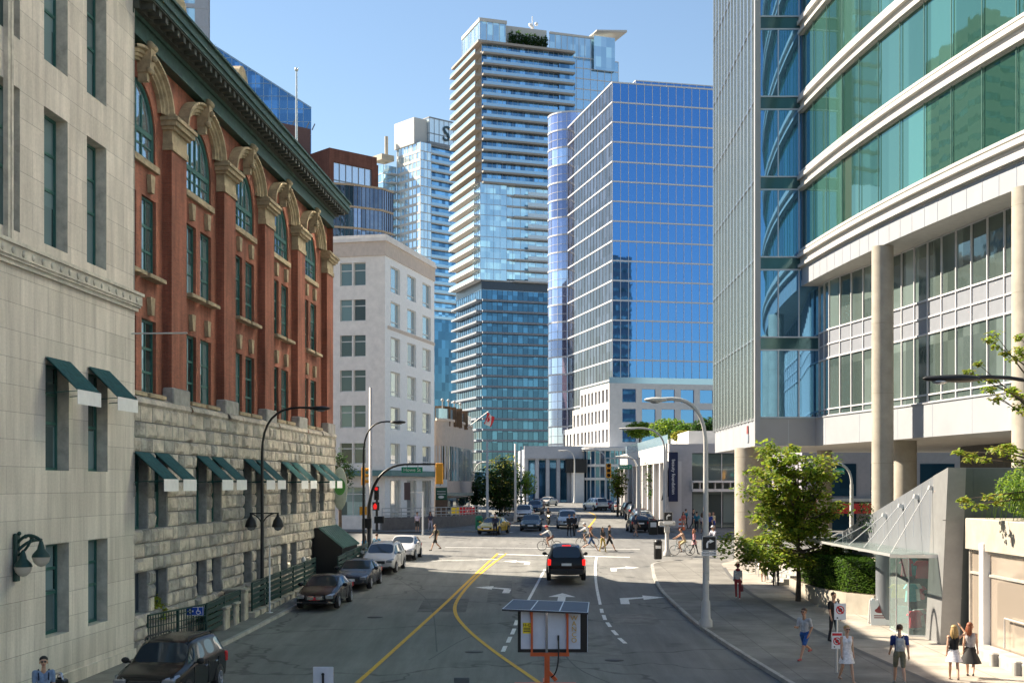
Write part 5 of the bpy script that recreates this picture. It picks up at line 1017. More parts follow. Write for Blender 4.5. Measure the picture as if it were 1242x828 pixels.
b = MB(); [b.cyl((x, -.07, hA - .02), (x, -.07, hA - .2), .015, 6) for x in (P(494, 77.9) - x0 - .25, P(507, 77.9) - x0 - .25)]; b.build('hanger', M_BLACK, TS)
signal_head(TS, (-.35, .12, Z(588, 77.9) - z0), R(95), M_SIGY, None, s=1.0); 
b = MB(); b.bbox(-.3, .3, -.2, .2, 0, .42, .04); b.build('pedestrian_signal', M_BLACK, TS, (.65, -.1, Z(634, 77.9) - z0))
b = MB(); b.bbox(-.28, .28, -.16, .16, 0, .6, .03); b.build('controller_box', M_BLACK, TS, (-.1, -.2, Z(640, 77.9) - z0))
b = MB(); b.box(-.22, .22, -.02, .0, 0, .5); b.build('route_sign', M_SIGY, TS, (-.32, -.2, Z(624, 77.9) - z0))
t = thing('traffic_signal', 'red traffic signal with a lit red hand beside the corner office', 'traffic signal', at(457, 112)); z0 = t.location.z
b = MB(); b.lathe([(.12, 0), (.1, Z(590, 112) - z0)], 10); b.build('pole', M_BLACK, t)
signal_head(t, (.0, -.2, Z(606, 112) - z0), 0, M_BLACK, (2, M_REDLIT), s=1.1); b = MB(); b.bbox(-.35, .35, -.2, .1, 0, .72, .04); ps = b.build('pedestrian_signal', M_BLACK, t, (-.1, -.2, Z(618.5, 112) - z0))
b = MB(); hand = [(-.12, .1), (.1, .1), (.16, .3), (.14, .5), (.08, .52), (.05, .62), (-.02, .62), (-.08, .58), (-.12, .5), (-.2, .36)]; b.add([(x, -.21, z) for x, z in hand], [tuple(range(len(hand)))]); b.build('hand_symbol', M_REDLIT, ps)
t = thing('traffic_signal', 'dark backed traffic signal hanging on a thin pole in front of the corner office windows', 'traffic signal', at(513, 106)); z0 = t.location.z
b = MB(); b.lathe([(.09, 0), (.07, Z(596, 106) - z0)], 8); b.beam((0, 0, Z(597, 106) - z0), (-1.2, 0, Z(597, 106) - z0), .06); b.build('pole', M_STEEL, t); signal_head(t, (-1.3, 0, Z(606, 106) - z0), R(180), mat('dark_purple_backplate', (.03, .02, .03), .5), None, s=1.35)
t = thing('traffic_signal', 'orange traffic signal with a green sign on a white arm on the far right corner', 'traffic signal', at(775, 118)); z0 = t.location.z; hA = Z(562, 118) - z0
b = MB(); b.lathe([(.18, 0), (.12, hA + .6)], 10); b.build('pole', M_POLE, t); b = MB(); b.tube([(0, 0, hA + .4), (-1, 0, hA + .5), (-3.2, 0, hA + .5)], .06, 8); b.build('arm', M_POLE, t)
signal_head(t, (P(738, 118) - P(775, 118), -.1, Z(579, 118) - z0), 0, M_SIGY, (0, M_SIGNB), s=1.22)
b = MB(); b.bbox(-.58, .58, -.02, .02, -.2, .2, .01); sg = b.build('street_name_sign', M_SIGNG, t, (P(758.5, 118) - P(775, 118), -.15, Z(566, 118) - z0)); text('Howe St', .3, M_SIGNW, sg, (0, -.03, 0))
t = thing('traffic_signal', 'white curved signal mast with yellow heads and a small green sign behind the plaza tree', 'traffic signal', at(1033, 96)); z0 = t.location.z; hA = Z(561, 96) - z0
b = MB(); b.lathe([(.18, 0), (.14, hA - 1.6)], 10); b.build('pole', M_POLE, t); b = MB(); b.tube(bez((0, 0, hA - 1.62), (0, 0, hA), (-1.5, 0, hA), 8) + [(-3.6, 0, hA)], .1, 8); b.build('arm', M_POLE, t)
signal_head(t, (-2.1, -.1, hA - 1.25), R(60), M_SIGY, (1, M_ORLIT), s=1.15); b = MB(); b.bbox(-.42, .42, -.02, .02, -.2, .2, .01); sg = b.build('street_name_sign', mat('faded_sign_teal', (.02, .32, .25), .5), t, (P(1017, 96) - P(1033, 96), -.1, Z(571, 96) - z0)); text('Howe St', .2, M_SIGNW, sg, (0, -.03, 0))
# ---- signs
def arrow_sign(parent, loc, s, txt):
    b = MB(); b.bbox(-s / 2, s / 2, -.02, .02, -s / 2, s / 2, .01); o = b.build('turn_sign', [M_SIGNB], parent, loc)
    b = MB(); q = [(-.2, -.3), (-.2, .0), (-.1, .16), (.02, .2)]; inn_ = [(-.08, -.3), (-.08, -.02), (-.03, .07), (.02, .08)]
    b.add([(x * s, -.026, z * s) for x, z in q + inn_], [(0, 4, 5, 1), (1, 5, 6, 2), (2, 6, 7, 3)]); b.add([(x * s, -.026, z * s) for x, z in ((.02, .28), (.34, .14), (.02, 0))], [(0, 2, 1)])
    for a in ((-.47, .47, .44, .47), (-.47, .47, -.47, -.44), (-.47, -.44, -.44, .44), (.44, .47, -.44, .44)): b.quad((a[0] * s, -.025, a[2] * s), (a[1] * s, -.025, a[2] * s), (a[1] * s, -.025, a[3] * s), (a[0] * s, -.025, a[3] * s))
    b.build('arrow_symbol', M_SIGNW, o)
    b = MB(); b.bbox(-s / 2, s / 2, -.02, .02, -s * .82, -s * .54, .01); p = b.build('text_plate', M_SIGNW, parent, loc); text(txt, s * .16, M_SIGNB, p, (0, -.026, -s * .68)); return o
x, Y = P(857, 51.5), 51.5; t = thing('turn_sign_panel', 'black right turn arrow sign strapped to the silver lamp post', 'sign', (x, Y - .35, gs(Y) + PAV))
arrow_sign(t, (.05, 0, Z(658, Y) - t.location.z), .6, 'RIGHT LANE'); b = MB(); b.cyl((0.05, .12, 1.9), (0.05, .12, Z(648, Y) - t.location.z), .03, 8); b.beam((.05, .1, 2.2), (-.0, .3, 2.2), .04); b.build('bracket', M_STEEL, t)
def ban_sign(parent, loc, w_, h, band=False):
    b = MB(); b.bbox(-w_ / 2, w_ / 2, -.012, .012, -h / 2, h / 2, .006); o = b.build('parking_sign', M_SIGNW, parent, loc)
    b = MB(); r_, c = w_ * .36, (-.02 if band else h * .1); n = 24
    b.add([(rr_ * math.cos(2 * math.pi * k / n), -.017, c + rr_ * math.sin(2 * math.pi * k / n)) for rr_ in (r_, r_ * .76) for k in range(n)], [(k, (k + 1) % n, n + (k + 1) % n, n + k) for k in range(n)]); d = r_ * .72
    b.add([(-d - .02, -.019, c + d - .0), (-d + .03, -.019, c + d + .03), (d + .02, -.019, c - d), (d - .03, -.019, c - d - .03)], [(0, 3, 2, 1)])
    if band: b.quad((-w_ * .45, -.017, h * .3), (w_ * .45, -.017, h * .3), (w_ * .45, -.017, h * .45), (-w_ * .45, -.017, h * .45))
    b.build('ban_ring', M_SIGNR, o); b = MB(); k = r_ * .5; b.add([(k * math.cos(t), -.018, c + k * math.sin(t)) for t in [i * math.pi / 8 for i in range(16)]], [tuple(range(16))])
    b.box(-w_ * .3, -w_ * .18, -.018, -.016, -h * .42, -h * .34); b.build('symbol', M_SIGNB, o)
x, Y = P(1015, 40.6), 40.6; t = thing('no_stopping_sign', 'steel post with two white no stopping signs on the plaza', 'sign', (x, Y, gs(Y) + PAV)); b = MB(); b.cyl((0, 0, 0), (0, 0, Z(733, Y) - t.location.z + .1), .035, 8); b.build('post', M_STEEL, t)
ban_sign(t, (.09, -.05, Z(741, Y) - t.location.z), .37, .52); ban_sign(t, (-.01, -.05, Z(776, Y) - t.location.z), .34, .52, True)
t = thing('turn_sign_panel', 'right turn arrow sign on a white post at the far corner of the crossing', 'sign', at(809, 85, .02)); Y = 85; zp = t.location.z
b = MB(); b.lathe([(.25, 0), (.25, .25), (.14, .35), (.12, Z(634, Y) - zp)], 12); b.bbox(-.55, .55, -.15, .15, Z(637, Y) - zp, Z(632, Y) - zp, .03); b.bbox(-.16, .16, -.2, .2, Z(645, Y) - zp, Z(638, Y) - zp, .03); b.build('post', M_POLE, t); o = arrow_sign(t, (0.05, -.2, Z(626, Y) - zp), .62, ''); 
b = MB(); b.beam((.05, -.1, Z(632, Y) - zp), (.05, -.1, Z(622, Y) - zp), .06); b.build('bracket', M_STEEL, t)
t = thing('parking_lot_sign', 'white and green parking sign board beside the curved building', 'sign', at(535, 128)); zp = t.location.z; b = MB(); b.box(-.55, .6, 0, .12, Z(590, 128) - zp, Z(581, 128) - zp); b.build('board', M_SIGNW, t)
b = MB(); b.box(-.55, .6, 0, .12, Z(606, 128) - zp, Z(591, 128) - zp); gpn2 = b.build('green_board', mat('dark_sign_green', (.01, .1, .06), .5), t); b = MB()
for z in (596, 599): b.box(-.4, .45, -.012, 0, Z(z, 128) - zp, Z(z - .7, 128) - zp)
b.ball((0, 0, Z(602.5, 128) - zp), .3, 8, 0, (1, .1, .5)); b.build('sign_lines', M_SIGNW, gpn2); b = MB(); b.box(-.6, .65, .12, .3, 0, Z(606, 128) - zp); b.build('brown_base', mat('brown_base', (.2, .13, .09), .8), t); text('P', .72, M_SIGNB, t, (.02, -.02, Z(585.5, 128) - zp))
# oval green sign on the brick building corner
xq, yq = Floc(77.6); t = thing('oval_sign', 'pale green oval hanging sign at the corner of the stone base', 'sign', (xq + .5, yq, 0)); b = MB(); b.lathe([(.02, -.05), (.42, -.05), (.45, 0), (.42, .05), (.02, .05)], 24, 0, (0, 0, 0), 1, 1, axis='y'); b.v = [(x, y, Z(592, 77.6) + z * 2.9) for x, y, z in b.v]; b.build('board', mat('pale_green_board', (.45, .5, .4), .6), t)
b = MB(); b.lathe([(.02, -.06), (.34, -.06)], 20, 0, axis='y'); b.v = [(x, y, Z(590, 77.6) + z * 1.5) for x, y, z in b.v]; b.build('green_emblem', mat('sign_leaf_green', (.08, .3, .05), .6), t)
# thin steel posts on the left pavement
for px, py, tp, lb in ((327, 746, 663, 'thin grey sign post on the left pavement near the black sedan'), (182, 791, 713, 'dark thin sign post beside the black wagon')):
    x, Y = GP(px, py); b = MB(); b.lathe([(.16, 0), (.16, .04), (.035, .06), (.035, Z(tp, Y) - gs(Y))], 8); b.box(-.02, .02, -.05, .05, Z(tp, Y) - gs(Y) - .3, Z(tp, Y) - gs(Y)); tag(b.build('sign_post', M_STEEL if px > 200 else M_ZDARK, None, (x, Y, gs(Y) + .1)), lb, 'post')
x, Y = GP(374, 712); b = MB(); b.lathe([(.05, 0), (.05, 1.0), (.1, 1.05), (.12, 1.3), (.06, 1.45), (.001, 1.46)], 10); tag(b.build('parking_meter', M_STEEL, None, (x - .35, Y + .6, gs(Y) + PAV)), 'grey parking meter behind the black sedan', 'parking meter')
# ---- portable message sign on its orange mast (foreground)
Y = 37.0; x = P(662, Y); MS = thing('message_sign_trailer', 'portable message sign seen from behind with solar panels on an orange mast', 'message sign', (x, Y, gs(Y))); zm = MS.location.z
zb_, zt_ = Z(790, Y) - zm, Z(738, Y) - zm; xl, xr = P(628, Y) - x, P(712, Y) - x
b = MB(); b.bbox(xl, xr, -.1, .14, zb_, zt_, .02, 0); b.box(xl + .09, xr - .2, -.125, -.1, zb_ + .1, zt_ - .04, 1)
for k in range(1, 20): xx = xl + .09 + (xr - xl - .29) * k / 20; b.box(xx - .006, xx + .006, -.13, -.125, zb_ + .12, zt_ - .05, 1)
b.box(xr, xr + .015, -.1, .14, zb_ + .02, zt_ - .02, 1); b.build('cabinet', [M_BLACK, M_PANELW], MS)
b = MB()
for px in (645, 688): xx = P(px, Y) - x; b.beam((xx, -.16, zb_ - .06), (xx, -.16, zt_ + .02), .07, .06); b.beam((xx - .05, -.18, zt_ + .02), (xx, -.16, zt_ - .3), .05)
b.beam((P(643, Y) - x, -.16, zb_ - .05), (P(690, Y) - x, -.16, zb_ - .05), .1, .1); b.build('bracket', M_ORANGE, MS)
b = MB(); b.beam((.02, -.16, zb_ - .1), (.02, -.16, zt_ + .02), .07); b.build('inner_mast', M_CHROME, MS)
b = MB(); b.beam((0.03, -.16, .3), (0.03, -.16, zb_ - .02), .15); b.beam((.03, -.16, zb_ - .5), (.3, -.2, .5), .1); b.beam((-.1, -.2, zb_ - .9), (.4, -.2, zb_ - 1.0), .14); b.build('mast', M_ORANGE, MS)
b = MB(); b.tube(bez((P(677, Y) - x, -.15, zb_ + .4), (P(677, Y) - x + .05, -.3, zb_ - .6), (P(668, Y) - x, -.25, .6), 10), .022, 6); b.cyl((P(677, Y) - x, -.15, zb_ + .35), (P(677, Y) - x, -.15, zb_ + .5), .03, 6); b.build('power_cable', M_BLACK, MS)
zs0, zs1 = Z(740, Y) - zm, Z(733.5, Y) - zm; v = []
b = MB(); fr = [(P(609, Y) - x, -.35), (P(711, Y) - x + .02, -.6), (P(714, Y) - x + .05, .42), (P(622, Y) - x, .62)]
zf = [zs0 + .03, zs0 - .05, zs1 + .0, zs1 + .06]
b.add([(p[0], p[1], z) for p, z in zip(fr, zf)] + [(p[0], p[1], z + .05) for p, z in zip(fr, zf)], [(3, 2, 1, 0), (4, 5, 6, 7), (0, 1, 5, 4), (1, 2, 6, 5), (2, 3, 7, 6), (3, 0, 4, 7)]); sp = b.build('solar_panel', M_SOLAR, MS)
b = MB(); lerp4 = lambda u, v: tuple(sum(c * w for c, w in zip(cs, ((1 - u) * (1 - v), u * (1 - v), u * v, (1 - u) * v))) for cs in zip(*[(p[0], p[1], z + .054) for p, z in zip(fr, zf)]))
for a, c in ((0, .012), (.325, .34), (.66, .675), (.988, 1)): b.quad(lerp4(a, 0), lerp4(c, 0), lerp4(c, 1), lerp4(a, 1))
for a, c in ((0, .03), (.97, 1)): b.quad(lerp4(0, a), lerp4(1, a), lerp4(1, c), lerp4(0, c))
b.build('panel_frame', M_STEEL, sp)
b = MB(); b.box(P(634, Y) - x, P(644, Y) - x, -.137, -.131, Z(767, Y) - zm, Z(754, Y) - zm); lb_ = b.build('yellow_label', M_YELL, MS); text('H-C', .13, M_SIGNB, lb_, (P(639, Y) - x, -.142, Z(757, Y) - zm)); b = MB()
for k in range(3): b.box(P(635, Y) - x, P(643, Y) - x, -.14, -.137, Z(761 + 2 * k, Y) - zm, Z(760 + 2 * k, Y) - zm)
b.build('label_lines', M_SIGNB, lb_)
text('WANCO', .2, mat('gold_lettering', (.6, .36, .03), .5), MS, (P(696, Y) - x, -.14, Z(762, Y) - zm), vertical=True)
b = MB(); b.box(-.9, .9, -.5, .5, .22, .34); b.beam((0, .5, .28), (0, 1.4, .28), .1); b.build('trailer_frame', M_ORANGE, MS)
for sx_ in (-1.05, 1.05): b = MB(); b.lathe([(.06, -.08), (.19, -.08), (.2, 0), (.19, .08), (.06, .08), (.06, -.08)], 18, 0, (sx_, 0, .2), axis='x'); b.build('wheel', M_RUB, MS)
# ---- small signs poking up at the lower edge
for px, wd, lb, m_ in ((392, .56, 'white sign plate with a dark latch rising at the lower edge of the street', M_PANELW), (560, .42, 'small dark sign plate at the lower edge beside the yellow line', M_ZDARK)):
    Y = 35; t = thing('sign_plate', lb, 'sign', (P(px, Y), Y, gs(Y))); ht = Z(808 if px < 400 else 821, Y) - gs(Y); b = MB(); b.bbox(-wd / 2, wd / 2, -.02, .02, ht - .8, ht, .015); b.build('plate', m_, t); b = MB(); b.box(-.03, .03, -.05, -.02, ht - .6, ht - .18); b.ball((0, -.06, ht - .2), .045, 8); b.cyl((0, .05, 0), (0, .05, ht - .1), .03, 8); b.build('latch', M_SIGNB, t)
# ---- wall lantern on the limestone building
xq, yq = Floc(34.75); WL = thing('wall_lantern', 'green twin globe lantern on a scrolled iron bracket at the left edge', 'wall lamp', (xq + .17, yq, Z(700, 34.75)), FA)
b = MB(); b.bbox(-.12, .12, -.1, .02, -.1, 1.2, .03); b.tube(bez((0, -.08, .95), (0, -.35, 1.3), (.02, -.7, 1.02), 8), .045, 8); b.tube(bez((.0, -.08, .6), (-.1, -.4, .75), (.0, -.45, 1.05), 6), .035, 6)
b.tube(bez((0, -.1, .75), (.2, -.3, 1.05), (.55, -.5, 1.0), 8), .045, 8)
for p in ((0, -.3, 1.12), (.08, -.42, 1.1), (0, -.12, 1.2), (.3, -.35, 1.02)): b.ball(p, .06, 8)
b.build('bracket', M_DGREEN, WL)
for p in ((.02, -.72, .98), (-.12, -.28, .72)):
    b = MB(); b.lathe([(.02, .04), (.05, 0), (.09, -.14), (.1, -.2), (.22, -.34), (.25, -.42)], 16, 0); b.build('lantern_hood', M_DGREEN, WL, p); b = MB(); b.lathe([(.24, 0), (.2, -.14), (.1, -.24), (.001, -.27)], 16, 0); b.build('globe', mat('frosted_globe', (.5, .46, .4), .4, var=.05), WL, (p[0], p[1], p[2] - .42))
b = MB(); xq, yq = Floc(51.2); b.tube([(-.3, 0, 0), (P(227, 43.6) - P(157, 43.6), .0, .02)], .03, 6); tag(b.build('banner_rod', M_STEEL, None, (P(157, 43.6), 43.6, Z(404.5, 43.6))), 'thin horizontal steel rod projecting from the limestone corner across the brick windows', 'rod')
# ---- green fence, louvred stair shelter, plinth, disabled sign
def fpt(y, o=1.0): return (-15.905 + .0639 * y + o, y)
def fence(name, label, pts, h=1.15, grid=False):
    z0 = [gs(p[1]) + (p[2] if len(p) > 2 else .45) for p in pts]; t = thing(name, label, 'fence', (pts[0][0], pts[0][1], z0[0])); o = Vector(t.location)
    Q = [Vector((p[0], p[1], z)) - o for p, z in zip(pts, z0)]
    for a, c in zip(Q, Q[1:]):
        b = MB(); L = (c - a).length
        for k in range(5 if not grid else 4): f = (k + .5) / (5 if not grid else 4); b.beam(a + Vector((0, 0, h * f)), c + Vector((0, 0, h * f)), .035, .15 if not grid else .03)
        if grid:
            n = int(L / .16)
            for k in range(n + 1): p = a.lerp(c, k / n); b.beam(p, p + Vector((0, 0, h)), .025)
        b.build('slat_panel', M_DGREEN, t); b = MB(); b.beam(a + Vector((0, 0, h + .02)), c + Vector((0, 0, h + .02)), .07, .05); b.build('top_rail', M_DGREEN, t)
        n = max(1, round(L / 2.4))
        for k in range(n + 1): p = a.lerp(c, k / n); b = MB(); b.beam(p - Vector((0, 0, .3)), p + Vector((0, 0, h)), .07); b.build('post', M_DGREEN, t)
    return t
fence('iron_fence', 'dark green grid fence with a blue access sign beside the limestone building', [(*fpt(45.0, .2), .3), (*fpt(48.6, 1.15), .3)], 1.1, True)
fence('iron_fence', 'dark green slatted fence running back from the blue access sign', [(*fpt(48.7, 1.15), .3), (*fpt(53.3, 1.15), .35)], 1.1)
fence('iron_fence', 'dark green slatted fence behind the black sedan', [(*fpt(55.0, 1.2), .4), (*fpt(67.5, 1.2), .35)], 1.15)
fence('iron_fence', 'dark green slatted fence beside the louvred stair shelter', [(*fpt(68.5, 2.2), .3), (*fpt(77.5, 2.2), .3)], 1.15)
fence('iron_fence', 'green railing across the far end of the pavement by the corner', [(*fpt(79.5, 0.0), .1), (*fpt(79.3, 3.0), .1)], 1.0)
q = fpt(48.4, 1.15); t = thing('access_sign', 'small blue sign with white arrow and wheelchair symbol on the green fence', 'sign', (P(238, 47.9), 47.7, Z(740, 47.9))); b = MB(); b.bbox(-.33, .33, -.012, .012, -.16, .16, .008); b.build('plate', M_SIGNBL, t); b = MB()
for a in ((-.31, .31, .14, .155), (-.31, .31, -.155, -.14), (-.31, -.295, -.14, .14), (.295, .31, -.14, .14)): b.quad((a[0], -.016, a[2]), (a[1], -.016, a[2]), (a[1], -.016, a[3]), (a[0], -.016, a[3]))
b.add([(x, -.016, z) for x, z in ((-.26, 0), (-.16, -.1), (-.16, -.03), (-.05, -.03), (-.05, .03), (-.16, .03), (-.16, .1))], [tuple(range(7))])
n = 16; b.add([(.13 + r_ * math.cos(R(100 + 230 * k / n)), -.016, -.04 + r_ * math.sin(R(100 + 230 * k / n))) for r_ in (.085, .06) for k in range(n + 1)], [(k, k + 1, n + 2 + k, n + 1 + k) for k in range(n)]); b.add([(x, -.017, z) for x, z in ((.1, .1), (.14, .1), (.14, .02), (.2, .02), (.24, -.08), (.21, -.09), (.175, -.01), (.1, -.01))], [tuple(range(8))]); b.add([(.12 + .025 * math.cos(k), -.017, .125 + .02 * math.sin(k)) for k in range(6)], [tuple(range(6))]); b.build('wheelchair_symbol', M_SIGNW, t)
b = MB()
for y in frange(54.6, 76.5, 1.1): x = -15.905 + .0639 * y; o_ = 1.0 if y < 68 else 2.0; b.bbox(x + o_ - .2, x + o_ + .45, y, y + 1.08, gs(y), gs(y + .5) + .36, .03)
tag(b.build('plinth_wall', mat('stepped_plinth', (.36, .33, .27), .9, var=.25, vs=2), None), 'low stepped stone plinth under the green slatted fences', 'plinth')
for y, w_, hh, lb in ((51.2, .9, .95, 'grey stone planter pier nearest the blue access sign'), (52.6, .8, .95, 'low middle stone planter pier between the green fences'), (54.0, .75, 1.35, 'tallest square stone pier where the second green fence starts')):
    b = MB(); x = -15.905 + .0639 * y; b.bbox(-.45, .45, -w_ / 2, w_ / 2, 0, hh, .05); b.bbox(-.5, .5, -w_ / 2 - .05, w_ / 2 + .05, hh, hh + .1, .03); tag(b.build('stone_pier', mat('stepped_plinth', (.36, .33, .27)), None, (x + .8, y, gs(y))), lb, 'pier')
x, y = Floc(72.0); SH = thing('stair_shelter', 'dark green louvred stair shelter leaning against the stone base', 'shelter', (x, y, gs(72)), FA - R(90))
zt_ = Z(640, 72) - gs(72); b = MB(); b.prism([(0.05, 0), (1.75, 0), (1.75, zt_ - 1.05), (.5, zt_), (.05, zt_)], 0, 4.6, 'y'); b.build('shelter_wall', M_BLACK, SH)
b = MB()
for k in range(11): y_ = .1 + k * .44; b.beam((.45, y_, zt_ + .04), (1.87, y_, zt_ - 1.1), .09, .06)
b.beam((.45, 0, zt_ + .03), (1.87, 0, zt_ - 1.1), .08, .12); b.beam((.45, 4.6, zt_ + .03), (1.87, 4.6, zt_ - 1.1), .08, .12); b.build('louvre_roof', mat('pale_green_louvre', (.16, .28, .24), .5, .2), SH)
# ---- ramp wall with white railing in front of the far left corner
RW = thing('ramp_wall', 'dark concrete ramp wall with white railing in front of the corner office', 'wall', (-11.5, 113.0, gs(113) + PAV)); pts = [(0, 0), (3.2, 2.4), (6.2, 7.5), (8.4, 14.5)]
b = MB(); b.ledge(pts, -.4, 1.15, -.3, .0, 0); b.build('concrete_wall', mat('dark_concrete', (.17, .16, .155), .9, var=.15), RW); b = MB()
for z in (1.3, 1.6, 1.95): b.tube([(x, y, z) for x, y in pts], .04, 6)
b.mull(pts, 1.1, 1.95, .9, .06, .05); b.build('railing', M_POLE, RW)
# ---- bins, boxes, barriers, banner, planters
def bin_(name, label, px, Y, h, r, m, x=None, cat='bin', dz=PAV, group=None):
    t = thing(name, label, cat, (P(px, Y) if x is None else x, Y, gs(Y) + dz), 0, group); b = MB(); b.lathe([(r * .9, 0), (r, .05), (r, h * .82)], 14); b.build('body', m, t); b = MB(); b.lathe([(r * 1.06, h * .82), (r * 1.06, h * .88), (r * .7, h), (.001, h)], 14); b.build('lid', m, t)
    b = MB(); b.box(-r * .6, r * .6, -r - .01, -r + .05, h * .55, h * .7); b.build('label_plate', M_SIGNW if m is M_BLACK else M_DGREEN, t)
bin_('street_bin', 'green street bin beside the yellow taxi', 581, 115, 1.25, .33, mat('bin_green', (.01, .2, .09), .5))
bin_('street_bin', 'black street bin with a white label on the right corner', 798, 81.2, 1.25, .26, M_BLACK)
bin_('street_bin', 'bright green bin behind the limestone building corner', 163, 44.8, 1.25, .3, mat('bin_bright_green', (.0, .4, .12), .5))
t = thing('newspaper_box', 'dark newspaper box at the lower left edge beside the man in sunglasses', 'box', (P(71, 33.4), 33.4, gs(33.4) + PAV)); b = MB(); b.bbox(-.2, .2, -.2, .2, 0, .95, .04); b.build('body', M_BLACK, t); b = MB(); b.tube([(-.15, -.1, .95), (-.1, -.1, 1.1), (.1, -.1, 1.12), (.15, -.1, .95)], .03, 6); b.ball((.05, 0, 1.02), .1, 8); b.build('handle', M_CHROME, t)
for px in (792, 803): t = thing('newspaper_box', 'black newspaper box beside the far parked cars', 'box', at(px, 108.8 if px < 800 else 109.4, 0.0), 0, 'newspaper boxes at the far right corner'); b = MB(); b.bbox(-.36, .36, -.3, .3, 0, 1.25, .05); b.build('body', M_BLACK, t); b = MB(); b.box(-.25, .25, -.32, -.3, .65, 1.05); b.build('window', M_SIGNW, t)
for i, (px, c) in enumerate(((552, M_YELL), (562, M_SIGNR), (572, M_SIGNR))): t = thing('barrier_board', ('yellow', 'red', 'second red')[i] + ' barrier board behind the ramp railing', 'barrier', (P(px, 133), 133, gs(133) + PAV)); b = MB(); b.bbox(-.4, .4, -.05, .05, .75, 1.5, .02); b.build('board', c, t); b = MB(); b.beam((-.3, 0, 0), (-.3, 0, .8), .06); b.beam((.3, 0, 0), (.3, 0, .8), .06); b.build('leg', M_STEEL, t)
t = thing('traffic_barrel', 'orange traffic barrel with white bands near the shop entrance', 'traffic barrel', at(827, 114)); b = MB(); b.lathe([(.34, 0), (.34, .1), (.3, .12), (.28, 1.0), (.2, 1.05), (.001, 1.05)], 14); b.build('body', mat('barrel_orange', (.7, .12, .02), .5), t); b = MB(); b.lathe([(.305, .3), (.3, .45)], 14); b.lathe([(.297, .65), (.292, .8)], 14); b.build('band', M_SIGNW, t)
t = thing('shop_banner', 'tall navy blue vertical banner with white lettering on the shop corner', 'banner', (P(817, 117), 117.2, Z(608, 117))); hb = Z(548, 117) - Z(608, 117); b = MB(); b.bbox(-.42, .42, -.05, .05, 0, hb, .01); b.build('cloth', mat('navy_banner', (.008, .016, .06), .7), t); o = text('beauty foundation', .44, M_SIGNW, t, (.0, -.06, hb / 2), ext=.004); o.rotation_euler = (R(90), R(90), 0)
b = MB(); b.beam((-.75, 0, hb), (.45, 0, hb), .06); b.cyl((-.62, 0, -3), (-.62, 0, hb + .8), .1, 8); b.build('pole', M_POLE, t)
t = thing('pennant', 'dark triangular pennant hanging beside the navy banner', 'pennant', (P(803, 117), 117.6, Z(607, 117))); b = MB(); b.prism([(0, 0), (.85, .5), (1.0, 4.6)], -.03, .03, 'y'); b.build('cloth', M_BLACK, t)
# ------------------------------------------------------------------ vehicles: lofted subdivided bodies, front towards local -y
def car_stations(kind):
    # y, bottom, shoulder z, top z, width factor, roof half width factor, type (0 body, 1 cabin)
    if kind == 'sedan': L, Wd, st = 4.8, 1.85, [(0, .34, .52, .56, .74), (.02, .24, .62, .66, .88), (.1, .2, .74, .79, .97), (.22, .2, .84, .9, 1), (.29, .2, .9, .97, 1), (.43, .2, .94, 1.4, 1), (.47, .2, .95, 1.44, 1), (.58, .2, .97, 1.46, 1), (.6, .2, .97, 1.46, 1), (.72, .2, .98, 1.4, 1), (.86, .2, .99, 1.08, .99), (.95, .24, .96, 1.03, .95), (.99, .3, .86, .92, .88), (1, .4, .7, .74, .8)]
    if kind == 'hatch': L, Wd, st = 4.3, 1.78, [(0, .34, .55, .6, .74), (.02, .24, .66, .7, .88), (.1, .2, .8, .85, .97), (.2, .2, .92, .99, 1), (.26, .2, .96, 1.04, 1), (.42, .2, 1.0, 1.46, 1), (.47, .2, 1.0, 1.51, 1), (.58, .2, 1.01, 1.52, 1), (.6, .2, 1.01, 1.52, 1), (.78, .2, 1.03, 1.46, .99), (.86, .2, 1.04, 1.38, .98), (.97, .26, 1.0, 1.08, .94), (.99, .3, .86, .9, .9), (1, .42, .7, .74, .84)]
    if kind == 'suv': L, Wd, st = 4.75, 1.92, [(0, .42, .7, .78, .8), (.02, .34, .86, .93, .92), (.08, .3, .96, 1.03, .98), (.2, .3, 1.05, 1.12, 1), (.26, .3, 1.1, 1.18, 1), (.39, .3, 1.12, 1.68, 1), (.43, .3, 1.13, 1.74, 1), (.56, .3, 1.14, 1.77, 1), (.58, .3, 1.14, 1.77, 1), (.76, .3, 1.15, 1.75, 1), (.78, .3, 1.15, 1.75, 1), (.93, .3, 1.16, 1.7, .98), (.985, .34, 1.1, 1.16, .96), (.995, .4, .9, .95, .93), (1, .46, .72, .76, .9)]
    if kind == 'van': L, Wd, st = 5.0, 1.95, [(0, .36, .58, .64, .78), (.02, .26, .72, .78, .9), (.08, .2, .84, .9, .97), (.17, .2, .96, 1.05, 1), (.2, .2, 1.0, 1.1, 1), (.36, .2, 1.06, 1.62, 1), (.41, .2, 1.06, 1.7, 1), (.52, .2, 1.07, 1.73, 1), (.54, .2, 1.07, 1.73, 1), (.74, .2, 1.08, 1.72, 1), (.76, .2, 1.08, 1.72, 1), (.94, .2, 1.1, 1.64, .98), (.985, .26, 1.06, 1.14, .96), (.995, .3, .86, .9, .94), (1, .42, .7, .74, .9)]
    return L, Wd, st
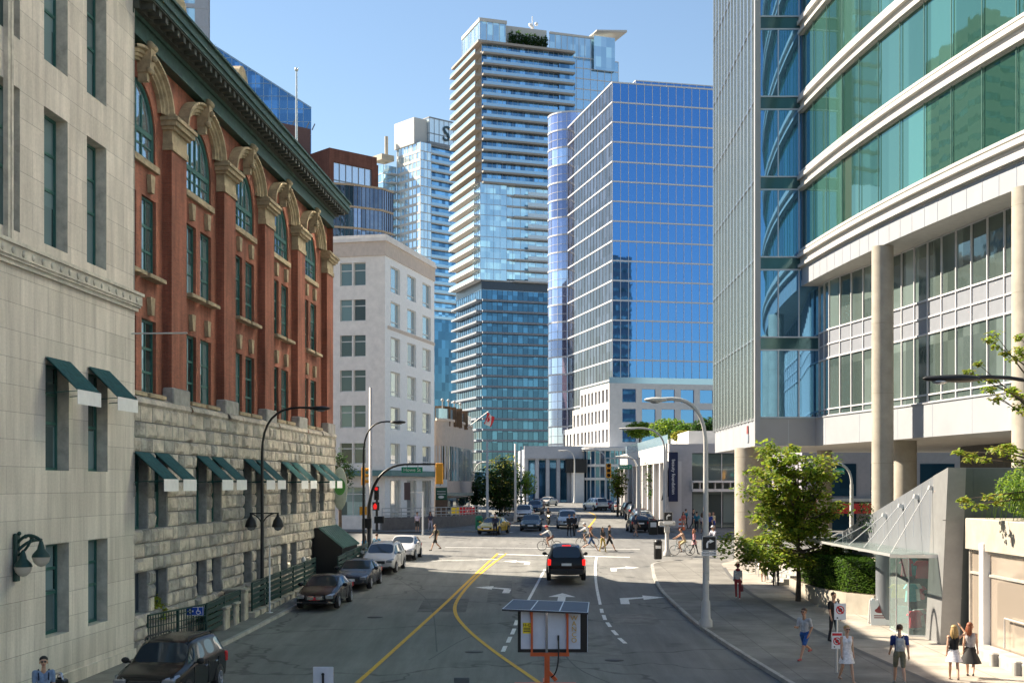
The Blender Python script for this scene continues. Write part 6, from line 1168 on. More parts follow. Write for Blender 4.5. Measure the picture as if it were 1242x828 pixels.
def car_raw(kind):
    L, Wd, st = car_stations(kind); w = Wd / 2; n = len(st); V = []; Fs = []; Ms = []; sec = []
    for y, zb, zs, zt, wf in st:
        cab = zt - zs > .2; ww = w * wf; d = zt - zs
        rw = .72 * ww if cab else .8 * ww
        wm = ww * .95 if cab else ww * .93
        pts = [(0, zb), (.8 * ww, zb), (.97 * ww, zb + .1), (ww, zb + (zs - zb) * .55), (.975 * ww, zs), (wm, zs + .05 * min(1, d * 4)), (wm + (rw - wm) * .82, zs + d * .8), (rw, zs + d * .93), (rw * .6, zt), (0, zt + (.01 if cab else .02))]
        sec.append(pts)
    np_ = len(sec[0])
    for side in (1, -1):
        for pts, s_ in zip(sec, st):
            for x, z in pts: V.append((side * x, (s_[0] - .5) * L, z))
    cabs = [s_[3] - s_[2] > .2 for s_ in st]; ci = [i for i, c in enumerate(cabs) if c]; c0, c1 = ci[0], ci[-1]
    for si, side in enumerate((1, -1)):
        o = si * n * np_
        for i in range(n - 1):
            for j in range(np_ - 1):
                q = (o + i * np_ + j, o + (i + 1) * np_ + j, o + (i + 1) * np_ + j + 1, o + i * np_ + j + 1); m = 0
                pil = st[i + 1][0] - st[i][0] < .03 and cabs[i] and cabs[i + 1] and i != c0
                if j == 5 and i >= c0 - 1 and i <= c1 and not (i == c0 - 1 and False): m = 2 if not pil else 0
                if i == c0 - 1 and j >= 6: m = 1 if j >= 7 else 0
                if i == c1 and j >= 6: m = 3 if j >= 7 else 0
                if j == 0: m = 4
                if j == 1: m = 4
                Fs.append(q if side == 1 else q[::-1]); Ms.append(m)
        for i, fl_ in ((0, False), (n - 1, True)):
            q = [o + i * np_ + j for j in range(np_)]
            if (side == 1) != fl_: q = q[::-1]
            Fs.append(tuple(q)); Ms.append(0)
    me = bpy.data.meshes.new('car'); me.from_pydata(V, [], Fs); me.polygons.foreach_set('material_index', Ms); me.polygons.foreach_set('use_smooth', [True] * len(Fs))
    bm = bmesh.new(); bm.from_mesh(me); bmesh.ops.remove_doubles(bm, verts=bm.verts, dist=.0005); bmesh.ops.recalc_face_normals(bm, faces=bm.faces)
    cr = bm.edges.layers.float.get('crease_edge') or bm.edges.layers.float.new('crease_edge')
    for e in bm.edges:
        if len(e.link_faces) == 2:
            a, c = (f.material_index for f in e.link_faces)
            if a != c: e[cr] = .55
    bm.to_mesh(me); bm.free(); return me
KINDS = ('sedan', 'hatch', 'suv', 'van')
for m_ in range(5): pass
_raw = [car_raw(k) for k in KINDS]
for me in _raw:
    for m_ in (M_PLAST, M_CGL, M_CGL, M_CGL, M_PLAST): me.materials.append(m_)
CARM = dict(zip(KINDS, bake([(me, [('SUBSURF', {'levels': 2, 'render_levels': 2})]) for me in _raw])))
def split(me, k):
    s = [p for p in me.polygons if p.material_index in k]; ids = {}; V = []; Fs = []
    for p in s:
        f = []
        for v in p.vertices:
            if v not in ids: ids[v] = len(V); V.append(tuple(me.vertices[v].co))
            f.append(ids[v])
        Fs.append(tuple(f))
    return V, Fs
_parts = {k: {nm: split(CARM[k], ix) for nm, ix in (('body', (0,)), ('windscreen', (1,)), ('side_window', (2,)), ('rear_window', (3,)), ('underbody', (4,)))} for k in KINDS}
_wheel = None
def car(name, label, kind, loc, rz, paint_c, cat='car', group=None, lit=False, plate=M_SIGNW, rough=.25, metal=.1, extras=()):
    global _wheel
    L, Wd, st = car_stations(kind); key = 'carpaint_%d_%d_%d' % tuple(int(c * 999) for c in paint_c); pm = _M.get(key)
    if not pm:
        pm = mat(key, paint_c, rough, metal, .5 if max(paint_c) > .1 else .25, var=0); bs = pm.node_tree.nodes['Principled BSDF']; bs.inputs['Coat Weight'].default_value = .25 if max(paint_c) > .1 else .1; bs.inputs['Coat Roughness'].default_value = .04
    t = thing(name, label, cat, loc, rz, group)
    for nm, mt in (('body', pm), ('windscreen', M_CGL), ('side_window', M_CGL), ('rear_window', M_CGL), ('underbody', M_PLAST)):
        V, Fs = _parts[kind][nm]; b = MB(); b.add(V, Fs, 0, True); b.build(nm, mt, t)
    hi = kind in ('suv',); r_ = .37 if hi else .33; wx = Wd / 2 - .11
    if _wheel is None:
        b = MB(); b.lathe([(.6, -.1), (.92, -.11), (1, -.06), (1, .06), (.92, .11), (.62, .115)], 24, 0, axis='x'); w_ = b.build('wheel', M_RUB, t)
        c = MB(); c.lathe([(.64, .1), (.6, .06), (.001, .05)], 20, 1, axis='x')
        for k in range(5): a = 2 * math.pi * k / 5; c.beam((.085, .08 * math.cos(a), .08 * math.sin(a)), (.1, .6 * math.cos(a), .6 * math.sin(a)), .17, .05, 0, up=(1, 0, 0))
        c.lathe([(.66, .09), (.66, .118), (.6, .118), (.58, .08)], 20, 0, axis='x'); c.lathe([(.14, .08), (.14, .115), (.001, .12)], 10, 0, axis='x'); c.build('rim', [M_RIM, M_PLAST], w_); _wheel = w_; fresh = True
    else: fresh = False
    yf, yr = (.185 - .5) * L, (.8 - .5) * L
    for i, (sx_, y) in enumerate(((1, yf), (-1, yf), (1, yr), (-1, yr))):
        a = MB(); n = 14; q = [(1.17 * r_ * math.cos(math.pi * k / n), 1.17 * r_ * math.sin(math.pi * k / n)) for k in range(n + 1)]; xo = sx_ * (Wd / 2 + .004)
        a.add([(xo, y + p, r_ + z) for p, z in q] + [(xo - sx_ * .12, y + p, r_ + z) for p, z in q] + [(xo - sx_ * .0, y, r_ - .12)], [tuple(range(n + 1)) if sx_ > 0 else tuple(range(n, -1, -1))] + [(k, k + 1, n + 2 + k, n + 1 + k) for k in range(n)]); a.build('wheel_arch', M_PLAST, t)
        if i == 0 and fresh: o = _wheel
        else: o = dup(_wheel, t)
        o.scale = (1, r_, r_); o.location = (sx_ * (wx + .03), y, r_); o.rotation_euler = (0, 0, 0 if sx_ > 0 else math.pi)
    F0, R0 = -L / 2, L / 2; zl = st[1][2]
    for s_ in (-1, 1):
        b = MB(); w2 = Wd / 2; b.add([(s_ * (w2 * .52), F0 + .02, zl - .06), (s_ * w2 * .82, F0 + .1, zl - .03), (s_ * w2 * .95, F0 + .36, zl + .06), (s_ * w2 * .9, F0 + .4, zl + .1), (s_ * w2 * .6, F0 + .12, zl + .03)], [(0, 1, 2, 3, 4) if s_ > 0 else (4, 3, 2, 1, 0)])
        b.v = [(x, y - .035, z + .03) for x, y, z in b.v]; b.bbox(s_ * w2 * .7 - .17, s_ * w2 * .7 + .17, F0 - .0, F0 + .2, zl - .1, zl + .04, .03); b.build('headlight', M_HEAD, t)
        zt_ = st[-3][2] - .1; b = MB()
        if hi: b.bbox(s_ * w2 * .9 - .09, s_ * w2 * .9 + .08, R0 - .2, R0 - .0, zt_ - .2, zt_ + .1, .03)
        else: b.bbox(s_ * w2 * .76 - .2, s_ * w2 * .76 + .16, R0 - .25, R0 - .015, zt_ - .14, zt_ + .06, .03)
        b.build('tail_light', M_BRAKE if lit else M_TAILR, t)
        cw = [i for i, q in enumerate(st) if q[3] - q[2] > .2][0]; ym = (st[cw - 1][0] - .5) * L + .35; zm_ = st[cw][2] + .02
        b = MB(); b.ball((s_ * (w2 + .12), ym, zm_ + .06), .12, 8, 0, (1.05, .55, .75)); b.beam((s_ * (w2 - .08), ym, zm_), (s_ * (w2 + .08), ym, zm_ + .03), .05); b.build('mirror', pm if kind != 'suv' else M_PLAST, t)
        b = MB()
        for yy in (.31, .585, .79 if kind != 'sedan' else .76): y = (yy - .5) * L; b.box(s_ * (w2 * .985) - .012, s_ * (w2 * .985) + .012, y - .008, y + .008, .38, st[6][2] - .08)
        b.build('door_seam', M_PLAST, t)
        b = MB()
        for yy in (.53, .74): y = (yy - .5) * L; b.bbox(s_ * w2 - .015, s_ * w2 + .015, y - .1, y + .1, st[6][2] - .2, st[6][2] - .165, .006)
        b.build('door_handle', M_CHROME if hi else pm, t)
    b = MB(); b.bbox(-.42 * Wd / 1.85, .42 * Wd / 1.85, F0 - .02, F0 + .1, zl - .16, zl + .0, .02); b.bbox(-.6, .6, F0 - .005, F0 + .2, .3 if not hi else .4, .4 if not hi else .52, .02); b.build('grille', M_PLAST, t)
    b = MB(); b.box(-.25, .25, F0 - .035, F0 - .02, .45 if not hi else .56, .57 if not hi else .68); b.box(-.25, .25, R0 + .0, R0 + .02, st[-2][2] - .12, st[-2][2]); b.build('number_plate', plate, t)
    b = MB(); b.bbox(-Wd * .44, Wd * .44, R0 - .1, R0 + .05, st[-1][1] - .08, st[-1][1] + .16, .03); b.build('rear_bumper', M_PLAST if hi else pm, t)
    if 'rails' in extras:
        for s_ in (-1, 1): b = MB(); b.tube([(s_ * .62, -.5, st[7][3] - .06), (s_ * .62, -.4, st[7][3] + .03), (s_ * .62, 1.5, st[7][3] + .02), (s_ * .62, 1.7, st[7][3] - .08)], .022, 6); b.build('roof_rail', M_PLAST, t)
    if 'kidney' in extras:
        b = MB()
        for s_ in (-1, 1): b.bbox(s_ * .2 - .17, s_ * .2 + .17, F0 - .05, F0 + .02, zl - .15, zl + .02, .04)
        b.build('chrome_grille', M_CHROME, t)
        for s_ in (-1, 1): b = MB(); b.bbox(s_ * .68 - .16, s_ * .68 + .16, F0 - .0, F0 + .1, .32, .36, .01); b.build('fog_trim', M_CHROME, t)
    if 'taxi' in extras: b = MB(); b.bbox(-.3, .3, -.1, .12, 1.47, 1.62, .04); b.build('taxi_sign', M_SIGNW, t)
    if 'high_brake' in extras: b = MB(); b.bbox(-.22, .22, R0 - .42, R0 - .3, st[7][3] - .05, st[7][3] + .0, .01); b.build('high_brake_light', M_BRAKE, t)
    return t
def carat(px, Y, hd): return ((P(px, Y), Y, gs(Y) + .005), hd)
def tilt(t):                                         # follow the slope of the street
    s = (gs(t.location.y + 1.3) - gs(t.location.y - 1.3)) / 2.6; t.rotation_mode = 'XYZ'; c = math.cos(t.rotation_euler[2]); t.rotation_euler[0] = math.atan(s) * c; return t
DK = (.006, .007, .009)
hdL = -.0637                                          # parallel to the left kerb, nose towards the camera
def park(px, Y): return ((P(px, Y), Y, gs(Y) + .005), hdL)
car('parked_car', 'black sedan with a red front plate at the head of the parked row', 'sedan', *park(395, 60.0), DK, plate=M_SIGNR, extras=('kidney',))
car('parked_car', 'dark grey sedan parked second in the left row', 'sedan', *park(435, 67.6), (.03, .035, .045))
car('parked_car', 'silver minivan parked third in the left row', 'van', *park(466, 75.4), (.42, .42, .43), extras=('rails',))
car('parked_car', 'small silver hatchback parked last in the left row', 'hatch', *park(491, 83), (.5, .5, .52))
car('parked_wagon', 'black wagon with roof rails parked at the lower left edge', 'suv', (P(209, 36.7), 36.7, gs(36.7)), -.0637, (.012, .013, .013), extras=('rails',))
t = car('pickup_truck', 'large black pickup with lit brake lamps waiting at the stop line', 'suv', (P(686, 70.4), 70.6, gs(70.4) + .1), math.pi - .02, DK, lit=True, extras=('high_brake',)); t.scale = (1.06, 1.1, 1.1)
b = MB(); b.bbox(-.85, .85, 2.33, 2.42, .42, .62, .03); b.ball((0, 2.46, .5), .05, 8); b.build('tow_hitch', M_PLAST, t)
car('taxi', 'yellow taxi with a roof sign stopped at the far left kerb', 'sedan', *carat(599, 110, -.25), (.55, .36, .03), 'taxi', extras=('taxi',))
car('moving_car', 'dark teal sedan approaching the crossing between the taxi and the van', 'sedan', *carat(644.5, 116, -.05), (.02, .045, .06))
car('moving_car', 'silver grey van approaching the crossing behind two officers', 'van', *carat(688, 121, -.02), (.38, .4, .42))
car('moving_car', 'pale silver wagon approaching in the left lane further up the street', 'suv', *carat(636, 138, -.08), (.5, .52, .56), extras=('rails',))
car('moving_car', 'dark blue wagon higher up the left lane', 'suv', *carat(649, 160, -.1), (.02, .06, .12))
car('moving_car', 'red topped car at the top of the left lane', 'sedan', *carat(652, 185, -.1), (.25, .06, .06))
car('moving_car', 'beige sedan near the street end', 'sedan', *carat(664, 200, -.45), (.5, .46, .42))
hp = math.pi + .03
for i, (px, Y, k, c, lb) in enumerate(((774, 113.5, 'hatch', (.02, .022, .024), 'black hatchback with pink tail lamps nearest the far right corner'), (780, 120, 'sedan', (.015, .016, .02), 'black sedan parked second from the far right corner'), (779, 127, 'sedan', (.3, .32, .36), 'silver sedan parked third from the far right corner'), (776, 134, 'hatch', (.05, .03, .03), 'dark maroon hatchback parked fourth in the far right row'), (770, 143, 'suv', (.02, .022, .03), 'dark wagon parked fifth in the far right row'), (764, 152, 'suv', (.03, .025, .025), 'dark brown wagon parked sixth in the far right row'), (751, 168, 'hatch', (.55, .52, .48), 'cream hatchback parked behind the dark wagons'), (735, 178, 'sedan', (.3, .05, .06), 'red sedan parked ahead of the white wagon'), (722, 176, 'suv', (.65, .65, .65), 'white wagon parked near the round glass corner'))):
    car('parked_car', lb, k, *carat(px, Y, hp if px > 730 else hp + .35), c, group='cars parked along the far right kerb')
# motorcycle and bicycles
def wheel_ring(b, c, r, m=0, hub=1, tr=.02, spokes=10):
    n = 20; q = [(c[0], c[1] + r * math.cos(2 * math.pi * k / n), c[2] + r * math.sin(2 * math.pi * k / n)) for k in range(n + 1)]; b.tube(q, tr, 6, m, False)
    for k in range(spokes): a = 2 * math.pi * k / spokes; b.beam(c, (c[0], c[1] + r * math.cos(a), c[2] + r * math.sin(a)), .004, .004, hub)
def bicycle(label, loc, rz, c):
    t = thing('bicycle', label, 'bicycle', loc, rz); fm = mat('bike_frame_%d' % int(sum(c) * 500), c, .4, .2, var=0); bb, st_, hd_, rw, fw = (0, .05, .29), (0, .2, .85), (0, -.42, .82), (0, .5, .34), (0, -.56, .34)
    b = MB()
    for p, q in ((bb, st_), (bb, hd_), ((0, .16, .78), (0, -.4, .76)), (bb, rw), ((0, .17, .76), rw), (hd_, fw)): b.tube([p, q], .018, 6)
    b.build('frame', fm, t)
    for c_ in (rw, fw): b = MB(); wheel_ring(b, c_, .33); b.build('wheel', [M_RUB, M_STEEL], t)
    b = MB(); b.tube([(-.28, -.3, 1.0), (-.05, -.44, .98), (.05, -.44, .98), (.28, -.3, 1.0)], .015, 6); b.tube([hd_, (0, -.44, .98)], .015, 6); b.build('handlebar', M_PLAST, t)
    b = MB(); b.ball((0, .22, .9), .1, 8, 0, (.8, 1.4, .35)); b.tube([st_, (0, .22, .9)], .014, 6); b.build('saddle', M_PLAST, t); b = MB(); b.lathe([(.1, -.01), (.1, .01), (.001, .01)], 12, 0, (.04, .05, .29), axis='x'); b.beam((.06, .05, .29), (.06, .08, .13), .02); b.beam((-.06, .05, .29), (-.06, .02, .45), .02); b.build('crank', M_STEEL, t); return t
bicycle('bicycle ridden by the cyclist in white ahead of the pickup', (P(667, 89.5), 89.5, gs(89.5)), R(-84), (.05, .06, .07))
bicycle('bicycle ridden by the rider in white behind the crossing walkers', (P(713, 93), 93, gs(93)), R(-80), (.06, .06, .06))
bicycle('pale bicycle ridden along the crossing at the right corner', (P(828, 85.5), 85.5, gs(85.5)), R(-84), (.2, .3, .35))
bicycle('bicycle pushed by the person in a pale jacket beside the column', (P(868, 87.5), 87.5, gs(87.5)), R(-60), (.3, .3, .3))
t = thing('motorcycle', 'motorcycle with a lit headlamp riding towards the crossing', 'motorcycle', (P(665, 127), 127, gs(127)), 0); b = MB(); b.ball((0, -.2, .85), .28, 10, 0, (.7, 1.3, .8)); b.bbox(-.16, .16, .1, .9, .62, .82, .05); b.bbox(-.2, .2, -.3, .4, .3, .65, .05); b.tube([(-.08, -.55, 1.0), (-.08, -.75, .32)], .035, 6); b.tube([(.08, -.55, 1.0), (.08, -.75, .32)], .035, 6); b.build('body', M_PLAST, t)
for y in (-.75, .7): b = MB(); b.lathe([(.12, -.07), (.28, -.08), (.32, 0), (.28, .08), (.12, .07)], 18, 0, (0, y, .32), axis='x'); b.build('wheel', M_RUB, t)
b = MB(); b.tube([(-.38, -.45, 1.08), (0, -.58, 1.05), (.38, -.45, 1.08)], .022, 6); b.build('handlebar', M_STEEL, t); b = MB(); b.ball((0, -.66, .95), .1, 10); b.build('headlamp', glow('headlamp_lit', (1, .85, .5), 1.5), t)
# ------------------------------------------------------------------ people: one continuous remeshed body each, hair / garments / bags as children
SKIN = [(.52, .3, .2), (.4, .22, .14), (.6, .38, .28), (.2, .1, .06)]
def cmat(c, rough=.8): return mat('cloth_%d_%d_%d' % tuple(int(x * 200) for x in c), c, rough, var=.18, vs=14)
def smat(i): return mat('skin_%d' % i, SKIN[i], .55, var=.05, vs=9)
class Fig:
    """segments (p, q, r0, r1, slot); slots: 0 skin 1 top 2 legs 3 shoes 4 dark"""
    def __init__(s, h=1.75, stride=.3, arms=((.3, .35), (-.3, .35)), woman=False, sleeves='short', legs='pants', lean=0.0, sit=None, turn=0.0, out=(.1, .1), armup=None):
        k = h / 1.75; S = s.S = []; s.k = k
        V3 = lambda *a: Vector(a) * k
        hipw, shw, sr = (.1, .165, .055) if woman else (.095, .195, .065)
        pel = V3(0, 0, .93); lv = Vector((0, -math.sin(lean), math.cos(lean)))
        if sit: pel = V3(0, .1, sit)
        up = lambda z: pel + lv * (z * k)
        chest, neck = up(.42), up(.56)
        top = 1
        for sx in (-1, 1):
            S += [(pel + V3(sx * .055, 0, -.02), pel + V3(sx * .06, 0, .06), .1 * k, .098 * k, 2), (up(.08) + V3(sx * .055, 0, 0), up(.2) + V3(sx * .05, 0, 0), .095 * k, .088 * k, top), (up(.2) + V3(sx * .05, 0, 0), up(.38) + V3(sx * .075, 0, 0), .088 * k, (.1 if woman else .105) * k, top), (up(.38) + V3(sx * .075, 0, 0), up(.47) + V3(sx * (shw - .07), 0, 0), .1 * k, .07 * k, top)]
            if woman: S.append((up(.36) + V3(sx * .07, -.06, 0), up(.35) + V3(sx * .07, -.07, 0), .065 * k, .06 * k, top))
        S += [(up(.5), up(.62), .055 * k, .05 * k, 0)]
        hd = up(.72) + Vector((math.sin(turn) * .0, -.015 * k, 0)); s.head = hd; s.turn = turn; f = Vector((-math.sin(turn) * 1, -math.cos(turn), 0))
        rt = Vector((f.y, -f.x, 0))
        S += [(hd + V3(0, 0, .04), hd + V3(0, 0, .05) - f * .02 * k, .09 * k, .092 * k, 0), (hd - V3(0, 0, .05) + f * .02 * k, hd - V3(0, 0, .075) + f * .03 * k, .062 * k, .045 * k, 0), (hd + f * .09 * k + V3(0, 0, .01), hd + f * .108 * k - V3(0, 0, .02), .014 * k, .018 * k, 0)]
        for sx in (-1, 1): S += [(hd + rt * sx * .088 * k + V3(0, 0, .01), hd + rt * sx * .092 * k - V3(0, 0, .03), .018 * k, .014 * k, 0), (hd + rt * sx * .035 * k + f * .088 * k + V3(0, 0, .025), hd + rt * sx * .036 * k + f * .089 * k + V3(0, 0, .025), .013 * k, .013 * k, 4)]
        S.append((hd + rt * -.018 * k + f * .085 * k - V3(0, 0, .05), hd + rt * .018 * k + f * .085 * k - V3(0, 0, .05), .009 * k, .009 * k, 5))
        s.hands = []; lw = .9 if woman else 1
        for i, sx in enumerate((-1, 1)):
            sh = up(.475) + V3(sx * shw, 0, 0)
            if armup and armup[0] == i: el = sh + V3(sx * .2, -.1, .12); wr = el + V3(-sx * .14, -.1, .2)
            else:
                a, bnd = arms[i]; o = out[i]
                el = sh + V3(sx * .28 * math.sin(o), -.285 * math.sin(a), -.28 * math.cos(a) * math.cos(o)); wr = el + V3(sx * .02 - sx * .1 * max(0, bnd - .6), -.25 * math.sin(a + bnd), -.25 * math.cos(a + bnd))
            us, fs = (1, 1) if sleeves == 'long' else ((1, 0) if sleeves == 'short' else (0, 0))
            mid = sh.lerp(el, .75 if us else .1)
            S += [(sh, mid, (sr + .006) * k * lw, .052 * k * lw, 1 if us else (1 if sleeves != 'none' else 0)), (mid, el, .046 * k * lw, .042 * k * lw, 1 if fs else 0), (el, wr, .042 * k * lw, .028 * k * lw, 1 if fs else 0)]
            d = (wr - el).normalized(); S += [(wr, wr + d * .075 * k, .026 * k, .036 * k, 0)]; c = Vector((sx, 0, 0)); side = d.cross(c).normalized()
            for n_, ln in enumerate((.06, .075, .07, .055)): p = wr + d * .085 * k + side * (n_ - 1.5) * .019 * k; m_ = p + d * ln * .55 * k - c * .006 * k; S += [(p, m_, .0095 * k, .009 * k, 0), (m_, m_ + (d * .8 - c * .5).normalized() * ln * .5 * k, .009 * k, .0075 * k, 0)]
            S.append((wr + d * .03 * k + side * -.03 * k, wr + d * .085 * k + side * -.058 * k - c * .012, .012 * k, .009 * k, 0)); s.hands.append(wr + d * .1 * k)
        s.feet = []
        for i, sx in enumerate((-1, 1)):
            hp_ = pel + V3(sx * hipw, 0, -.03); ph = sx * stride
            if sit:
                kn = hp_ + V3(sx * .02, -.36, -.16 - .1 * sx * (stride > 0)); an = kn + V3(0, .08 + .05 * sx, -.4)
            else:
                kn = hp_ + V3(0, -.43 * math.sin(ph + (.08 if abs(stride) > .1 else 0)), -.42 * math.cos(ph)); bend = .0 if sx * stride > 0 else min(.7, abs(stride) * 1.3)
                an = kn + V3(0, -.42 * math.sin(ph - bend), -.42 * math.cos(ph - bend))
            bare = legs in ('shorts', 'skirt', 'dress', 'bare'); c0 = 2 if legs != 'dress' else 0
            mid = hp_.lerp(kn, .8 if legs == 'shorts' else (.25 if bare else 1)); r_ = .95 if woman else 1
            S.append((hp_, mid, .09 * k * r_, (.075 if legs == 'shorts' else .062) * k * r_ if bare or True else 0, 2))
            if bare: S.append((mid, kn, .058 * k, .05 * k, 0))
            S.append((kn, kn.lerp(an, .35), .05 * k * r_, .052 * k * r_, 0 if bare else 2)); S.append((kn.lerp(an, .35), an, .052 * k * r_, (.033 if bare else .045) * k, 0 if bare else 2))
            S.append((an + V3(0, .02, -.035), an + V3(0, -.14, -.05), .042 * k, .034 * k, 3)); s.feet.append(an)
        s.zmin = min(min(p.z - r0, q.z - r1) for p, q, r0, r1, _ in S)
        s.pel, s.up, s.neck = pel, up, neck
def capsules(S, n=10):
    b = MB()
    for p, q, r0, r1, _ in S:
        d = q - p; L = d.length
        d = d / L if L > 1e-5 else Vector((0, 0, 1))
        pts, rs = [], []
        for a in (90, 60, 30): pts.append(p - d * r0 * math.sin(R(a))); rs.append(max(.0005, r0 * math.cos(R(a))))
        pts += [p, q] if L > 1e-4 else [p]; rs += [r0, r1] if L > 1e-4 else [r0]
        for a in (30, 60, 90): pts.append(q + d * r1 * math.sin(R(a))); rs.append(max(.0005, r1 * math.cos(R(a))))
        b.tube(pts, rs, n)
    me = bpy.data.meshes.new('fig'); me.from_pydata(b.v, [], b.f); return me
_people = []
def person(label, px, Y, hd, fig, cols, skin=0, hair=None, extras=(), group=None, dz=PAV, lift=0.0, vox=.02, x=None, cat='person'):
    t = thing('person', label, cat, (P(px, Y) if x is None else x, Y, gs(Y) + dz + lift - (fig.zmin if lift == 0 else 0)), hd, group)
    _people.append((t, fig, cols, skin, vox)); k = fig.k; hc = fig.head
    if hair:
        c, style = hair; b = MB(); f = Vector((-math.sin(fig.turn), -math.cos(fig.turn), 0))
        hm = mat('hair_%d' % int(sum(c) * 999), c, .6, var=.3, vs=25); o = hc + Vector((0, 0, .065 * k)) - f * .025 * k
        bb = MB(); bb.ball((0, 0, 0), .1 * k, 14, 0, (1, 1.02, .9)); vs = []
        for v in bb.v:
            p = Vector(v); fr = p.dot(f)
            if p.z < -.02 * k and fr > -.0: p *= .75
            vs.append(p + o)
        b.add(vs, bb.f, 0, True)
        if style == 'long':
            for i in range(7):
                a = (i - 3) * .42; q = -f * .085 * k * math.cos(a) + Vector((f.y, -f.x, 0)) * .085 * k * math.sin(a)
                b.tube([o + q * .8, o + q * 1.15 - Vector((0, 0, .12 * k)), o + q * 1.25 - Vector((0, 0, .25 * k)) , o + q * 1.1 - Vector((0, 0, (.33 + .03 * (i % 2)) * k))], [.03 * k, .036 * k, .032 * k, .01 * k], 6)
        if style == 'bun': b.ball(tuple(o - f * .1 * k + Vector((0, 0, .02))), .045 * k, 8)
        b.build('hair', hm, t)
    for e in extras:
        if e[0] in ('skirt', 'dress'):
            z1 = (1.0 if e[0] == 'skirt' else 1.04) * k; z0 = e[2] * k; n = 24; b = MB(); rr = [(.125, z1, .85), (.155, z1 - .12 * k, .82), (.155 + (e[3] - .155) * .55, (z1 + z0) / 2 - .05, .85), (e[3], z0, .9)]
            b.v = []
            for r_, z, sq in rr:
                for i in range(n): a = 2 * math.pi * i / n; w_ = 1 + .09 * math.sin(a * 6 + z * 3) * (z1 - z); b.v.append((r_ * k * math.cos(a) * w_, r_ * k * math.sin(a) * w_ * sq, z))
            b.f = [(j * n + i, j * n + (i + 1) % n, (j + 1) * n + (i + 1) % n, (j + 1) * n + i) for j in range(3) for i in range(n)]; b.m = [0] * len(b.f); b.sm = [True] * len(b.f); b.build(e[0], cmat(e[1]), t)
        if e[0] == 'backpack':
            b = MB(); c = fig.up(.3); b.bbox(-.13 * k, .13 * k, .09 * k, .25 * k, c.z - .2 * k, c.z + .17 * k, .05 * k); b.ball((0, .24 * k, c.z - .08 * k), .09 * k, 8, 0, (1, .5, 1)); b.build('backpack', cmat(e[1]), t)
            b = MB()
            for sx in (-1, 1): b.tube([(sx * .1 * k, .1 * k, c.z + .14 * k), (sx * .12 * k, .0, fig.up(.55).z), (sx * .11 * k, -.13 * k, c.z + .08 * k), (sx * .1 * k, .06 * k, c.z - .16 * k)], .018 * k, 5)
            b.build('strap', cmat(e[2] if len(e) > 2 else e[1]), t)
        if e[0] == 'bag':
            h_ = fig.hands[e[2]]; b = MB(); b.bbox(h_.x - .06, h_.x + .06, h_.y - .14, h_.y + .14, h_.z - .42, h_.z - .14, .03); b.tube([(h_.x, h_.y - .1, h_.z - .15), (h_.x, h_.y - .02, h_.z), (h_.x, h_.y + .02, h_.z), (h_.x, h_.y + .1, h_.z - .15)], .012, 5); tag(b.build('handbag', cmat(e[1]), None, t.location, hd), e[3], 'bag')
        if e[0] == 'purse':
            c = fig.up(.12); s_ = e[2]; b = MB(); b.bbox(s_ * .17 - .05, s_ * .17 + .05, -.02, .2, c.z - .12, c.z + .1, .03); b.tube([(s_ * .17, .1, c.z + .08), (s_ * .1, .1, fig.up(.5).z), (s_ * .1, -.02, fig.up(.56).z), (s_ * .15, .02, c.z + .1)], .01, 5); tag(b.build('shoulder_bag', cmat(e[1]), None, t.location, hd), e[3], 'bag')
        if e[0] == 'glasses':
            b = MB(); f = Vector((-math.sin(fig.turn), -math.cos(fig.turn), 0)); rt = Vector((f.y, -f.x, 0))
            for sx in (-1, 1): b.ball(tuple(hc + f * .098 * k + rt * sx * .036 * k + Vector((0, 0, .025 * k))), .027 * k, 8, 0, (1, .5, .8))
            b.tube([hc + f * .1 * k - rt * .06 * k + Vector((0, 0, .03 * k)), hc + f * .1 * k + rt * .06 * k + Vector((0, 0, .03 * k))], .006 * k, 5); b.build('sunglasses', M_PLAST, t)
        if e[0] == 'hat':
            b = MB(); b.lathe([(.16 * k if e[2] else .1 * k, .05 * k), (.105 * k, .06 * k), (.11 * k, .1 * k), (.085 * k, .165 * k), (.001, .18 * k)], 16, 0, tuple(hc), 1, 1.1)
            if not e[2]: b.bbox(-.07 * k + hc.x, .07 * k + hc.x, hc.y - .2 * k, hc.y - .05 * k, hc.z + .06 * k, hc.z + .075 * k, .005)
            b.build('hat', cmat(e[1]), t)
        if e[0] == 'scarf': b = MB(); b.lathe([(.09 * k, -.07 * k), (.12 * k, -.03 * k), (.11 * k, .02 * k), (.07 * k, .05 * k)], 14, 0, tuple(fig.up(.56)), 1.1, .95); b.build('scarf', cmat(e[1]), t)
    return t
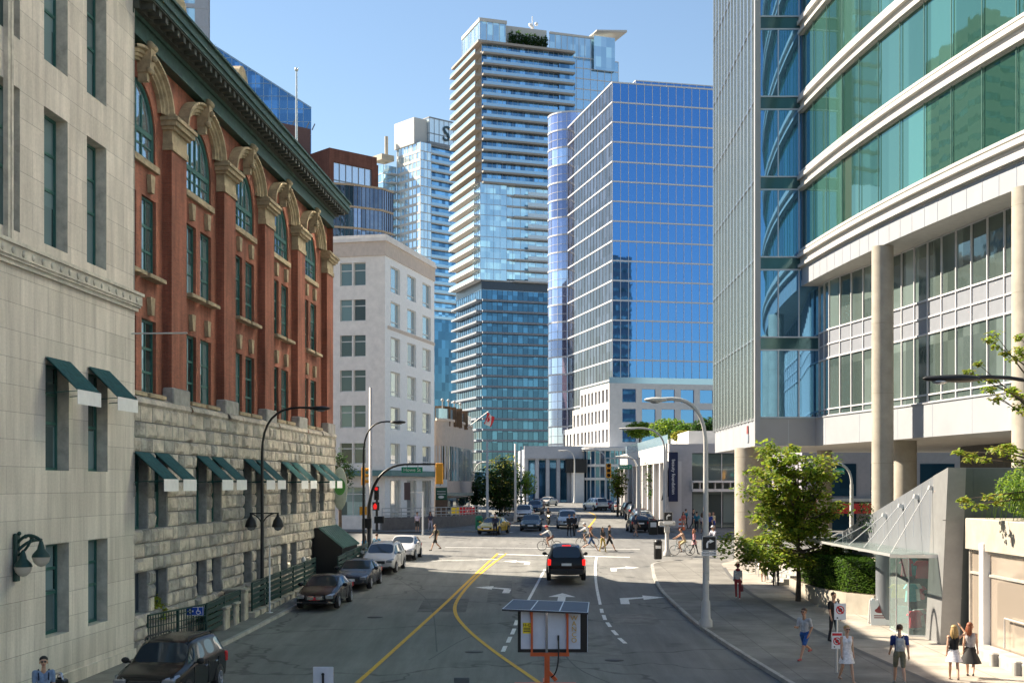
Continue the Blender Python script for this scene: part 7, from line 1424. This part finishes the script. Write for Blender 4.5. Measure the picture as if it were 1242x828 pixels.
def bake_people():
    ms = bake([(capsules(f.S), [('REMESH', {'mode': 'VOXEL', 'voxel_size': vx * f.k}), ('SMOOTH', {'factor': .5, 'iterations': 2})]) for t, f, c, s, vx in _people])
    for me, (t, f, cols, skin, vx) in zip(ms, _people):
        n = len(me.polygons); c = np.empty(n * 3); me.polygons.foreach_get('center', c); c = c.reshape(-1, 3); best = np.full(n, 1e9); idx = np.zeros(n, int)
        for p, q, r0, r1, sl_ in f.S:
            p = np.array(p); d = np.array(q) - p; L2 = max(1e-9, d @ d); u = np.clip(((c - p) @ d) / L2, 0, 1); ds = np.linalg.norm(c - (p + u[:, None] * d), axis=1) - (r0 + (r1 - r0) * u) - (.004 if sl_ in (4, 5) else 0); w_ = ds < best; best[w_] = ds[w_]; idx[w_] = sl_
        me.materials.clear()
        for mt in (smat(skin), cmat(cols[0]), cmat(cols[1]), cmat(cols[2], .5), M_SIGNB, mat('lips', (.3, .09, .08), .5, var=0)): me.materials.append(mt)
        me.polygons.foreach_set('material_index', idx.astype(np.int32)); me.polygons.foreach_set('use_smooth', [True] * n); me.update(); link('body', me, t)
BR_ = (.06, .03, .015); BLK = (.012, .01, .01); BLD = (.4, .26, .1); RED = (.22, .06, .02)
WHT = (.7, .7, .7); NAV = (.02, .03, .1)
# right hand plaza, nearest first
person('woman in sunglasses and a short white dress walking beside the sign post', 1027, 38.7, .15, Fig(1.7, .28, ((.15, .15), (-.1, .3)), True, 'none', 'dress'), ((.72, .7, .72), (.72, .7, .72), (.4, .25, .18)), 0, (BLD, 'bun'), (('dress', (.72, .7, .72), .62, .25), ('glasses',), ('purse', (.45, .33, .2), 1, 'tan shoulder bag of the woman in the white dress')), vox=.0135)
person('man in a grey shirt and blue shorts striding across the plaza edge', 976, 43.4, -.75, Fig(1.78, .5, ((.2, 1.5), (-.4, 1.0)), False, 'short', 'shorts', .06), ((.42, .43, .46), (.02, .09, .3), (.35, .05, .06)), 1, (BR_, 'short'), (('glasses',),), vox=.0135)
person('man in a navy shirt and olive shorts with a grey backpack seen from behind', 1091, 38.3, 3.0, Fig(1.78, .3, ((-.35, .3), (.25, .5)), False, 'short', 'shorts'), ((.02, .04, .17), (.16, .15, .1), (.3, .28, .25)), 0, (BR_, 'short'), (('backpack', (.4, .4, .4), (.3, .3, .3)),), vox=.0135)
person('blonde woman in a black top and white skirt raising a hand to her head', 1157, 39.0, 2.9, Fig(1.68, .3, ((.1, .2), (-.15, .5)), True, 'none', 'skirt', turn=-.2, armup=(0,)), ((.012, .012, .014), (.68, .66, .68), (.35, .22, .15)), 0, (BLD, 'long'), (('skirt', (.7, .68, .72), .64, .26),), vox=.0135)
person('red haired woman in a grey top and flowing black skirt beside the planter wall', 1177, 39.6, 2.75, Fig(1.7, .36, ((.1, .2), (-.2, .4)), True, 'none', 'skirt', turn=.9), ((.4, .38, .38), (.012, .012, .014), (.03, .02, .02)), 0, (RED, 'long'), (('skirt', (.014, .014, .016), .5, .33),), vox=.0135)
person('man in a black shirt standing behind the no stopping sign', 1011, 47.6, .5, Fig(1.78, .1, ((.1, .3), (0, .3)), False, 'short', 'pants'), ((.015, .015, .017), (.02, .02, .025), (.02, .02, .02)), 0, (BR_, 'short'), vox=.015)
person('woman in a red headscarf, white cardigan and red trousers on the shaded pavement', 895, 61.2, -.25, Fig(1.66, .18, ((.2, .9), (.1, .6)), True, 'long', 'pants'), ((.6, .6, .62), (.4, .05, .06), (.4, .38, .36)), 3, ((.05, .02, .02), 'short'), (('hat', (.28, .04, .04), False), ('scarf', (.4, .05, .06)), ('purse', (.03, .03, .04), -1, 'black shoulder bag of the woman in red trousers'), ('bag', (.2, .05, .06), 1, 'dark red handbag carried by the woman in red trousers')), vox=.016)
person('woman in a pale yellow dress walking under the plaza tree', 926, 68.5, 2.9, Fig(1.6, .25, ((.1, .3), (-.1, .3)), True, 'none', 'dress'), ((.5, .46, .25), (.5, .46, .25), (.3, .2, .12)), 1, (BR_, 'long'), (('dress', (.5, .46, .25), .5, .24),), vox=.018)
person('man in a white shirt and dark trousers walking under the plaza tree', 941, 66.5, 3.0, Fig(1.82, .25, ((.15, .2), (-.2, .3)), False, 'long', 'pants'), ((.68, .68, .7), (.02, .022, .03), (.02, .02, .02)), 0, (BLK, 'short'), vox=.018)
# left pavement
xq, yq = fpt(36.3, .85)
person('man in sunglasses and a checked blue shirt with backpack straps at the lower left edge', 53, 31.2, .35, Fig(1.8, .2, ((.1, .3), (-.1, .3)), False, 'short', 'pants'), ((.2, .28, .42), (.03, .03, .05), (.02, .02, .02)), 0, (BLK, 'short'), (('glasses',), ('backpack', (.015, .02, .05))), vox=.0135)
person('woman in a bright blue dress and cap walking behind the parked cars', 442, 78.6, 2.9, Fig(1.72, .15, ((.1, .3), (.1, .3)), True, 'none', 'dress'), ((.01, .2, .42), (.01, .2, .42), (.1, .08, .06)), 0, (BR_, 'long'), (('dress', (.01, .2, .42), .3, .27), ('hat', (.4, .4, .4), False)), vox=.018)
person('person in a light blue shirt behind the parked silver minivan', 457, 79.6, 2.8, Fig(1.7, .15, ((.1, .3), (.1, .3)), False, 'short', 'pants'), ((.1, .28, .45), (.03, .04, .07), (.02, .02, .02)), 0, (BR_, 'short'), vox=.018)
# crossing
person('bearded walker in black with a tan backpack crossing alone on the left', 528, 89.5, -1.2, Fig(1.82, .34, ((.3, .5), (-.3, .5)), False, 'short', 'shorts'), ((.015, .015, .017), (.015, .015, .018), (.05, .04, .03)), 0, (BR_, 'short'), (('backpack', (.3, .24, .12)),), vox=.02, dz=0)
person('woman in a pale pink top and black shorts waiting by the ramp railing', 506, 109.5, .1, Fig(1.7, .06, ((.1, .6), (.1, .6)), True, 'short', 'shorts'), ((.6, .5, .6), (.02, .02, .02), (.03, .03, .03)), 0, (BR_, 'short'), vox=.024)
person('woman in a dark top and pale trousers by the ramp railing', 522, 110.5, .4, Fig(1.72, .2, ((.1, .4), (-.1, .4)), True, 'short', 'pants'), ((.06, .05, .08), (.45, .42, .5), (.03, .03, .03)), 1, (BLK, 'long'), vox=.024)
person('cyclist in white with a red helmet pedalling left ahead of the pickup', 668, 89.5, R(-84), Fig(1.75, .3, ((1.1, .05), (1.1, .05)), False, 'long', 'shorts', .55, sit=.98), ((.62, .62, .62), (.16, .07, .05), (.3, .3, .3)), 0, (BR_, 'short'), (('hat', (.4, .03, .04), False),), vox=.02, dz=0, lift=.001)
person('rider in white behind the crossing walkers', 713, 93, R(-80), Fig(1.75, .3, ((1.1, .05), (1.1, .05)), False, 'long', 'shorts', .5, sit=.98), ((.68, .68, .7), (.1, .1, .1), (.1, .1, .1)), 0, (BR_, 'short'), (('hat', (.6, .6, .6), False),), vox=.022, dz=0, lift=.001)
person('woman in a black top and blue shorts walking right across the crossing', 717, 89.2, 1.35, Fig(1.75, .5, ((.5, .6), (-.5, .6)), True, 'none', 'shorts'), ((.02, .02, .025), (.03, .08, .2), (.5, .4, .4)), 0, (RED, 'long'), vox=.02, dz=0)
person('woman in a black top and mustard trousers on the crossing', 731, 88.2, .6, Fig(1.68, .2, ((.2, 1.0), (.1, .6)), True, 'short', 'pants'), ((.02, .02, .022), (.4, .3, .08), (.3, .22, .1)), 1, (BLK, 'long'), vox=.02, dz=0)
person('tall man in black shorts on the crossing beside the mustard trousers', 739, 88.8, 1.3, Fig(1.84, .42, ((.3, .5), (-.3, .4)), False, 'short', 'shorts'), ((.015, .015, .018), (.012, .012, .014), (.1, .1, .1)), 0, (BLK, 'short'), vox=.02, dz=0)
for i, px in enumerate((690.5, 696.5)): person(('officer in a dark uniform standing in the road, left of the pair', 'second dark uniformed officer standing in front of the silver van')[i], px, 106 + i * .6, (.4, -.5)[i], Fig(1.82, .1, ((.1, .5), (.2, .7)), False, 'long', 'pants'), ((.01, .012, .02), (.01, .011, .016), (.01, .01, .01)), 0, (BLK, 'short'), vox=.024, dz=0)
person('traffic officer in a dark vest standing in front of the taxi', 600.5, 107, .2, Fig(1.78, .1, ((.1, .5), (.2, .4)), False, 'long', 'pants'), ((.015, .02, .05), (.012, .014, .02), (.01, .01, .01)), 0, (BLK, 'short'), vox=.024, dz=0)
person('motorcycle rider in black above the lit headlamp', 665, 127.1, 0, Fig(1.75, .1, ((.9, .1), (.9, .1)), False, 'long', 'pants', .15, sit=.9), ((.015, .015, .018), (.015, .015, .018), (.01, .01, .01)), 0, None, (('hat', (.01, .01, .012), False),), vox=.026, dz=0, lift=.001)
person('cyclist in a tan shirt and cream shorts riding the pale bicycle', 828.5, 85.5, R(-84), Fig(1.76, .3, ((1.0, .05), (1.0, .05)), False, 'short', 'shorts', .35, sit=.98), ((.42, .27, .2), (.55, .45, .25), (.06, .05, .05)), 1, (BLK, 'short'), vox=.02, dz=0, lift=.001)
person('woman in a pink patterned cardigan walking at the right corner', 842, 86.4, 1.2, Fig(1.68, .25, ((.2, .4), (-.2, .3)), True, 'long', 'pants'), ((.55, .27, .28), (.02, .02, .03), (.02, .02, .02)), 0, (RED, 'long'), (('skirt', (.55, .27, .28), .7, .22), ('purse', (.015, .015, .015), 1, 'black bag of the woman in the pink cardigan')), vox=.02, dz=0)
person('person in a pale jacket and cap pushing a bicycle beside the column', 866.5, 88, R(-50), Fig(1.78, .2, ((.6, .3), (.6, .3)), False, 'long', 'pants', .2), ((.5, .5, .58), (.3, .32, .4), (.1, .1, .1)), 0, (BR_, 'short'), (('hat', (.6, .6, .62), False),), vox=.02, dz=0)
for px, Y, hd, c1, c2, wm, lb in ((845, 109, 3.0, (.01, .18, .25), (.02, .02, .03), False, 'man in a teal shirt walking towards the shop entrance'), (851.5, 110, 2.6, (.5, .42, .42), (.03, .03, .05), True, 'woman in a pale top beside the teal shirt'), (865, 112, .2, (.5, .46, .3), (.03, .06, .25), True, 'woman in a cream top and blue shorts near the shop glass'), (853.5, 107, .4, (.55, .5, .45), (.5, .42, .3), True, 'small woman in beige behind the pink cardigan'), (861, 107.5, -.6, (.03, .06, .3), (.03, .03, .06), False, 'man in a royal blue shirt near the column'), (829, 112.5, .1, (.5, .12, .1), (.4, .3, .24), True, 'woman in a red top by the orange barrel'), (832, 116, 2, (.03, .2, .26), (.03, .03, .03), False, 'man in a teal coat in the shop doorway'), (841, 116, 1, (.02, .02, .03), (.02, .02, .03), False, 'man in black in the shop doorway'), (771, 105.5, 2.2, (.015, .02, .04), (.3, .2, .15), False, 'man in black shorts crossing behind the parked hatchback'), (617, 152, .2, (.5, .45, .4), (.4, .4, .42), True, 'woman in cream on the far left pavement under the trees'), (609, 158, 2.9, (.3, .2, .16), (.04, .04, .05), False, 'man in brown on the far left pavement'), (622, 165, 2.5, (.05, .06, .1), (.03, .03, .04), False, 'man in navy higher up the far left pavement')):
    person(lb, px, Y, hd, Fig(1.64 if wm else 1.78, .25, ((.2, .4), (-.2, .4)), wm, 'short', 'shorts' if c2[0] > .2 or c2[2] > .2 else 'pants'), (c1, c2, (.03, .03, .03)), 0, (BLK if not wm else BR_, 'long' if wm else 'short'), (('backpack', (.01, .1, .16)),) if px == 845 else (), vox=.026, dz=PAV if px != 771 else 0)
bake_people()
# ------------------------------------------------------------------ vegetation: limbs + many leaf faces in clumps
def leaves(b, rnd, c, r, n, s, sq=(1, 1, 1), m=(0,), droop=.3):
    for _ in range(n):
        while True:
            p = Vector((rnd.uniform(-1, 1), rnd.uniform(-1, 1), rnd.uniform(-1, 1)))
            if p.length <= 1: break
        p = Vector((p.x * r * sq[0], p.y * r * sq[1], p.z * r * sq[2])) + Vector(c)
        a = rnd.uniform(0, 6.283); t = rnd.uniform(-.7, .7) - droop; u = Vector((math.cos(a) * math.cos(t), math.sin(a) * math.cos(t), math.sin(t))); v = Vector((-math.sin(a), math.cos(a), rnd.uniform(-.6, .6))).normalized(); k = s * rnd.uniform(.6, 1.25)
        b.add([p, p + u * k * .45 + v * k * .36, p + u * k, p + u * k * .45 - v * k * .36], [(0, 1, 2, 3)], rnd.choice(m))
def tree(name, label, loc, trunk_h, r0, tips, leafm, n, s, clump, seed=1, bark=M_BARK, cat='tree', group=None, sq=(1, 1, .6), sprigs=3):
    """tips: list of limb end points relative to the base; leaves gather in clumps along each limb"""
    rnd = random.Random(seed); t = thing(name, label, cat, loc, 0, group); b = MB(); th = Vector((0, 0, trunk_h)); topz = max(p[2] for p in tips)
    b.tube([(0, 0, -.1), (r0 * .3, 0, trunk_h * .5), (0, 0, trunk_h), (0, 0, (trunk_h + topz) / 2), (0, 0, topz * .94)], [r0 * 1.3, r0, r0 * .85, r0 * .5, r0 * .12], 10); cl = []
    for p in tips:
        p = Vector(p); z = trunk_h + max(0, (p.z - trunk_h)) * .55 * rnd.uniform(.6, 1); a = Vector((0, 0, min(z, p.z + .3))); mid = a.lerp(p, .5) + Vector((rnd.uniform(-.2, .2), rnd.uniform(-.2, .2), rnd.uniform(0, .25)))
        b.tube([a, mid, p], [r0 * .4, r0 * .25, r0 * .06], 6)
        for k in range(sprigs):
            f = .35 + .65 * (k + rnd.random() * .6) / sprigs; q = a.lerp(mid, f * 2) if f < .5 else mid.lerp(p, f * 2 - 1); q = q + Vector((rnd.uniform(-1, 1), rnd.uniform(-1, 1), rnd.uniform(-.5, .6))) * clump * .8; b.tube([mid if f < .5 else mid.lerp(p, .4), q], [r0 * .1, r0 * .03], 4); cl.append(q)
        cl.append(p)
    b.build('trunk', bark, t); b = MB(); per = max(4, n // len(cl)); ms = tuple(range(len(leafm)))
    for q in cl: leaves(b, rnd, q, clump * rnd.uniform(.6, 1.25), int(per * rnd.uniform(.6, 1.4)), s, sq, ms)
    b.build('crown', leafm, t); return t
def tips_ell(c, rx, rz, n, seed, ry=None):
    rnd = random.Random(seed); out = []
    for i in range(n):
        z = 1 - 2 * (i + .5) / n; a = i * 2.39996 + rnd.uniform(-.3, .3); r_ = math.sqrt(1 - z * z); k = rnd.uniform(.68, 1.05); out.append((c[0] + rx * r_ * math.cos(a) * k, c[1] + (ry or rx) * r_ * math.sin(a) * k, c[2] + rz * z * k))
    return out
# plaza tree: base px 968, y 735
Yt = 60.5; X0 = P(968, Yt); zb = gs(Yt) + PAV; tz = Z(533, Yt) - zb
rnd = random.Random(11); tips = []
for z, w_ in ((2.0, 2.7), (2.5, 3.7), (3.1, 3.4), (3.7, 3.0), (4.3, 3.1), (4.9, 2.6), (5.5, 2.6), (6.2, 2.2), (6.9, 2.0), (7.5, 1.5)):
    for k in range(7): a = rnd.uniform(0, 6.283); q = w_ * rnd.uniform(.45, 1.0); tips.append((q * math.cos(a) - .2 - .12 * w_, q * math.sin(a) * .9, z * tz / 8.0 + rnd.uniform(-.3, .3)))
tree('plaza_tree', 'leafy young street tree with a slim dark trunk on the sunlit plaza', (X0, Yt, zb), 2.0, .11, tips, [M_LF1, M_LF4, M_LF1, M_LFH, M_LF3], 15500, .23, .56, 4, sq=(1, 1, .55), sprigs=3)
# branches reaching in from the right edge
Y = 43.0; zb = Z(625, Y)
tips = []
rnd = random.Random(21)
for px, py, dy in ((1168, 452, -.5), (1190, 440, .3), (1200, 412, 0), (1218, 402, .8), (1228, 425, -.6), (1240, 408, .2), (1205, 470, .5), (1160, 548, -.2), (1180, 556, .4), (1205, 545, -.6), (1225, 540, .5), (1165, 605, -.3), (1180, 612, .2), (1240, 470, .9), (1290, 400, 0), (1320, 430, 1), (1340, 500, -.5), (1300, 540, .8), (1290, 350, .3), (1330, 360, -.4), (1238, 500, -.4)): tips.append((P(px, Y) - P(1290, Y), dy, Z(py, Y) - zb))
tree('planter_tree', 'light green maple tree leaning in over the planter at the right edge', (P(1290, Y), Y, zb), 1.0, .12, tips, [M_LF4, M_LF3], 4200, .16, .22, 6, sq=(1.2, 1, .6), sprigs=3)
b = MB(); rnd = random.Random(9)
leaves(b, rnd, (18.0, 43.6, Z(595, 44)), 1.0, 5200, .12, (1.35, 2.2, .95), (0, 1), .6)
for k in range(60): p = (16.75 + rnd.random() * .3, 41.8 + rnd.random() * 3.6, Z(610, 43) + rnd.uniform(-.2, .5)); b.tube([p, (p[0] - .1, p[1], p[2] - .5)], .008, 3, 1)
tag(b.build('trailing_shrub', [M_LF4, M_LFH]), 'bright green trailing shrub spilling over the concrete planter', 'shrub')
# hedge
b = MB(); rnd = random.Random(3); zh0, zh1 = gs(58) + .95, Z(676, 58); hp_ = [(14.15, 62.6), (14.25, 58.8), (14.85, 56.5), (15.75, 55.3)]
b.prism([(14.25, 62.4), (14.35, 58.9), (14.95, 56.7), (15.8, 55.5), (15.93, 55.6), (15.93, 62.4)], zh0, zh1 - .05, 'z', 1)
for i in range(5200):
    j = rnd.randrange(3); u = rnd.random(); a, c = hp_[j], hp_[j + 1]; x, y = a[0] + (c[0] - a[0]) * u, a[1] + (c[1] - a[1]) * u
    top = rnd.random() < .35; z = zh1 + rnd.uniform(-.04, .05) if top else rnd.uniform(zh0, zh1)
    if top: x += rnd.random() * (15.95 - x); y += rnd.random() * 2.5 * (j == 2)
    s = .12; d = Vector((rnd.uniform(-1, .2), rnd.uniform(-1, .2), rnd.uniform(-.3, .8))).normalized(); v = d.cross(Vector((0, 0, 1))).normalized(); p = Vector((x + rnd.uniform(-.04, .04), y + rnd.uniform(-.04, .04), z)); b.add([p, p + d * s * .5 + v * s * .4, p + d * s, p + d * s * .5 - v * s * .4], [(0, 1, 2, 3)], 0)
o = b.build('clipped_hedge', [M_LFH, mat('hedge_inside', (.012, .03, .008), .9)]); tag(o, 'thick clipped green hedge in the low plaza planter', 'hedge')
# climbing plant on the wedge wall
b = MB(); leaves(b, random.Random(2), (15.9, 57.5, Z(627, 57)), .8, 260, .13, (.3, 1.6, 1.0), (0,), .5); tag(b.build('climbing_plant', [M_LF2]), 'sparse dark climber beside the concrete column above the canopy', 'plant')
def small_tree(label, px, Y, top, wpx, leafm, n=900, s=.28, seed=1, trunk=.35, name='street_tree', group=None, base=None, rz=None, r0=.12):
    zb = gs(Y) + PAV if base is None else base; h = Z(top, Y) - zb; rx = wpx / 2 / F * Y; rz_ = h * (1 - trunk) / 2
    tree(name, label, (P(px, Y), Y, zb), h * trunk, r0, tips_ell((0, 0, h * trunk + rz_), rx * .95, rz_ * .95, 30, seed), leafm, int(n * 1.7), s, rx * .42, seed, group=group, sprigs=2)
small_tree('dense dark green tree beside the white pole on the far left pavement', 606, 140, 557, 50, [M_LF2], 2200, .35, 2, .12)
small_tree('dark tree with yellowing top behind the far left poles', 612, 168, 548, 42, [M_LF2, M_LF3], 1500, .38, 3, .2)
small_tree('bright yellow green tree between the white poles', 637, 185, 566, 26, [M_LF4], 900, .35, 4, .25)
small_tree('dark bushy tree beside the curved building canopy', 578, 152, 572, 24, [M_LF2], 900, .35, 5, .15)
small_tree('tall slim pale green tree before the street end building', 671, 232, 556, 22, [M_LF2, M_LFH], 1200, .4, 6, .3)
small_tree('lime green street tree behind the far orange signal', 749, 150, 563, 26, [M_LF4, M_LF3], 900, .3, 7, .35)
small_tree('thin sparse tree in front of the low white shop arcade', 792, 132, 548, 24, [M_LF2], 300, .28, 8, .3)
small_tree('dark leafed tree reaching past the oval sign at the brick corner', 412, 88, 543, 36, [M_LF2], 900, .22, 9, .55)
small_tree('small potted tree beside the black wagon on the left pavement', 183, 46.5, 716, 36, [M_LF4, M_LF3], 700, .13, 10, .3, base=gs(46.5) + PAV, r0=.03)
# roof garden and terrace plants
for i, (px, Y, z0, z1, r_, lm, lb) in enumerate(((776, 150, 532, 511, 1.7, [M_LF4], 'lime feathery bush at the left end of the roof garden'), (812, 138, 534, 507, 2.2, [M_LF4, M_LFH], 'round topped green bush on the roof garden'), (836, 136, 534, 514, 1.9, [M_LFH], 'mid green hedge clump on the roof garden'), (861, 134, 532, 506, 2.1, [M_LF2], 'dark hedge clump at the right end of the roof garden'), (832, 132, 536, 522, 1.5, [M_LF3], 'yellow flowering bush on the roof garden'))):
    t = thing('roof_bush', lb, 'bush', (P(px, Y), Y, Z(z0, Y))); b = MB(); h = (z0 - z1) / F * Y; rnd = random.Random(i); leaves(b, rnd, (0, 0, h * .55), r_, 1700, .34, (1, .8, h * .5 / r_), tuple(range(len(lm))), .4); b.build('foliage', lm, t); b = MB(); b.tube([(0, 0, -.6), (0, 0, h * .5)], [.12, .05], 6); b.build('trunk', M_BARK, t)
kx_ = math.cos(CT.rotation_euler[2]), math.sin(CT.rotation_euler[2])
for i in range(10):
    d = 9.6 + i * 1.15; b = MB(); rnd = random.Random(i); hh = 4.2 + rnd.random() * 1.4; leaves(b, rnd, (0, 0, hh / 2), 1, 150, .7, (.7, .7, hh / 2), (0,), -.5); b.tube([(0, 0, -1), (0, 0, hh)], [.15, .03], 5, 1); o = b.build('roof_conifer', [M_LF2, M_BARK], None, (CT.location.x + kx_[0] * d - kx_[1] * 3.2, CT.location.y + kx_[1] * d + kx_[0] * 3.2, zA + .3)); tag(o, 'dark conifer in the hedge row on the central tower roof terrace', 'tree', 'conifers on the tower roof terrace')
for i in range(9):
    x, y = Floc(49.5 + i * .62); b = MB(); leaves(b, random.Random(i), (0, 0, .3), .34, 140, .12, (1, 1, .9), (0,), 0); tag(b.build('planter_shrub', [M_LF2], None, (x + .72, y, gs(y) + .55)), 'dark green shrub in the planter behind the left fence', 'shrub', 'shrubs behind the left fences')
